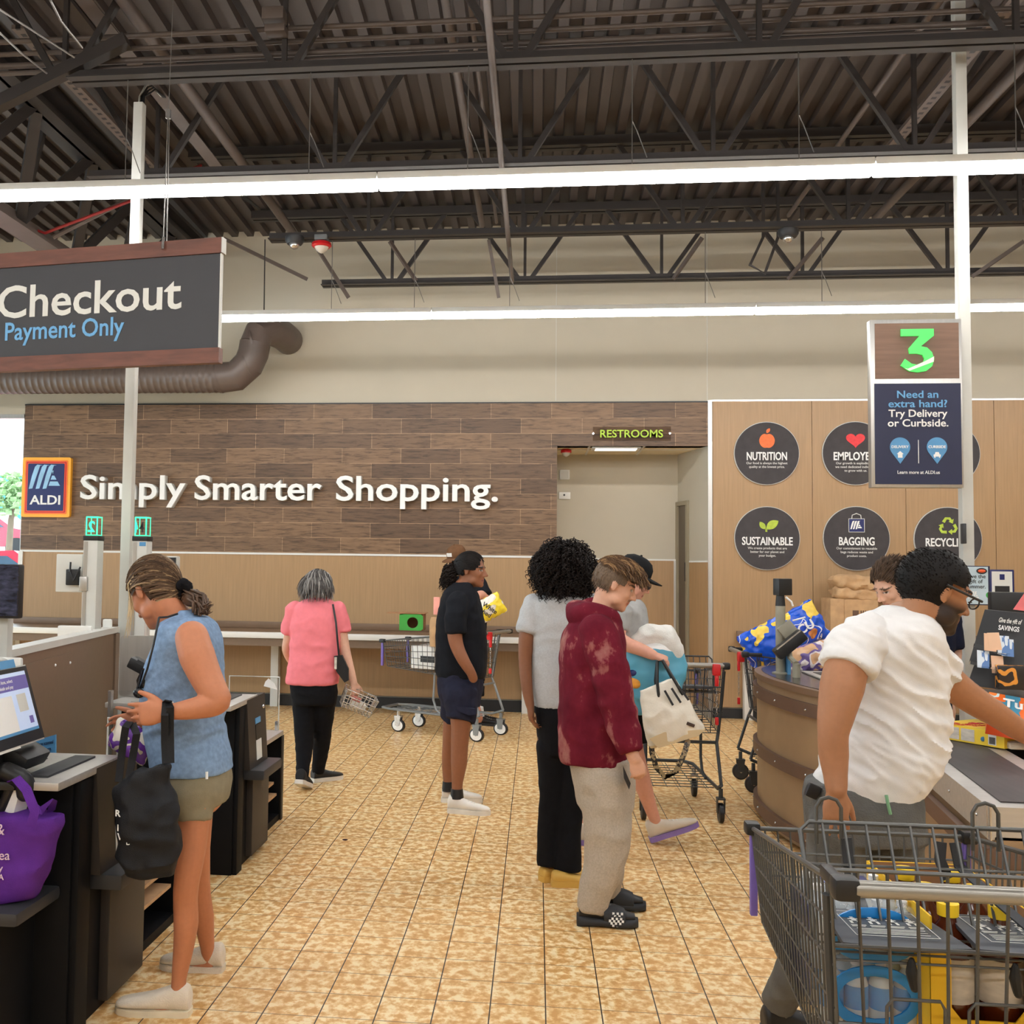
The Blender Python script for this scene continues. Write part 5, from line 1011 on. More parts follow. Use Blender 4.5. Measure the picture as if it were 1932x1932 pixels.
# ---- shopper in the black cap holding bags
Y = 6.3; t = thing('person', 'shopper in a black cap and light grey t-shirt holding a blue bag, one foot lifted', 'person', (.6, Y, 0))
R5 = [(1168, 1208, 1130, .09), (1150, 1218, 1148, .16), (1146, 1222, 1180, .17), (1146, 1222, 1230, .165), (1148, 1220, 1290, .16), (1150, 1216, 1330, .16)]
hd = Head(A(1194, 1094, Y), (.90, .05, -.40), 1.0); k = MB(); hd.shape(k, 1.05); hd.neck(k, A(1184, 1138, Y), .055); k.loft(rings(R5[1:], Y, .88))
k.limb(lim([(1172, 1160, 6.14, .055), (1164, 1200, 6.1, .05), (1180, 1214, 6.08, .045), (1210, 1226, 6.05, .038), (1232, 1236, 6.02, .03)])); hand(k, A(1230, 1235, 6.02), (1, -.1, -.3), (0, .3, -1), (.2, 1, 0), .95, (1.0, 1.05, 1.1, 1.1), .02, (.7, .4, .5)); k.limb(lim([(1180, 1160, 6.46, .055), (1200, 1230, 6.5, .045), (1225, 1250, 6.4, .03)]))
k.limb(lim([(1180, 1340, 6.22, .08), (1196, 1420, 6.2, .06), (1210, 1470, 6.22, .055), (1226, 1520, 6.26, .04), (1240, 1556, 6.29, .03), (1250, 1572, 6.29, .028)]), 16); k.limb(lim([(1170, 1340, 6.4, .08), (1140, 1440, 6.4, .06), (1115, 1530, 6.3, .04), (1105, 1575, 6.22, .03)]), 16)
body(t, k, SK['rosy'], hd, .006, brow=S(110, 84, 66))
co = MB(); co.loft(rings(R5, Y)); co.slv(lim([(1172, 1158, 6.16, .07), (1166, 1182, 6.13, .068), (1166, 1192, 6.12, .062)]), 16); co.slv(lim([(1180, 1158, 6.45, .07), (1190, 1195, 6.48, .06)]), 16); garment(t, 't_shirt', co, cloth('grey_jersey', S(164, 164, 162), .06), .008, .007, (8, 8, 12), 41)
co = MB(); co.loft(rings([(1148, 1218, 1325, .16), (1150, 1220, 1365, .16)], Y)); co.slv(lim([(1186, 1350, 6.22, .1), (1196, 1405, 6.2, .082)]), 16); co.slv(lim([(1172, 1350, 6.4, .1), (1155, 1405, 6.4, .08)]), 16); garment(t, 'shorts', co, 'blackpants', .009, .006, (8, 8, 8), 42)
M['runner'] = pm('beige_mesh_shoe', S(206, 194, 176), .8, bump=.2, bscale=200); M['lilac'] = pm('lilac_sole', S(132, 110, 172), .6)
shoe(t, (A(1236, 1588, 6.29).x-.02, 6.29, .01), .0, .29, .105, 'runner', 'lilac', tilt=-.36, h=1.15); shoe(t, (A(1092, 1597, 6.16).x, 6.2, 0), .2, .28, .105, 'runner', 'lilac', h=1.1)
def cap(t, hd, mat, bl=.085, z0=.045, side=0):
    R = hd.rot(); k = MB(); prof = [(.104, .0), (.106, .012), (.102, .05), (.082, .083), (.045, .102), (.008, .106)]; T = Mx.Scale(.86, 3, V((0, 1, 0))); o = k.lathe([(r*hd.s, z*hd.s) for r, z in prof], hd.p(-.012, 0, z0), 28, R @ T).build('cap', mat, t, ang=50)
    out = []; ins = []
    for i in range(13):
        a = math.radians(-72+12*i); ins.append((.10*math.cos(a)-.012, .088*math.sin(a))); out.append((.075+bl*1.15*math.cos(a*.98)-.0, .088*math.sin(a)))
    P = [hd.p(x, y, z0+.006-.10*max(0, x-.08)-2.2*y*y) for x, y in ins+out[::-1]]; n = 13; k = MB()
    vs = P+[q-hd.U*.006 for q in P]; N = 26; fs = []
    for i in range(12): fs += [(i, i+1, N-2-i, N-1-i), (N+i, N+N-1-i, N+N-2-i, N+i+1)]
    fs += [(i, N+i, N+(i+1) % N, (i+1) % N) for i in range(N)]
    k.add(vs, fs); k.build('brim', mat, o); MB().ell(hd.p(-.012, 0, z0+.107), .008*hd.s, None, 8).build('button', mat, o); return o
cap(t, hd, cloth('black_twill', S(26, 27, 29), .1))
hair(t, hd, 260, lambda p: p.z < .06 and p.z > -.06 and p.x < .0, down, .03, .003, S(90, 72, 58), seed=14, cap=.004, grow=.006, steps=2)
k = MB(); k.tube([hd.p(-.02, -.084, .012), hd.p(.09, -.07, .008)], .004, 6); k.ell(hd.p(.1, -.034, .0), (.012, .03, .02), hd.rot()); k.ell(hd.p(.1, .034, .0), (.012, .03, .02), hd.rot()); k.build('sunglasses', 'black', t)

# ---- girl in the black t-shirt
Y = 7.0; t = thing('person', 'young woman in a black t-shirt and navy cargo shorts, hand in pocket, white sneakers', 'person', (-.49, Y, 0))
R6 = [(856, 890, 1100, .08), (842, 897, 1112, .14), (832, 906, 1135, .175), (825, 914, 1170, .17), (823, 917, 1205, .165), (822, 918, 1240, .17), (822, 917, 1262, .175), (826, 913, 1278, .17)]
hd = Head(A(889, 1075, Y), (.95, -.24, -.06), 1.0); k = MB(); hd.shape(k, 1.05); hd.neck(k, A(873, 1108, Y), .056); k.loft(rings(R6[1:], Y, .9))
k.limb(lim([(864, 1140, 6.82, .06), (858, 1190, 6.79, .052), (862, 1218, 6.78, .046), (874, 1245, 6.77, .04), (888, 1268, 6.78, .032), (893, 1280, 6.8, .03)]), 16); k.limb(lim([(865, 1145, 7.18, .06), (862, 1220, 7.22, .045), (888, 1275, 7.2, .03)]), 14)
k.loft(rings([(828, 910, 1275, .16), (834, 906, 1330, .16)], Y)); k.limb(lim([(870, 1330, 6.87, .085), (869, 1375, 6.86, .064), (867, 1410, 6.86, .058), (866, 1440, 6.86, .055), (863, 1475, 6.86, .038), (862, 1500, 6.86, .033)]), 16); k.limb(lim([(858, 1330, 7.1, .08), (850, 1400, 7.12, .056), (846, 1440, 7.14, .046), (846, 1480, 7.15, .034)]), 16)
body(t, k, S(150, 98, 70), hd, .006, lip=S(150, 92, 82), brow=S(40, 28, 22))
M['blacktee'] = cloth('black_cotton', S(24, 26, 32), .1); M['navyshort'] = cloth('navy_twill', S(38, 40, 58), .1)
co = MB(); co.loft(rings(R6, Y)); co.slv(lim([(864, 1138, 6.84, .075), (860, 1170, 6.80, .074), (860, 1196, 6.79, .066)]), 16); co.slv(lim([(866, 1140, 7.16, .075), (864, 1196, 7.2, .065)]), 16); garment(t, 't_shirt', co, 'blacktee', .009, .008, (7, 7, 11), 51)
co = MB(); co.loft(rings([(826, 911, 1270, .172), (827, 910, 1300, .175), (834, 907, 1330, .165)], Y)); co.slv(lim([(868, 1310, 6.88, .115), (870, 1345, 6.87, .102), (868, 1359, 6.86, .098)]), 18); co.slv(lim([(862, 1310, 7.1, .11), (858, 1345, 7.11, .095), (856, 1358, 7.12, .09)]), 18); garment(t, 'cargo_shorts', co, 'navyshort', .009, .009, (8, 8, 9), 52)
MB().prism([A(862, 1333, 6.76), A(898, 1338, 6.755), A(898, 1348, 6.755), A(885, 1350, 6.75), A(862, 1341, 6.76)], (0, .04, 0)).build('pocket_flap', 'navyshort', t)
M['sneaker'] = pm('white_leather', S(226, 222, 214), .5)
for x, y, d in ((A(846, 1530, 6.84).x, 6.86, -.12), (A(834, 1508, 7.15).x, 7.16, .1)): shoe(t, (x, y, 0), d, .275, .1, 'sneaker', 'sneaker', h=1.1)
k = MB()
for x, y, Y_ in ((862, 1496, 6.86), (846, 1482, 7.15)): k.cyl(A(x, y-8, Y_), A(x, y+10, Y_), .04, .046)
k.build('socks', 'black', t)
hair(t, hd, 900, lambda p: p.z > -.04+.9*max(0, p.x+.0) and p.x < .07 and not (p.x > -.025 and p.z < .0), lambda p, s: (V((-.13, 0, -.0))-V(p))+V((0, 0, .05*(1-s))), .15, .0026, S(30, 24, 22), seed=17, grow=.010, var=.4, cap=.002)
pt = Head(A(851, 1078, Y+.01), (.95, -.24, -.06), .34); hair(t, pt, 260, lambda p: p.x < .08, lambda p, s: (-.25, p.y*4, -1.6), .34, .010, S(34, 25, 21), seed=18, curl=.022, turns=3, grow=.05, cap=.02, name='ponytail', var=.4)

# ---- man leaning on the cart handle behind her
Y = 10.6; t = thing('person', 'man in a brown cap and black shirt, half hidden behind the young woman in black', 'person', (-.62, Y, 0))
R7 = [(872, 904, 1080, .12), (866, 914, 1092, .2), (866, 918, 1120, .2), (864, 918, 1160, .18), (866, 916, 1220, .17), (868, 914, 1262, .17)]
hd = Head(A(862, 1057, Y-.15), (-.55, -.75, -.35), 1.05); k = MB(); hd.shape(k); hd.neck(k, A(884, 1085, Y), .06); k.loft(rings(R7[1:], Y, .9)); k.limb(lim([(905, 1105, Y-.15, .06), (916, 1135, Y-.25, .05), (908, 1122, Y-.45, .045), (890, 1130, Y-.55, .035)])); hand(k, A(892, 1130, Y-.55), (-.8, -.4, -.3), (0, 0, -1), (0, -1, 0), 1, (.9, .9, .9, .9)); k.limb(lim([(880, 1260, Y-.1, .09), (888, 1310, Y-.1, .06), (902, 1345, Y, .04), (905, 1360, Y+.1, .035)])); k.limb(lim([(890, 1260, Y+.1, .09), (896, 1310, Y+.15, .06), (900, 1352, Y+.2, .04)]))
body(t, k, SK['rosy'], hd, .009)
co = MB(); co.loft(rings(R7, Y)); co.slv(lim([(902, 1100, Y-.12, .085), (916, 1125, Y-.22, .075)])); co.slv(lim([(872, 1100, Y+.1, .085), (868, 1140, Y-.05, .07)])); garment(t, 'shirt', co, 'blacktee', .011, .008, (6, 6, 9), 61)
co = MB(); co.loft(rings([(866, 915, 1255, .17), (868, 914, 1285, .17)], Y)); co.slv(lim([(880, 1270, Y-.1, .1), (888, 1312, Y-.1, .085)])); co.slv(lim([(896, 1270, Y+.1, .1), (898, 1312, Y+.15, .085)])); garment(t, 'shorts', co, 'blackpants', .011, .006)
shoe(t, (A(893, 1366, Y+.12).x, Y+.12, 0), -.2, .3, .11, 'black', 'black'); shoe(t, (A(893, 1360, Y+.2).x, Y+.3, 0), -.2, .3, .11, 'black', 'black')
k = MB(); k.cyl(A(903, 1335, Y+.1), A(905, 1352, Y+.12), .05); k.build('sock', 'letterwhite', t)
o = cap(t, hd, cloth('brown_twill', S(112, 80, 56), .1)); MB().box(hd.p(.088, .0, .085), (.012, .06, .035), hd.rot()).build('patch', 'letterwhite', o)

# ---- woman in pink
Y = 7.47; t = thing('person', 'grey-haired woman in a pink t-shirt seen from behind, black purse strap over her shoulder', 'person', (-1.61, Y, 0))
R8 = [(582, 618, 1128, .07), (566, 632, 1138, .1), (553, 642, 1152, .115), (549, 645, 1185, .13), (548, 642, 1225, .135), (545, 640, 1255, .145), (541, 638, 1280, .15), (541, 637, 1290, .148)]
hd = Head(A(601, 1108, Y), (.42, .9, -.05), .97); k = MB(); hd.shape(k); hd.neck(k, A(598, 1138, Y), .052); k.loft(rings(R8[1:], Y, .9))
k.limb(lim([(553, 1160, Y, .052), (546, 1200, Y+.02, .042), (541, 1225, Y+.06, .037), (548, 1245, Y+.16, .03)])); k.limb(lim([(640, 1160, Y, .052), (646, 1200, Y, .042), (652, 1230, Y, .038), (662, 1268, Y-.02, .032), (668, 1290, Y-.03, .026)])); hand(k, A(667, 1287, Y-.03), (.25, 0, -1), (-.6, .6, 0), (.4, 1, 0), .95, (1., 1., 1.05, 1.05), .02)
k.loft(rings([(558, 626, 1285, .11), (566, 620, 1318, .09)], Y)); k.limb(lim([(573, 1335, Y-.01, .055), (573, 1400, Y-.05, .045), (569, 1470, Y-.2, .028)])); k.limb(lim([(612, 1335, Y+.025, .05), (608, 1400, Y+.1, .045), (600, 1458, Y+.2, .028)]))
body(t, k, SK['pale'], hd, .008)
co = MB(); co.loft(rings(R8, Y)); co.slv(lim([(556, 1152, Y, .068), (546, 1185, Y+.01, .062), (543, 1196, Y+.015, .056)]), 16); co.slv(lim([(637, 1152, Y, .068), (646, 1182, Y, .06), (648, 1192, Y, .054)]), 16); garment(t, 't_shirt', co, cloth('pink_cotton', S(240, 132, 142), .03), .009, .008, (7, 7, 10), 71)
co = MB(); co.loft(rings([(550, 633, 1284, .136), (549, 636, 1305, .14), (553, 633, 1328, .125)], Y)); co.slv(lim([(574, 1314, Y, .092), (574, 1400, Y-.05, .066), (572, 1440, Y-.12, .05), (570, 1468, Y-.19, .044)]), 16); co.slv(lim([(612, 1314, Y, .09), (607, 1400, Y+.1, .062), (600, 1456, Y+.19, .046)]), 16); garment(t, 'pants', co, 'blackpants', .009, .005)
shoe(t, (A(568, 1480, Y-.2).x, Y-.27, .075), 1.5, .25, .1, pm('black_knit_shoe', S(26, 26, 28), .8), 'sneaker', tilt=.34); shoe(t, (A(592, 1471, Y+.2).x, Y+.16, 0), .75, .26, .1, 'black', 'sneaker')
gr = lambda rn, p: S(150, 146, 142) if rn.random() < .5 else S(92, 88, 86)
hair(t, hd, 620, lambda p: p.z > -.03 and p.x < .06, lambda p, s: (-.5*(1-s), p.y*10*(1-s), 1.2*(.15-s)-.9), lambda p: .12 if p.z > .05 else .085, .0048, S(110, 106, 104), streak=gr, seed=12, grow=.024, var=.15)
k = MB(); k.tube([hd.p(-.02, -.085, .0), hd.p(.1, -.072, -.004)], .003, 5); k.tube([hd.p(.11, -.034+.026*math.cos(a), -.008+.02*math.sin(a)) for a in [i*.5236 for i in range(12)]], .002, 5, closed=True); k.build('eyeglasses', 'wire', t)

# ---- cashier
Y = 6.05; t = thing('person', 'cashier in a navy shirt looking down behind the checkout counter', 'person', (2.32, Y, 0))
R9 = [(1716, 1756, 1140, .08), (1690, 1785, 1158, .12), (1682, 1796, 1185, .14), (1684, 1796, 1240, .14), (1688, 1792, 1300, .14), (1690, 1790, 1350, .14)]
hd = Head(A(1684, 1104, Y-.05), (-.80, -.36, -.48), 1.08); k = MB(); hd.shape(k); hd.neck(k, A(1728, 1152, Y), .06); k.loft(rings(R9[1:], Y, .9)); k.limb(lim([(1690, 1175, Y, .055), (1675, 1250, Y-.02, .045), (1690, 1290, Y-.2, .03)])); k.limb(lim([(1790, 1175, Y, .055), (1797, 1250, Y, .045), (1765, 1290, Y-.2, .03)]))
for x in (1710, 1770): k.limb(lim([(x, 1340, Y, .09), (x, 1480, Y+.05, .06), (x, 1580, Y+.05, .04)]))
body(t, k, SK['pale'], hd, .007, brow=S(86, 62, 46))
co = MB(); co.loft(rings(R9, Y)); co.slv(lim([(1692, 1170, Y, .07), (1678, 1225, Y-.01, .06)])); co.slv(lim([(1788, 1170, Y, .07), (1797, 1225, Y, .06)])); garment(t, 'shirt', co, cloth('navy_polo', S(28, 32, 52), .08), .009, .007, seed=81)
co = MB(); co.loft(rings([(1690, 1790, 1345, .145), (1690, 1790, 1400, .145)], Y))
for x in (1710, 1770): co.slv(lim([(x, 1380, Y, .1), (x, 1480, Y+.05, .08), (x, 1590, Y+.05, .07)]))
garment(t, 'trousers', co, 'blackpants', .01, .005)
for x in (1708, 1768): shoe(t, (A(x, 1600, Y).x+.1, Y+.1, 0), 3.6, .29, .11, 'black', 'black')
hair(t, hd, 900, lambda p: p.z > -.045+1.5*max(0, p.x+.0) and not (p.x > -.02 and p.z < .02), lambda p, s: (-.4, p.y*5, .5-.5*s), .035, .003, S(84, 66, 52), seed=19, grow=.014, var=.25)
# ------------------------------------------------------------------ shopping carts
M['cartgrey'] = pm('grey_cart_steel', S(92, 92, 90), .4, .6, var=.08); M['cartlight'] = pm('light_grey_cart_frame', S(132, 134, 134), .4, .3, var=.06); M['cartdark'] = pm('dark_cart_frame', S(62, 64, 66), .45, .4, var=.08)
M['purplestrip'] = pm('purple_bumper', S(118, 100, 186), .5, var=.06); M['handlebar'] = pm('silver_handle_grip', S(150, 146, 138), .3, .5, var=.03, scale=30, stretch=(.05, 1, 1)); M['flapslate'] = pm('slate_seat_flap', S(66, 72, 80), .5, var=.06)
def lerp(a, b, t): return V(a).lerp(V(b), t)
def cart(label, loc, rz, hw=.28, hf=.235, frame_mat='cartgrey', wire='cartgrey', seat=True, lock=1, big=False, wr=.0026, stretch=1.):
    t = thing('shopping_cart', label, 'shopping cart', (0, 0, 0), 'shopping carts')
    RL, RR, FL, FR = [(-hw, .06, 1.0), (hw, .06, 1.0), (-hf, .94, .885), (hf, .94, .885)]; bl, br, fl, fr = [(-hw+.03, .11, .56), (hw-.03, .11, .56), (-hf+.02, .90, .635), (hf-.02, .90, .635)]
    k = MB()
    for a, b, c, d, n, m in ((RL, FL, bl, fl, 26 if big else 18, 5), (RR, FR, br, fr, 26 if big else 18, 5), (FL, FR, fl, fr, 17 if big else 11, 4)):
        for i in range(n+1): k.tube([lerp(a, b, i/n), lerp(c, d, i/n)], wr, 5)
        for j in range(1, m+1): k.tube([lerp(a, c, j/m), lerp(b, d, j/m)], wr*1.25, 5)
        k.tube([a, b], .0065, 8)
    n = 12 if big else 8
    for i in range(n+1): k.tube([lerp(bl, br, i/n), lerp(fl, fr, i/n)], wr*1.1, 5)
    for j in range(12): k.tube([lerp(bl, fl, j/11), lerp(br, fr, j/11)], wr*1.1, 5)
    for a, b in ((FL, fl), (FR, fr)): k.tube([a, b], .005, 6)
    k.build('basket', wire, t)
    k = MB(); n = 11 if big else 9          # rear gate
    for i in range(n+1):
        a, b = lerp(RL, RR, i/n), lerp(bl, br, i/n); a.z += .012; k.tube([a+V((0, .02, 0)), b], wr*1.3, 5)
    for z in ((.07, 1.014), (.082, .86), (.098, .70)): k.tube([(-hw+.004, z[0]+.01, z[1]), (hw-.004, z[0]+.01, z[1])], .0045, 6)
    if big:
        for cx in (-.155, .0, .155): k.tube([(cx-.055, .075, .56), (cx-.055, .066, .755), (cx-.045, .062, .772), (cx+.045, .062, .772), (cx+.055, .066, .755), (cx+.055, .075, .56)], .0035, 6)
    k.build('rear_gate', wire, t)
    if seat:
        k = MB(); zs = 1.034; y = .40; hs = hw-.025
        k.tube([(-hs, y-.14, .80), (-hs, y, zs-.02), (-hs+.02, y, zs), (hs-.02, y, zs), (hs, y, zs-.02), (hs, y-.14, .80)], .0055, 8)
        for i in range(1, 12): a = -hs+2*hs*i/12; k.tube([(a, y-.002, zs), (a*.98, y-.12, .80)], wr*1.2, 5)
        k.tube([(-hs, y-.02, zs-.09), (hs, y-.02, zs-.09)], wr*1.2, 5)
        for cx in ((-hs*.78, hs*.40) if big else (0,)): k.tube([(cx-.028, y, zs-.05), (cx-.028, y, zs+.035), (cx-.018, y, zs+.052), (cx, y, zs+.058), (cx+.018, y, zs+.052), (cx+.028, y, zs+.035), (cx+.028, y, zs-.05)], .0045, 8)
        for z_ in range(4): k.tube([(-hs, .14+z_*.05, .815), (hs, .14+z_*.05, .815)], wr, 5)
        k.build('seat_frame', wire, t)
        for cx, wd in (((-.145, .23), (.125, .23)) if big else ((0, hw*1.5),)):
            fo = MB(); fo.prism([(cx-wd/2+.03, .385, .835), (cx+wd/2-.03, .385, .835), (cx+wd/2-.01, .36, .836), (cx+wd/2+.012, .14, .842), (cx+wd/2-.09, .125, .842), (cx-wd/2+.09, .125, .842), (cx-wd/2-.012, .14, .842), (cx-wd/2+.01, .36, .836)][::-1], (0, 0, .009)); fo = fo.build('seat_flap', 'flapslate', t, smooth=False)
            if big:
                up = V((0, 1, -.03)); o_ = lambda x, y: V((cx+x, y, .852-(y-.14)*.028))
                text('WARNING', 'warning_lettering', 'lettergrey', fo, o_(.012, .335), .022, (1, 0, 0), up, ext=.0003, bold=.02); k = MB(); k.prism([o_(-.062, .335), o_(-.044, .335), o_(-.053, .352)], (0, 0, .0006)); 
                for a, b in (((-.085, .19), (.085, .192)), ((-.085, .36), (.085, .362)), ((-.085, .19), (-.0835, .362)), ((.0835, .19), (.085, .362))): k.prism([o_(a[0], a[1]), o_(b[0], a[1]), o_(b[0], b[1]), o_(a[0], b[1])], (0, 0, .0006))
                for i in range(4):
                    x = -.06+i*.04; k.ell(o_(x, .318)+V((0, 0, .0005)), (.005, .005, .0006), None, 8)
                    for a, b in (((x-.005, .29), (x+.005, .311)), ((x-.011, .30), (x+.011, .305)), ((x-.012, .272), (x-.006, .29)), ((x+.004, .272), (x+.01, .29)), ((x-.016, .258), (x+.016, .262)), ((x-.016, .25), (x+.012, .253))): k.prism([o_(a[0], a[1]), o_(b[0], a[1]), o_(b[0], b[1]), o_(a[0], b[1])], (0, 0, .0006))
                for j in range(5): y_ = .205+j*.008; k.prism([o_(-.07, y_), o_(.07-.02*(j % 2), y_), o_(.07-.02*(j % 2), y_+.0022), o_(-.07, y_+.0022)], (0, 0, .0006))
                k.build('warning_pictograms', 'lettergrey', fo, smooth=False)
        if big:
            for pts in ([(-.19, .40, 1.0), (-.185, .395, .93), (-.165, .35, .845)], [(.05, .40, 1.0), (.055, .39, .95), (.1, .3, .90), (.155, .15, .845)], [(.02, .40, 1.0), (.015, .395, .96), (.03, .39, .92)], [(.235, .40, 1.0), (.23, .39, .93), (.245, .37, .87)]): MB().strip(pts, .026, .004, (1, .2, 0)).build('seat_strap', 'darkgrey', t)
            for x in (-.14, .06): MB().limb([((x, .13, .825), .006), ((x, .13, .80), .012), ((x+.005, .13, .77), .009)], 8).build('strap_buckle', 'black', t)
    # handle
    k = MB(); k.tube([(-hw+.02, -.03, 1.01), (hw-.02, -.03, 1.01)], .0165, 14); k.build('handle', 'handlebar', t)
    for s in (-1, 1):
        k = MB(); k.box((s*(hw-.005), -.02, 1.008), (.05, .05, .045), bev=.012); k.b2((s*hw-.012, -.02, .994), (s*hw+.012, .10, 1.022), .008); k.build('handle_cap', 'black', t)
        k = MB(); k.tube([(s*hw, .08, .965), (s*(hw-.01), .10, .8), (s*(hw-.03), .13, .56), (s*(hw-.045), .1, .5), (s*(hw-.03), .02, .24)], .011, 8); k.build('rear_leg', frame_mat, t)
        k = MB(); k.tube([(s*(hw-.03), .02, .24), (s*(hw-.035), .12, .2), (s*(hw-.06), .45, .21), (s*(hf-.04), .88, .215), (s*(hf-.1), .99, .215)], .0125, 8); k.build('base_rail', frame_mat, t)
        MB().tube([(s*(hw-.09), .46, .60), (s*(hw-.09), .47, .34), (s*(hw-.085), .44, .25), (s*(hw-.07), .38, .21)], .010, 8).build('support', frame_mat, t)
        for y, x in ((.04, hw-.03), (.80, hf-.045)):
            x *= s; w_ = MB(); prof = [(.022, -.016), (.055, -.016), (.0625, -.012), (.0625, .012), (.055, .016), (.022, .016)]; w_.lathe(prof, (x, y, .0625), 24, Mx.Rotation(math.pi/2, 3, 'Y')); wo = w_.build('wheel', 'black', t)
            MB().lathe([(.012, -.018), (.047, -.0175), (.05, -.0165), (.05, .0165), (.047, .0175), (.012, .018)], (x, y, .0625), 24, Mx.Rotation(math.pi/2, 3, 'Y')).build('hub', 'letterwhite' if not big and frame_mat == 'cartlight' else 'darkgrey', wo); MB().cyl((x-.024, y, .0625), (x+.024, y, .0625), .009).build('axle', 'chrome', wo)
            k = MB(); 
            for e in (-1, 1): k.prism([(x+e*.021, y-.02, .06), (x+e*.021, y+.02, .06), (x+e*.021, y+.03, .15), (x+e*.021, y-.03, .15)], (e*.004, 0, 0))
            k.b2((x-.026, y-.032, .148), (x+.026, y+.032, .158)); k.cyl((x, y, .155), (x, y, .215), .014, n=10); k.build('caster_fork', 'chrome' if y > .5 else frame_mat, t)
        MB().box((s*hf, .945, .885), (.04, .05, .035), bev=.008).build('corner_cap', 'black', t); MB().b2((s*(hf-.004)-.010, .936, .64), (s*(hf-.004)+.010, .956, .865), .004).build('bumper', 'purplestrip', t)
    k = MB(); k.tube([(-hf+.1, .99, .215), (hf-.1, .99, .215)], .0125, 8)
    for j in range(9): k.tube([(-hw+.06, .12+j*.09, .205), (hw-.06, .12+j*.09, .205)], .003, 5)
    for j in range(5): x = -hw+.1+j*(2*hw-.2)/4; k.tube([(x, .1, .205), (x*.9, .92, .21)], .003, 5)
    k.tube([(-hw+.045, .1, .5), (hw-.045, .1, .5)], .011, 8); k.build('base_rack', frame_mat, t)
    if lock:
        x = lock*(hw-.07); MB().box((x, -.04, .985), (.05, .05, .075), bev=.01).build('coin_lock', 'red', t)
        MB().box((x, -.055, .915), (.024, .02, .07), bev=.006).build('key_plug', 'red', t); k = MB()
        for i in range(9): k.tube([(x+.006*math.cos(a)*(i % 2 == 0), -.055+.006*math.cos(a)*(i % 2), .86-i*.019+.013*math.sin(a)) for a in [j*1.0472 for j in range(6)]], .0018, 5, closed=True)
        k.build('chain', 'chrome', t); MB().box((x, -.055, .66), (.022, .02, .05), bev=.006).build('key', 'red', t)
    place(t, loc, rz); t.scale.y = stretch; return t
big = cart('large grey shopping cart in the lower right corner with water bottles and a yellow carton', (.907, 2.11, 0), 0, .318, .292, 'cartdark', 'cartgrey', True, 0, True, .0028)
cart('shopping cart by the back wall with a green box on top', (-.40, 9.86, 0), 1.12, .27, .235, 'cartlight', 'cartgrey', True, -1, stretch=1.2)
cart('empty shopping cart with a red coin lock behind the white handbag', (.945, 6.84, 0), 0, .275, .235, 'cartdark', 'cartdark', True, 1)
cart('shopping cart parked at the end of the checkout counter under the blue chip bag', (1.55, 8.08, 0), -math.pi/2, .27, .235, 'cartdark', 'cartdark', False, 1)

# ------------------------------------------------------------------ what lies in the front cart
M['water'] = pm('water_in_clear_plastic', S(196, 206, 212), .12, var=.15, scale=30, spec=.6); M['film'] = pm('shrink_film', S(214, 218, 222), .12, var=.12, scale=14, bump=.5, bscale=30); M['waterblue'] = pm('water_label_blue', S(36, 132, 206), .25, var=.1); M['waterdark'] = pm('water_label_navy', S(40, 56, 120), .25, var=.2)
def bottle(t, name, x, y, z, h, r, mat, capm, label=None, lz=(.25, .6)):
    b = MB().lathe([(r*.9, 0), (r, .01), (r, h*.62), (r*.8, h*.74), (r*.36, h*.86), (r*.36, h*.93)], (x, y, z), 18).build(name, mat, t)
    MB().lathe([(r*.44, h*.9), (r*.46, h), (r*.3, h*1.005)], (x, y, z), 16).build('cap', capm, b)
    if label: MB().lathe([(r*1.01, h*lz[0]), (r*1.015, h*lz[1])], (x, y, z), 18).build('bottle_label', label, b)
    return b
for nme, z0, lab in (('water_pack', .60, 'lower blue and clear pack of water bottles in the front cart'), ('water_pack', .745, 'upper shrink-wrapped pack of water bottles in the front cart')):
    t = thing(nme, lab, 'water pack', (.75, 2.6, z0), 'water packs in the front cart'); up = z0 > .7; h = .145 if not up else .125
    for i in range(4):
        for j in range(3): bottle(t, 'bottle', .672+i*.054, 2.475+j*.10+(.02 if up else 0), z0, h*.98, .026, 'water', 'letterwhite', 'waterblue' if not up else 'film')
    secs = [((.753, 2.435+y, z0+h*.5), V((.118*s, 0, 0)), V((0, 0, h*.5*s))) for y, s in ((0, .55), (.02, .9), (.06, 1), (.24, 1), (.275, .9), (.295, .6))]
    k = MB(); k.loft(secs, 24, 3.2); co, no, fs = remesh(k, .009, 2); co = wrinkle(co, no, .006, (28, 22, 34), 5); M['filmclear'] = M.get('filmclear') or pm('clear_shrink_film', S(232, 238, 242), .12, alpha=.16, spec=.7, bump=.4, bscale=30)
    mesh_obj('film', co, fs, 'filmclear', t)
    ring_ = [(.753+.088*math.cos(a), 2.432, z0+h*.5+h*.40*math.sin(a)) for a in [i*.2618 for i in range(24)]]; MB().tube(ring_, .013, 6, closed=True, flat=(1, .4)).build('blue_band', 'waterblue', t)
    for sx in (-1, 1): MB().b2((.753+sx*.119-.002, 2.5, z0+.02), (.753+sx*.119+.002, 2.68, z0+h-.03), .002).build('side_label', 'waterdark', t)
    if up: MB().b2((.69, 2.56, z0+h), (.80, 2.66, z0+h+.004), .002).build('top_label', 'waterdark', t)
t = thing('juice_carton', 'open yellow cardboard carton with a cut-out front in the front cart', 'carton', (.96, 2.6, .615)); M['cartonyellow'] = pm('yellow_card', S(244, 196, 34), .6, var=.04); M['card'] = pm('brown_card', S(160, 116, 78), .8, var=.08)
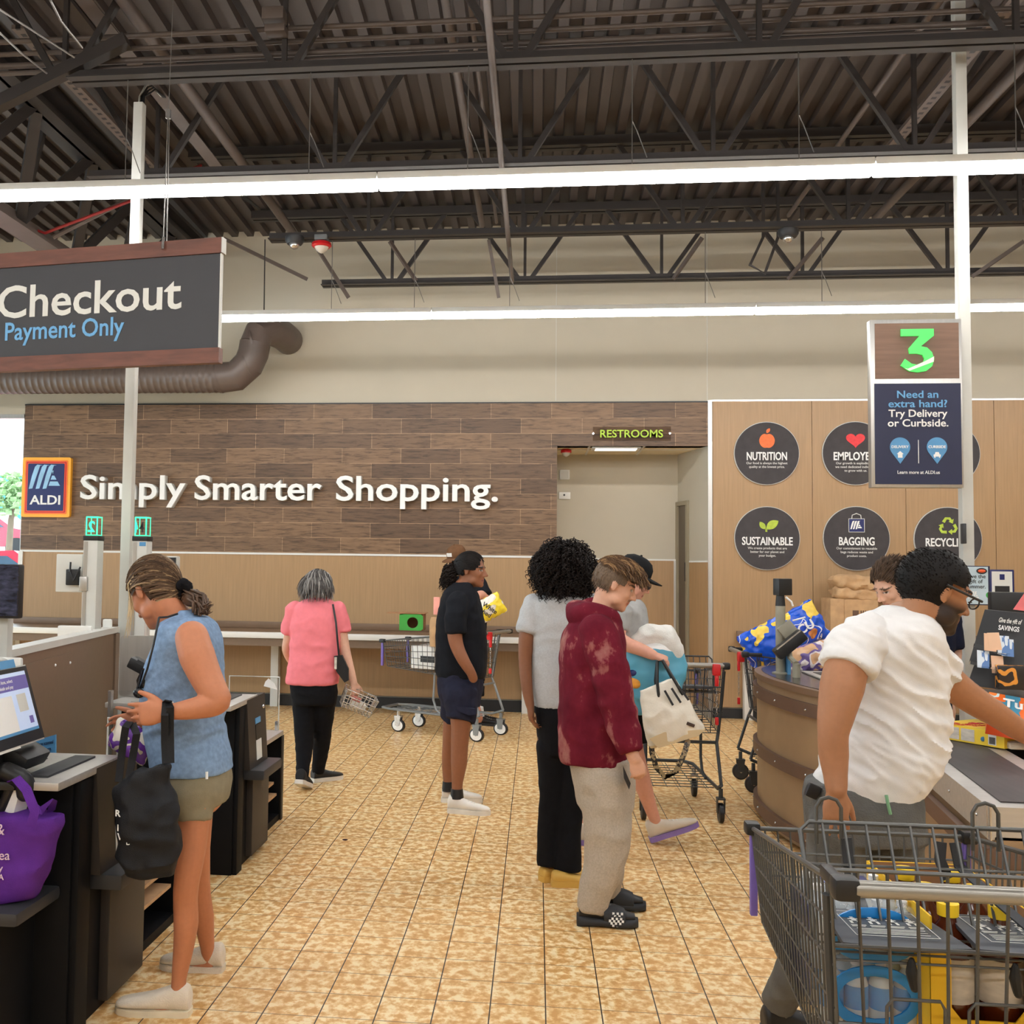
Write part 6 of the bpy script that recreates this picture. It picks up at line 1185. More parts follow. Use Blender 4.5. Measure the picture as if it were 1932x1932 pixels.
x0, x1, y0, y1, z0, z1 = .850, 1.085, 2.37, 2.80, .61, .875; k = MB(); k.b2((x0, y0, z0), (x1, y1, z0+.004)); k.b2((x0, y0, z0), (x0+.004, y1, z1)); k.b2((x1-.004, y0, z0), (x1, y1, z1)); k.b2((x0, y1-.004, z0), (x1, y1, z1))
xm = (x0+x1)/2; ww = .075; p = [(x0, z0), (x1, z0), (x1, z1-.06), (xm+ww+.02, z1-.06), (xm+ww, z1-.09), (xm+ww, z0+.075), (xm+ww-.02, z0+.05), (xm-ww+.02, z0+.05), (xm-ww, z0+.075), (xm-ww, z1-.09), (xm-ww-.02, z1-.06), (x0, z1-.06)]
k.prism([(a, y0, b) for a, b in p], (0, .004, 0)); k.build('carton', 'cartonyellow', t, smooth=False)
k = MB(); k.b2((x0+.0045, y0+.01, z0+.006), (x0+.006, y1-.005, z1-.001)); k.b2((x1-.006, y0+.01, z0+.006), (x1-.0045, y1-.005, z1-.001)); k.b2((x0+.006, y1-.006, z0+.006), (x1-.006, y1-.0045, z1-.001)); k.build('inner_face', 'card', t, smooth=False)
M['juice'] = pm('amber_juice_bottle', S(88, 34, 14), .1, var=.2, spec=.7, coat=.4); M['paperlabel'] = pm('paper_label', S(206, 198, 186), .5, var=.2, scale=50, stretch=(.3, .3, 1))
for j in range(3):
    for i in range(2):
        t = thing('juice_bottle', ['left', 'right'][i]+' amber juice bottle with a yellow cap in the '+['front', 'middle', 'back'][j]+' row of the yellow carton', 'bottle', (xm-.054+i*.108, 2.44+j*.135, z0), 'amber bottles in the yellow carton')
        bottle(t, 'bottle', xm-.054+i*.108, 2.44+j*.135, z0+.005, .27, .05, 'juice', 'yellowcap' if 'yellowcap' in M else M.setdefault('yellowcap', pm('yellow_cap', S(246, 204, 40), .4)), 'paperlabel')
# ------------------------------------------------------------------ contents of the cart by the back wall
cm = Mx.Translation((-.415, 9.86, 0)) @ Mx.Rotation(1.12, 4, 'Z'); cw = lambda x, y, z: cm @ V((x, y, z)); CR3 = Mx.Rotation(1.12, 3, 'Z')
M['greencard'] = pm('green_card', S(60, 160, 64), .6, var=.05)
t = thing('produce_box', 'green cardboard box with a round hole on top of the back wall cart', 'box', cw(.02, .62, .9)); a = at(772, 1197, 9.9); c0 = V((a.x, a.y, 0)); k = MB()
b0 = at(753, 1196, 9.95); b1 = at(798, 1190, 9.95); zb, zt = b1.z-.0, at(770, 1158, 9.95).z; w_ = b1.x-b0.x; poly = []
cxx, czz, rr = b0.x+w_*.56, (zb+zt)/2-.005, (zt-zb)*.33; N = 24
for i in range(N):
    a0, a1 = 2*math.pi*i/N, 2*math.pi*(i+1)/N; q = []
    for aa in (a0, a1):
        dxx, dzz = math.cos(aa), math.sin(aa); s_ = min((w_*.5-(.06*w_*dxx/abs(dxx) if dxx else 0))/max(abs(dxx), 1e-6), ((zt-zb)/2)/max(abs(dzz), 1e-6)); q.append(((cxx+rr*dxx, czz+rr*dzz), (min(max(cxx+s_*dxx, b0.x), b1.x), min(max(czz+s_*dzz, zb), zt))))
    k.prism([(q[0][0][0], 9.95, q[0][0][1]), (q[1][0][0], 9.95, q[1][0][1]), (q[1][1][0], 9.95, q[1][1][1]), (q[0][1][0], 9.95, q[0][1][1])], (0, .005, 0))
k.build('front', 'greencard', t, smooth=False); k = MB(); k.b2((b0.x, 9.956, zb), (b1.x, 10.2, zb+.005)); k.b2((b0.x, 9.956, zb), (b0.x+.005, 10.2, zt)); k.b2((b1.x-.005, 9.956, zb), (b1.x, 10.2, zt)); k.b2((b0.x, 10.195, zb), (b1.x, 10.2, zt)); k.b2((b0.x-.13, 9.95, zt), (b1.x+.02, 10.2, zt+.006)); k.build('carton', 'card', t, smooth=False)
t = thing('drink_carton', 'white twelve-pack carton inside the back wall cart', 'carton', cw(-.05, .6, .62)); MB().box(cw(-.06, .66, .745), (.30, .26, .22), CR3, .004).build('carton', 'letterwhite', t); MB().box(cw(-.213, .60, .73), (.003, .16, .06), CR3).build('window', 'base', t)
t = thing('food_tub', 'round white tub lying on the cartons in the back wall cart', 'tub', cw(0, .4, .85)); MB().lathe([(.07, -.05), (.08, .04), (.085, .045), (.085, .055), (.08, .058)], cw(-.12, .42, .87), 20, Mx.Rotation(1.3, 3, 'X')).build('tub', 'letterwhite', t)
for i, (x, y, s, m_, lab) in enumerate(((-.02, .3, (.16, .1, .12), 'letterwhite', 'small white packet at the rear of the back wall cart'), (-.1, .2, (.1, .08, .1), 'waterdark', 'small blue packet at the rear corner of the back wall cart'), (.1, .35, (.2, .12, .16), 'filmgrey', 'grey plastic bag in the middle of the back wall cart'), (.06, .8, (.14, .12, .18), 'paperlabel', 'pale carton at the nose of the back wall cart'))):
    M.setdefault('filmgrey', pm('grey_plastic', S(140, 138, 140), .3, var=.3, scale=20)); o = MB().box(cw(x, y, .60+s[2]/2+.02), s, CR3, .015).build('grocery_packet', m_); tag(o, lab, 'packet')
t = thing('sauce_bottle', 'grey bottle with a red cap in the back wall cart', 'bottle', cw(-.16, .33, .62)); bottle(t, 'bottle', *cw(-.17, .30, .63), .26, .035, 'filmgrey', 'red')
t = thing('kraft_bag', 'brown paper sack standing in the back wall cart beside the green box', 'bag', cw(.05, .35, .9)); k = MB(); q = at(815, 1180, 9.9); k.loft([(q+V((.03, 0, -.2)), V((.05, 0, 0)), V((0, .06, 0))), (q+V((.03, 0, 0)), V((.055, 0, 0)), V((0, .06, 0))), (q+V((.03, 0, .08)), V((.04, 0, 0)), V((0, .03, 0)))], 16); k.build('bag', 'kraft', t)
t = thing('pink_card', 'pink carton sticking up behind the young woman in black', 'carton', at(826, 1140, 10.0)); k = MB(); q = at(824, 1143, 10.0); k.box(q, (.06, .05, .17), None, .004); k.build('carton', pm('pink_card', S(246, 170, 156), .6), t)
def puffbag(t, c, w_, h, d, rot, mat, seed=0, amp=.012, vox=.011):
    k = MB(); secs = []
    for s in (-1, -.9, -.5, 0, .5, .9, 1): secs.append((V((0, 0, s*h/2)), V((w_/2*(1 if abs(s) > .85 else .93), 0, 0)), V((0, d/2*max(.04, (1-s*s)**.55), 0))))
    k.loft(secs, 28, 2.2); co, no, fs = remesh(k, vox, 2); co = wrinkle(co, no, amp, (18, 18, 18), seed); R = rot; return mesh_obj('bag', [R @ V(p)+V(c) for p in co], fs, mat, t)
def printed(name, stops, scale, rough=.25, stretch=(1, 1, 1)):
    m, tr, b = _mat(name); n = nd(tr, 'ShaderNodeTexNoise'); n.inputs['Scale'].default_value = scale; n.inputs['Detail'].default_value = 1.5; tr.links.new(coords(tr, stretch), n.inputs['Vector']); r = ramp(tr, n.outputs['Fac'], stops); r.node.color_ramp.interpolation = 'CONSTANT'; tr.links.new(r, b.inputs['Base Color']); b.inputs['Roughness'].default_value = rough; return m
q = at(925, 1150, 9.75); t = thing('popcorn_bag', 'white and yellow snack bag in the child seat of the back wall cart', 'snack bag', q); puffbag(t, q+V((0, 0, .02)), .26, .2, .12, Mx.Rotation(-.5, 3, 'Y'), printed('white_yellow_bag', [(0, S(238, 232, 220)), (.5, S(244, 218, 60)), (.62, S(246, 240, 226))], 6), 3)
text('White', 'lettering', 'base', t, q+V((-.01, -.075, .0)), .06, (.8, 0, -.5), (.5, 0, .8), ext=.001, bold=.02); text('ched', 'lettering', 'base', t, q+V((-.05, -.075, -.045)), .06, (.8, 0, -.5), (.5, 0, .8), ext=.001, bold=.02)
q = at(902, 1146, 9.9); t = thing('cracker_bag', 'small crinkled bag beside the snack bag in the child seat', 'snack bag', q); puffbag(t, q, .14, .16, .08, Mx.Rotation(.4, 3, 'Y'), printed('mixed_bag', [(0, S(226, 210, 190)), (.45, S(110, 80, 90)), (.55, S(236, 200, 90))], 14), 4)
# ------------------------------------------------------------------ bags people carry
t = thing('tote_bag', 'black fabric tote bag hanging from the wrist of the woman in blue', 'bag', at(277, 1655, 3.44)); Yb = 3.425
secs = [(at(283, 1652, Yb), V((.085, 0, .0)), V((0, .035, 0))), (at(280, 1600, Yb), V((.098, 0, 0)), V((0, .05, 0))), (at(276, 1540, Yb), V((.105, 0, 0)), V((0, .05, 0))), (at(272, 1490, Yb), V((.098, 0, 0)), V((0, .04, 0))), (at(282, 1452, Yb), V((.075, 0, .02)), V((0, .022, 0)))]
k = MB(); k.loft(secs, 26, 3); co, no, fs = remesh(k, .007, 3); co = wrinkle(co, no, .02, (8, 8, 10), 91); M['nylon'] = cloth('black_nylon', S(32, 33, 36), .12, .6); mesh_obj('bag', co, fs, 'nylon', t)
for P_ in ([(224, 1475), (230, 1420), (237, 1372), (245, 1362)], [(243, 1470), (252, 1420), (258, 1385), (250, 1366)], [(313, 1440), (311, 1400), (311, 1350), (313, 1326), (318, 1322)], [(322, 1440), (321, 1380), (321, 1335), (316, 1324)]): MB().strip([at(x, y, 3.40+(.025 if i_ % 2 else 0)) for i_, (x, y) in enumerate(P_)], .026, .004, (1, 0, 0)).build('handle', 'nylon', t)
for s_, x, y, z in (('R', 222, 1540, .03), ('K', 226, 1568, .03), ('W', 230, 1585, .03), ('D', 242, 1594, .02)): text(s_, 'lettering', 'letterwhite', t, at(x, y, Yb-.052), z, (1, 0, -.1), ext=.001)
t = thing('snack_bag', 'purple and white crinkled snack bag on the machine behind the black tote', 'snack bag', at(250, 1400, 3.75)); puffbag(t, at(248, 1398, 3.78), .17, .11, .07, Mx.Rotation(.45, 3, 'Y'), printed('purple_bag', [(0, S(226, 218, 206)), (.44, S(96, 46, 146)), (.56, S(206, 196, 178)), (.62, S(120, 70, 170))], 11), 6)
t = thing('shopping_bag', 'purple fabric shopping bag on the shelf at the left edge', 'bag', (-1.7, 3.25, .5)); M['purple'] = cloth('purple_nonwoven', S(92, 44, 140), .06, .85, .3, 300); Yp = 3.22
k = MB(); k.loft([(V((-1.73, Yp+.02, .524)), V((.10, 0, 0)), V((0, .075, 0))), (V((-1.725, Yp+.02, .575)), V((.122, 0, 0)), V((0, .08, 0))), (V((-1.72, Yp+.02, .68)), V((.148, 0, 0)), V((0, .08, 0))), (V((-1.715, Yp+.02, .775)), V((.17, 0, .0)), V((0, .07, 0))), (V((-1.715, Yp+.02, .79)), V((.17, 0, .0)), V((0, .068, 0)))], 28, 4)
co, no, fs = remesh(k, .009, 3); co = wrinkle(co, no, .014, (7, 7, 8), 55); mesh_obj('bag', co, fs, 'purple', t)
MB().strip([at(58, 1560, 3.13), at(66, 1530, 3.13), at(50, 1490, 3.15), at(30, 1468, 3.18), at(22, 1475, 3.2)], .03, .004, (1, .3, .2)).build('handle', 'purple', t); MB().strip([at(62, 1522, 3.2), at(78, 1530, 3.2), at(94, 1512, 3.22), at(100, 1516, 3.26), at(96, 1532, 3.3)], .03, .004, (.6, .5, .5)).build('handle', 'purple', t)
M['pinkletter'] = pm('pale_pink_lettering', S(226, 200, 220), .6)
for s_, x, y, z in (('ea', 8, 1622, .042), ('y', 1, 1645, .035), ('A', 2, 1660, .026), ('&', 0, 1575, .05)): text(s_, 'lettering', 'pinkletter', t, at(x, y, Yp-.075), z, (1, 0, .05), ext=.001, bold=.0)
t = thing('medicine_box', 'white box with a red corner standing in the purple bag', 'box', at(30, 1500, 3.24)); MB().box(at(30, 1502, 3.25), (.075, .05, .13), Mx.Rotation(.25, 3, 'Y') @ Mx.Rotation(-.4, 3, 'Z'), .002).build('box', 'letterwhite', t); MB().box(at(45, 1494, 3.222), (.018, .004, .03), Mx.Rotation(.25, 3, 'Y') @ Mx.Rotation(-.4, 3, 'Z')).build('red_mark', 'red', t)
# wire basket of the woman in pink
q = at(675, 1325, 7.42); t = thing('shopping_basket', 'small wire basket hanging from the hand of the woman in pink', 'basket', q); R = Mx.Rotation(.42, 3, 'Y') @ Mx.Rotation(.3, 3, 'Z'); k = MB(); P_ = lambda x, y, z: R @ V((x, y, z))+q
for i in range(9):
    x = -.11+.0275*i; k.tube([P_(x*1.1, -.08, .075), P_(x, -.07, -.06), P_(x, .07, -.06), P_(x*1.1, .08, .075)], .0028, 5)
for i in range(5):
    y = -.06+.03*i; k.tube([P_(-.122, y*1.1, .075), P_(-.11, y, -.06), P_(.11, y, -.06), P_(.122, y*1.1, .075)], .0028, 5)
for z, e in ((.075, 1.1), (.03, 1.06), (-.02, 1.03)): k.tube([P_(-.112*e, -.073*e, z), P_(.112*e, -.073*e, z), P_(.112*e, .073*e, z), P_(-.112*e, .073*e, z)], .0035, 6, closed=True)
k.build('basket', 'chrome', t); hq = at(672, 1300, 7.43); MB().tube([P_(-.1, 0, .08), hq+V((-.03, 0, .0)), hq+V((.03, 0, -.005)), P_(.1, 0, .08)], .004, 6).build('handle', 'chrome', t)
t = thing('meat_pack', 'small wrapped pack inside the wire basket', 'packet', q); MB().box(P_(.01, 0, -.02), (.12, .09, .05), R, .012).build('tray', 'paperlabel', t); MB().box(P_(-.02, 0, .02), (.07, .06, .03), R, .01).build('meat', pm('pink_meat', S(190, 110, 104), .4, var=.2, scale=30), t)
# purse of the woman in pink
t = thing('purse', 'flat black purse on a long strap at the hip of the woman in pink', 'bag', at(645, 1290, 7.38)); k = MB(); Yq = 7.36
k.prism([at(630, 1238, Yq), at(645, 1236, Yq), at(657, 1262, Yq), at(657, 1284, Yq), at(650, 1288, Yq), at(634, 1266, Yq)], (0, .03, 0)); k.build('pouch', 'black', t, smooth=False); MB().strip([at(628, 1140, 7.40), at(634, 1175, 7.35), at(637, 1210, 7.345), at(640, 1240, 7.36)], .014, .004, (1, 0, 0)).build('strap', 'black', t); MB().b2(at(631, 1240, Yq-.01), at(636, 1262, Yq+.01)).build('phone', 'paperlabel', t)
# bags of the shopper in the cap
Yg = 6.02; M['bagblue'] = None
def skybag():
    m, tr, b = _mat('sky_print'); tc = nd(tr, 'ShaderNodeTexCoord'); sp = nd(tr, 'ShaderNodeSeparateXYZ'); tr.links.new(tc.outputs['Object'], sp.inputs[0]); n = nd(tr, 'ShaderNodeTexNoise'); n.inputs['Scale'].default_value = 7; tr.links.new(tc.outputs['Object'], n.inputs['Vector'])
    ad = nd(tr, 'ShaderNodeMath', operation='MULTIPLY_ADD'); ad.inputs[1].default_value = .12; tr.links.new(n.outputs['Fac'], ad.inputs[0]); tr.links.new(sp.outputs[2], ad.inputs[2]); r = ramp(tr, ad.outputs[0], [(0, S(92, 168, 196)), (.44, S(236, 238, 238)), (.53, S(40, 60, 120))]); r.node.color_ramp.interpolation = 'CONSTANT'; tr.links.new(r, b.inputs['Base Color']); b.inputs['Roughness'].default_value = .5; return m
M['bagblue'] = skybag()
t = thing('beach_bag', 'sky blue shopping bag with an orange print under the arm of the capped shopper', 'bag', at(1240, 1350, Yg+.1)); k = MB(); Yg2 = Yg+.12
k.loft([(at(1228, 1345, Yg2), V((.11, 0, 0)), V((0, .05, 0))), (at(1232, 1300, Yg2), V((.155, 0, 0)), V((0, .075, 0))), (at(1236, 1255, Yg2), V((.175, 0, .0)), V((0, .08, 0))), (at(1230, 1215, Yg2), V((.15, 0, 0)), V((0, .06, 0)))], 26, 3.2); co, no, fs = remesh(k, .010, 3); co = wrinkle(co, no, .014, (8, 8, 10), 66); mesh_obj('bag', co, fs, 'bagblue', t)
k = MB(); k.ell(at(1199, 1288, Yg2-.07), (.04, .015, .035), None, 12); k.build('orange_print', pm('orange_print', S(246, 160, 60), .5, var=.3, scale=30), t); k = MB(); k.ell(at(1194, 1270, Yg2-.07), (.035, .015, .02), None, 12); k.build('navy_print', 'navysign', t)
t = thing('folded_towel', 'bundled white towel on top of the blue bag', 'towel', at(1250, 1210, Yg2)); k = MB(); k.limb([(at(1205, 1212, Yg2), .05), (at(1228, 1198, Yg2), .062), (at(1256, 1202, Yg2), .07), (at(1272, 1222, Yg2), .055)]); k.limb([(at(1262, 1210, Yg2-.03), .05), (at(1276, 1234, Yg2-.03), .035)]); co, no, fs = remesh(k, .009, 3); co = wrinkle(co, no, .012, (9, 9, 14), 77); mesh_obj('cloth', co, fs, cloth('white_towelling', S(220, 218, 212), .03, bump=.3, bscale=150), t)
t = thing('handbag', 'cream leather handbag with black straps hanging from the hand of the shopper in the cap', 'bag', at(1262, 1395, 5.95)); M['cream_leather'] = pm('cream_leather', S(226, 218, 202), .45, var=.03, bump=.15, bscale=80); Yh = 5.94
dn_ = V((.34, 0, -.94)); up_ = -dn_; rt = V((.94, 0, .34)); c0 = at(1258, 1340, Yh); k = MB()
k.loft([(c0+dn_*.16, rt*.15, V((0, .075, 0))), (c0+dn_*.155, rt*.158, V((0, .08, 0))), (c0+dn_*.05, rt*.145, V((0, .085, 0))), (c0+up_*.06, rt*.125, V((0, .055, 0))), (c0+up_*.15, rt*.105, V((0, .02, 0)))], 28, 2.7); co, no, fs = remesh(k, .008, 5); co = wrinkle(co, no, .011, (8, 8, 10), 88); mesh_obj('bag', co, fs, 'cream_leather', t)
k = MB(); k.loft([(c0+dn_*.153, rt*.162, V((0, .083, 0))), (c0+dn_*.166, rt*.16, V((0, .081, 0)))], 28, 3.4, 1); k.build('base_panel', pm('tan_leather', S(206, 184, 146), .5, var=.03), t)
MB().prism([c0+rt*a+dn_*b+V((0, -.086, 0)) for a, b in ((-.15, .105), (-.06, .095), (.155, .150), (.11, .172), (-.12, .168))], (0, .01, 0)).build('base_front', pm('tan_leather_front', S(206, 184, 146), .5, var=.03), t)
for off in (-.045, .045): MB().tube([c0+up_*.09+rt*(-.02)+V((0, off, 0)), c0+up_*.17+rt*.0+V((0, off, 0)), at(1240, 1248, Yh+off*.4), at(1250, 1246, Yh+off*.4), c0+up_*.17+rt*.09+V((0, off, 0)), c0+up_*.06+rt*.11+V((0, off, 0))], .009, 8).build('handle', 'black', t)
k = MB()
for i in range(3): k.strip([c0+up_*.12+rt*(.02+i*.04)+V((0, -.085, 0)), c0+up_*.03+rt*(.035+i*.045)+V((0, -.092, 0))], .012, .004, (1, 0, 0))
k.build('tassels', 'black', t); MB().box(c0+dn_*.10+rt*.09+V((0, -.088, 0)), (.045, .006, .018), Mx.Rotation(.35, 3, 'Y'), .002).build('tag', pm('brown_tag', S(70, 52, 44), .4), t)
MB().strip([at(1228, 1378, Yh), at(1230, 1420, Yh-.02), at(1238, 1448, Yh-.03), at(1255, 1466, Yh-.03), at(1276, 1455, Yh-.03), at(1290, 1425, Yh-.02), at(1299, 1395, Yh)], .03, .005, (1, 0, .3)).build('shoulder_strap', printed('woven_strap', [(0, S(48, 44, 40)), (.5, S(150, 132, 100))], 60), t)
# ------------------------------------------------------------------ checkout counter 3
M['tan'] = pm('tan_counter_laminate', S(158, 130, 98), .45, var=.04); M['bumper'] = pm('brown_bumper_rail', S(104, 78, 62), .5, var=.06)
cv = [(1.60, 6.02), (1.535, 6.25), (1.485, 6.55), (1.465, 6.85), (1.475, 7.1), (1.52, 7.35), (1.62, 7.58)]
def cr(P, n=5):
    out = []
    for i in range(len(P)-1):
        a, b, c, d = [V((*P[max(0, min(len(P)-1, i+j))], 0)) for j in (-1, 0, 1, 2)]
        for q in range(n): t_ = q/n; out.append(.5*(2*b+(c-a)*t_+(2*a-5*b+4*c-d)*t_*t_+(3*b-a-3*c+d)*t_**3))
    return out+[V((*P[-1], 0))]
cc = cr(cv); back = [V((2.18, 7.58, 0)), V((2.18, 6.62, 0)), V((1.86, 6.36, 0)), V((1.78, 6.02, 0))]
t = thing('checkout_counter', 'rounded tan checkout counter with brown bumper rails at lane 3', 'counter', (1.8, 6.8, 0))
def plan(off=0): return [p+V((-off, 0, 0)) for p in cc]+back
MB().prism([p+V((0, 0, .02)) for p in plan()][::-1], (0, 0, .90)).build('body', 'tan', t, ang=20); MB().prism([p+V((0, 0, .915)) for p in plan(.018)][::-1], (0, 0, .035)).build('top', 'brownlam2', t, ang=20)
MB().prism([p+V((.03, 0, .95)) for p in plan()][::-1], (0, 0, .004)).build('steel_top', pm('dark_steel_top', S(96, 92, 88), .25, .7), t, ang=20)
for z in (.83, .46, .09): MB().strip([p+V((-.012, 0, z)) for p in cc], .075, .03, (0, 0, 1)).build('bumper_rail', 'bumper', t)
MB().b2((1.592, 6.0, .1), (1.66, 6.02, .93)).build('steel_strip', 'steel', t, smooth=False)
k = MB()
for p in cc[3::7]:
    for z in (.83, .46, .09): k.ell(p+V((-.028, -.004, z)), .007, None, 8)
k.build('bolt', 'chrome', t)
t = thing('checkout_conveyor', 'long checkout belt with a steel rim on tan panels, right of the man in white', 'conveyor', (1.9, 4.9, 0)); e0, e1 = V((1.594, 3.88, 0)), V((1.868, 5.75, 0)); wv = V((.42, 0, 0)); up = lambda p, z: p+V((0, 0, z))
sh = V((.02, 0, 0)); MB().prism([up(e0+sh, .02), up(e0+wv-sh, .02), up(e1+wv-sh, .02), up(e1+sh, .02)], (0, 0, .67)).build('body', 'tan', t, smooth=False)
MB().prism([up(e0, .68), up(e0+wv, .68), up(e1+wv, .68), up(e1, .68)], (0, 0, .115)).build('steel_rim', 'steel', t, smooth=False)
iv = V((.075, .08, 0)); MB().prism([up(e0+iv, .79), up(e0+wv+V((-.075, .08, 0)), .79), up(e1+wv+V((-.075, 0, 0)), .79), up(e1+V((.075, 0, 0)), .79)], (0, 0, .01)).build('belt', pm('worn_rubber_belt', S(54, 49, 49), .5, var=.35, scale=5, stretch=(5, .6, 1)), t, smooth=False)
MB().strip([up(e0+V((-.0, -.02, 0)), .62), up(e0+V((-.012, .03, 0)), .62), up(e1+V((-.012, 0, 0)), .62)], .07, .03, (0, 0, 1)).build('bumper_rail', 'bumper', t); MB().b2((1.6, 3.86, .58), (2.0, 3.88, .65), .01).build('bumper_rail', 'bumper', t); MB().b2((1.596, 3.868, .68), (1.60, 3.9, .796)).build('edge_trim', 'chrome', t)
k = MB()
for s_ in (.08, .3, .55, .8): k.ell(up(e0.lerp(e1, s_)+V((-.002, 0, 0)), .735), .006, None, 8)
k.build('bolt', 'chrome', t)
t = thing('cashier_desk', 'dark cashier desk beyond the belt', 'desk', (2.45, 5.4, 0)); MB().b2((2.42, 4.9, 0), (2.8, 5.72, .97)).build('body', 'blackmetal', t, smooth=False); MB().b2((2.40, 4.88, .97), (2.85, 5.74, 1.0), .005).build('top', 'darkgrey', t)
# card payment post
t = thing('payment_post', 'grey post with a black camera head and a tilted card reader on the curved counter', 'card reader', (1.60, 7.0, .95)); px_, py_ = 1.592, 6.98; zt_ = at(1461, 1143, py_).z
MB().cyl((px_, py_, .954), (px_, py_, zt_), .031, n=20).build('post', 'offwhite2' if 'offwhite2' in M else M.setdefault('offwhite2', pm('warm_grey_post', S(150, 146, 130), .4)), t); MB().lathe([(.055, 0), (.055, .008), (.034, .012)], (px_, py_, .954), 20).build('base', 'offwhite2', t)
MB().cyl((px_, py_, zt_), (px_, py_, zt_+.07), .032, .026, 20).build('collar', 'black', t); MB().box((px_+.015, py_, zt_+.125), (.11, .06, .11), Mx.Rotation(.5, 3, 'Z'), .006).build('head', 'black', t); MB().tube([(px_+.03, py_-.02, zt_+.06), (px_+.065, py_-.02, zt_+.03), (px_+.075, py_-.02, zt_-.0)], .007, 6).build('cable', 'letterwhite', t)
q = at(1488, 1215, 6.9); MB().box(q+V((0, -.03, .0)), (.22, .10, .075), Mx.Rotation(-.70, 3, 'Y'), .012).build('reader', 'black', t); MB().box(q+V((-.02, -.085, .03)), (.19, .006, .008), Mx.Rotation(-.70, 3, 'Y')).build('reader_stripe', 'chrome', t)
MB().box(q+V((0, .03, .09)), (.10, .04, .09), Mx.Rotation(-.70, 3, 'Y'), .004).build('bracket', 'offwhite2', t); MB().tube([q+V((.03, .02, .15)), q+V((.09, .0, .17)), q+V((.105, 0, .175))], .006, 6).build('lever', 'letterwhite', t); MB().cyl((1.635, 6.75, .954), (1.635, 6.75, 1.04), .024).build('short_post', 'offwhite2', t); MB().tube([(1.635, 6.75, 1.04), (1.62, 6.85, 1.07), q+V((0, .02, 0))], .018, 8).build('arm', 'offwhite2', t); MB().b2((px_+.03, py_-.06, .954), (px_+.05, py_+.02, 1.13)).build('plate', 'pinblue', t)
# bagged goods beyond the counter
q = at(1478, 1200, 7.95); t = thing('chip_bag', 'blue and yellow bag of chips lying at the end of the checkout counter', 'snack bag', q); puffbag(t, q, .30, .62, .2, Mx.Rotation(1.08, 3, 'Y'), printed('blue_chip_bag', [(0, S(244, 206, 80)), (.40, S(20, 84, 206)), (.56, S(230, 236, 244)), (.585, S(22, 70, 190)), (.68, S(206, 130, 70))], 7), 12, .016, .013)
text('SCU', 'lettering', 'letterwhite', t, at(1520, 1192, 7.82), .09, (.82, 0, .5), (-.5, 0, .82), ext=.001, bold=.03)
q = at(1525, 1240, 7.35); q.z = 1.015; t = thing('bread_bag', 'clear bag of rolls with purple print beside the card reader', 'bread', q); puffbag(t, q, .22, .3, .13, Mx.Rotation(1.3, 3, 'Y'), printed('bread_bag_print', [(0, S(212, 166, 124)), (.46, S(110, 90, 150)), (.54, S(226, 214, 214)), (.6, S(206, 160, 120))], 9), 14, .012)
q = at(1555, 1283, 6.9); t = thing('counter_scanner', 'dark glass scanner plate in the checkout counter', 'scanner', (1.9, 6.85, .95)); MB().b2((1.75, 6.65, .955), (2.1, 7.1, .965), .004).build('plate', 'steel', t); MB().b2((1.8, 6.72, .965), (2.02, 7.0, .968)).build('glass', 'base', t)
# items on the belt
def carton(name, lab, cat, fc, base, u, v, n, w_, h, d, mats):
    """box with its large face spanned by u, v; n points out of the face"""
    t = thing(name, lab, cat, base); u, v, n = [V(q).normalized() for q in (u, v, n)]; p = lambda a, b, c: V(base)+u*a+v*b+n*c
    MB().prism([p(0, 0, 0), p(w_, 0, 0), p(w_, h, 0), p(0, h, 0)], n*d).build('carton', mats[0], t, smooth=False); return t, p, u, v, n
g0, g1 = at(1768, 1395, 5.42), at(1895, 1416, 5.13); g0.z = g1.z = .803; uu = (g1-g0).normalized(); vv = V((-uu.y, uu.x, 0)).normalized(); vv = vv if vv.y > 0 else -vv
M['wafer'] = pm('yellow_wafer_box', S(250, 214, 66), .4, var=.04); t, p, u, v, n = carton('wafer_box', 'yellow vanilla wafers box lying on the belt', 'box', 0, g0, uu, vv, (0, 0, 1), (g1-g0).length, .30, .075, ('wafer',))
text('Vanilla', 'lettering', 'red', t, p(.13, .10, .076), .075, v, -u, ext=.0005, bold=.02); text('Wafers', 'lettering', 'red', t, p(.175, .11, .076), .045, v, -u, ext=.0005, bold=.01); MB().prism([p(.03, .03, .0755), p(.07, .03, .0755), p(.07, .08, .0755), p(.03, .08, .0755)], n*.001).build('badge', 'red', t, smooth=False)
for a, b, mt in ((.04, .12, 'paperlabel'), (.13, .2, 'paperlabel'), (.27, .31, 'letterwhite')): MB().prism([p(a, -.001, .008), p(b, -.001, .008), p(b, -.001, .066), p(a, -.001, .066)], -v*.0006).build('side_panel', mt, t, smooth=False)
k = MB()
for i in range(12): a = .275+i*.0026; k.prism([p(a, -.002, .012), p(a+.0013, -.002, .012), p(a+.0013, -.002, .045), p(a, -.002, .045)], -v*.0006)
k.build('barcode', 'base', t, smooth=False); k = MB(); k.ell(p(.245, -.002, .03), (.012, .004, .012), None, 10); k.build('blue_dot', 'pinblue', t)
b0 = at(1858, 1352, 5.08); b0.z = .88; u = V((.78, -.28, -.12)).normalized(); n = V((-.15, -.55, .75)).normalized(); n = (n-u*n.dot(u)).normalized(); v = n.cross(u)
M['turtle'] = printed('snack_box_print', [(0, S(70, 140, 170)), (.42, S(236, 110, 40)), (.55, S(196, 220, 226)), (.6, S(240, 130, 50))], 9, .35)
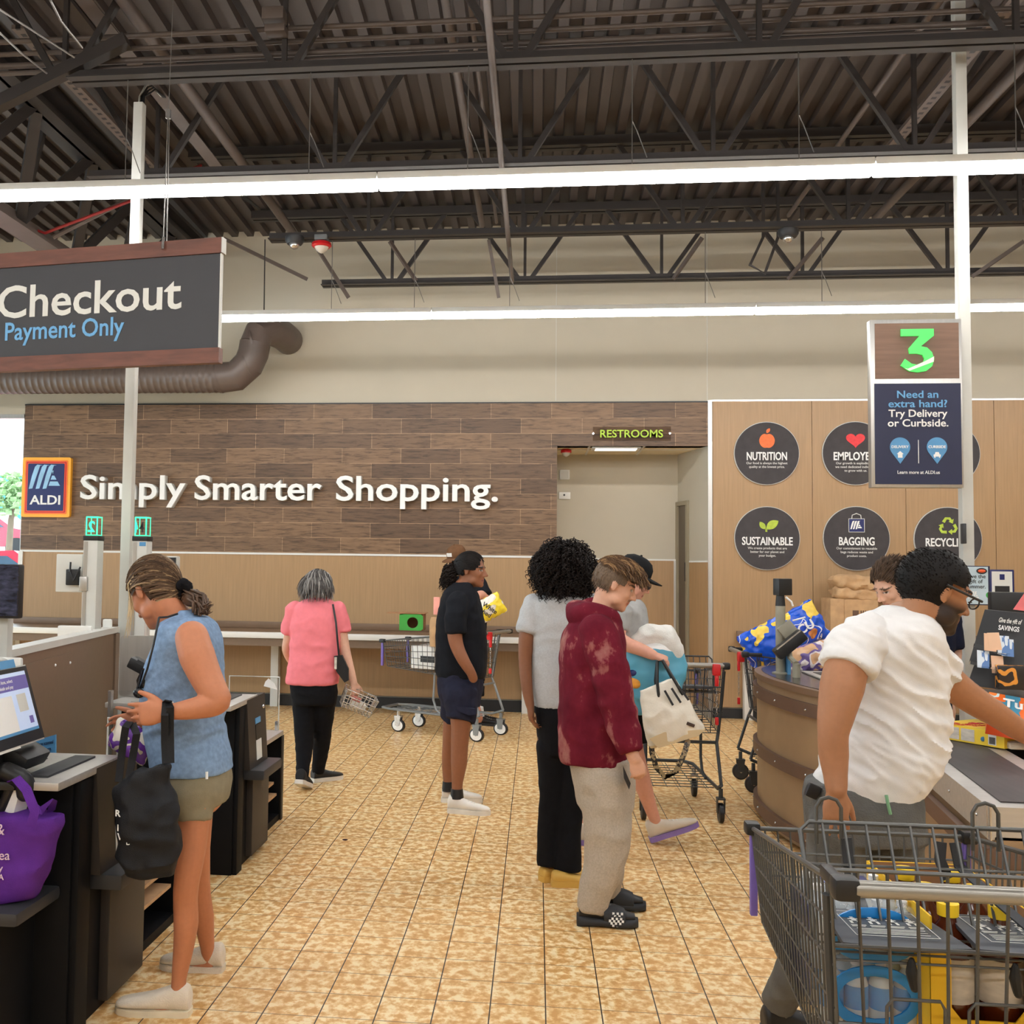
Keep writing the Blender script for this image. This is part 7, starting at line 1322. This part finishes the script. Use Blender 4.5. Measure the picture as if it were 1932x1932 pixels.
t, p, u, v, n = carton('turtles_box', 'orange and blue snack box leaning on the yellow box', 'box', 0, b0, u, v, n, .34, .22, .06, ('turtle',)); MB().prism([p(0, -.002, 0), p(.34, -.002, 0), p(.34, .012, 0), p(0, .012, 0)], n*.061).build('red_edge', 'orange', t, smooth=False)
text('Turtles', 'lettering', 'letterwhite', t, p(.17, .14, .061), .075, u, v, ext=.001, bold=.03)
t = thing('wrapped_pack', 'pale wrapped pack beside the yellow box on the belt', 'packet', at(1912, 1400, 5.05)); q = at(1915, 1398, 5.15); q.z = .82; MB().box((q.x+.04, q.y+.02, .82), (.16, .12, .035), None, .012).build('pack', 'paperlabel', t)
# gift card rack
t = thing('gift_card_rack', 'black tiered rack of gift cards on the cashier desk', 'rack', (2.55, 5.45, 1.0)); Yr = 5.5; cx_ = lambda x: at(x, 1250, Yr).x
k = MB(); k.prism([at(1858, 1150, Yr), at(1945, 1158, Yr-.1), at(1932, 1262, Yr-.18), at(1828, 1250, Yr-.10)], (.02, .03, 0)); k.build('header_board', 'base', t, smooth=False)
MB().prism([at(1842, 1246, Yr-.14), at(1900, 1258, Yr-.18), at(1880, 1300, Yr-.25), at(1826, 1292, Yr-.22)], (.01, .03, 0)).build('lower_board', 'base', t, smooth=False)
k = MB(); k.b2((cx_(1836), 5.2, 1.0), (cx_(1945), 5.6, 1.03), .004); k.build('foot', 'black', t); MB().prism([at(1838, 1215, Yr-.14), at(1902, 1232, Yr-.2), at(1900, 1240, Yr-.26), at(1836, 1222, Yr-.2)], (0, 0, .004)).build('ledge', 'acrylic', t, smooth=False); MB().prism([at(1830, 1248, Yr-.16), at(1895, 1262, Yr-.22), at(1892, 1268, Yr-.28), at(1828, 1254, Yr-.22)], (0, 0, .004)).build('ledge', 'acrylic', t, smooth=False)
text('Give the gift of', 'lettering', 'lettergrey', t, at(1906, 1176, Yr-.125), .034, (1, -.3, -.1), (.2, .2, .95), width=.10, ext=.0008, shear=.3); text('SAVINGS', 'lettering', 'letterwhite', t, at(1903, 1190, Yr-.13), .034, (1, -.3, -.1), (.2, .2, .95), width=.09, ext=.0008, bold=.02)
for x, y, m_, tl, lab in ((1868, 1212, 'peach', .1, 'peach gift card at the left of the upper rack tier'), (1876, 1210, 'peach', -.05, 'second peach gift card on the upper rack tier'), (1893, 1216, 'cardblue', .05, 'blue striped gift card on the upper rack tier'), (1901, 1222, 'cardblue', .1, 'rightmost blue gift card on the upper rack tier'), (1855, 1244, 'cardblue', .1, 'blue striped gift cards on the lower rack tier'), (1882, 1254, 'peach', .05, 'peach gift card on the lower rack tier')):
    M.setdefault('peach', pm('peach_card', S(232, 190, 156), .5)); M.setdefault('cardblue', printed('striped_card', [(0, S(220, 232, 244)), (.5, S(90, 130, 190))], 40, .4, (1, 1, .2))); q = at(x, y, Yr-.22); o = MB().box(q, (.055, .004, .085), Mx.Rotation(tl, 3, 'Y') @ Mx.Rotation(-.25, 3, 'X'), 0).build('gift_card', m_, smooth=False); tag(o, lab, 'card', 'gift cards in the black rack')
t = thing('candy_box', 'black and orange candy box under the gift card rack', 'box', at(1905, 1300, 5.1)); q = at(1912, 1278, 5.2); MB().box(q, (.14, .08, .11), Mx.Rotation(-.2, 3, 'Z'), .002).build('box', printed('candy_box_print', [(0, S(40, 34, 32)), (.55, S(226, 150, 60)), (.64, S(50, 40, 36))], 10), t)
t = thing('red_leaflet', 'pink red leaflet standing on top of the gift card rack', 'leaflet', at(1925, 1140, 5.4)); MB().prism([at(1912, 1150, Yr-.08), at(1945, 1154, Yr-.1), at(1960, 1118, Yr-.1), at(1934, 1118, Yr-.08)], (0, .004, 0)).build('card', pm('red_leaflet_card', S(226, 110, 112), .5), t, smooth=False)
# poster on the post, monitor, notice
Yo = 6.44; t = thing('post_poster', 'pale blue gift card poster clipped to the right white post', 'poster', at(1842, 1142, Yo)); a, b = at(1808, 1141, Yo), at(1866, 1068, Yo); MB().b2((a.x, Yo-.012, a.z), (b.x, Yo+.01, b.z), .002).build('frame', 'navy', t, smooth=False); MB().b2((a.x+.004, Yo-.014, a.z+.006), (b.x-.012, Yo-.011, b.z-.005)).build('sheet', pm('pale_blue_paper', S(196, 214, 222), .6, var=.03), t, smooth=False)
xm_ = (a.x+b.x)/2-.005
for s_, z in (('Give the', .185), ('gift of', .155), ('summer.', .125)): text(s_, 'lettering', 'base', t, (xm_+.012, Yo-.0145, a.z+z-.025), .032, ext=.0005, bold=.01)
MB().lathe([(.03, 0), (.03, .002)], (xm_+.045, Yo-.015, b.z-.03), 20, Mx.Scale(.6, 3, V((0, 0, 1))) @ Mx.Rotation(math.pi/2, 3, 'X')).build('picture', 'base', t); MB().ell((xm_+.045, Yo-.018, b.z-.03), (.022, .003, .01), None, 12).build('picture_fill', 'orange', t); logo(xm_+.0, a.z+.035, .00022, Yo-.0145, .001).build('mark', 'letterwhite', t, smooth=False); MB().ell((xm_+.082, Yo-.016, a.z+.06), (.015, .003, .018), None, 12).build('green_dot', 'greencard', t)
t = thing('register_monitor', 'black register monitor at the right edge behind the gift cards', 'monitor', at(1900, 1180, 5.85)); a, b = at(1868, 1178, 5.9), at(1960, 1118, 5.9); MB().b2((a.x, 5.88, a.z), (b.x, 5.93, b.z), .008).build('case', 'black', t); MB().b2((a.x+.1, 5.9, 1.0), (a.x+.14, 5.94, a.z+.05)).build('stand', 'black', t); MB().b2((a.x+.02, 5.86, 1.0), (a.x+.2, 5.98, 1.015)).build('foot', 'black', t); MB().b2((at(1860, 1200, 5.85).x, 5.86, 1.17), (at(1872, 1200, 5.85).x, 5.9, 1.33), .004).build('side_reader', 'black', t)
t = thing('wall_notice', 'blue framed notice on the wood wall at the right edge', 'notice', at(1890, 1120, 11.7)); a, b = at(1868, 1135, 11.73), at(1913, 1075, 11.73); MB().b2((a.x, YW-.03, a.z), (b.x, YW-.012, b.z), .003).build('frame', 'navysign', t); MB().b2((a.x+.02, YW-.034, a.z+.02), (b.x-.02, YW-.029, b.z-.02)).build('sheet', 'lettergrey', t, smooth=False); MB().b2((a.x+.05, YW-.037, a.z+.06), (b.x-.05, YW-.033, a.z+.17)).build('picture', 'base', t, smooth=False); MB().b2((a.x+.1, YW-.037, b.z-.11), (a.x+.15, YW-.033, b.z-.05)).build('badge', 'navysign', t, smooth=False)
# cardboard on the right packing counter
q0, q1 = at(1562, 1205, 11.3), at(1650, 1130, 11.3); t = thing('cardboard_box', 'tall cardboard box on the packing counter below the bagging sign', 'box', ((q0.x+q1.x)/2, 11.3, .895)); MB().b2((q0.x, 11.2, .895), (q1.x, 11.55, q1.z), .006).build('box', 'kraft', t); MB().b2((q0.x+.14, 11.185, .9), (q1.x+.0, 11.2, q1.z-.01)).build('front_flap', 'kraft', t); MB().b2((q0.x+.22, 11.18, q1.z-.3), (q0.x+.28, 11.186, q1.z-.12)).build('printed_mark', 'bumper', t); k = MB(); 
for i in range(7): k.b2((q0.x+.3+i*.022, 11.18, q1.z-.2), (q0.x+.31+i*.022, 11.186, q1.z-.12))
k.build('printed_bars', 'bumper', t, smooth=False)
for i, (pa_, pb_, lab) in enumerate(((at(1574, 1102, 11.3), at(1690, 1112, 11.3), 'upper flattened bundle of brown paper bags on the cardboard box'), (at(1576, 1118, 11.3), at(1700, 1132, 11.3), 'lower flattened bundle of brown paper bags on the cardboard box'))):
    c_ = (pa_+pb_)/2; k = MB(); k.box((c_.x, 11.36, c_.z+(.03 if i == 0 else .015)), (pb_.x-pa_.x, .32, .11-.02*i), Mx.Rotation(.06, 3, 'Y'), .05); co, no, fs = remesh(k, .018, 2); co = wrinkle(co, no, .04, (5, 5, 14), 9+i); o = mesh_obj('paper_bag_bundle', co, fs, 'kraft'); tag(o, lab, 'paper bags', 'bundles of brown paper bags')
# small floor debris
tag(MB().ell(fl_ := V((-1.115, 6.06, .004)), (.018, .012, .004), None, 8).build('crushed_berry', pm('dark_red_berry', S(70, 20, 26), .6)), 'tiny dark red crumb on the tiles in the middle of the floor', 'crumb')
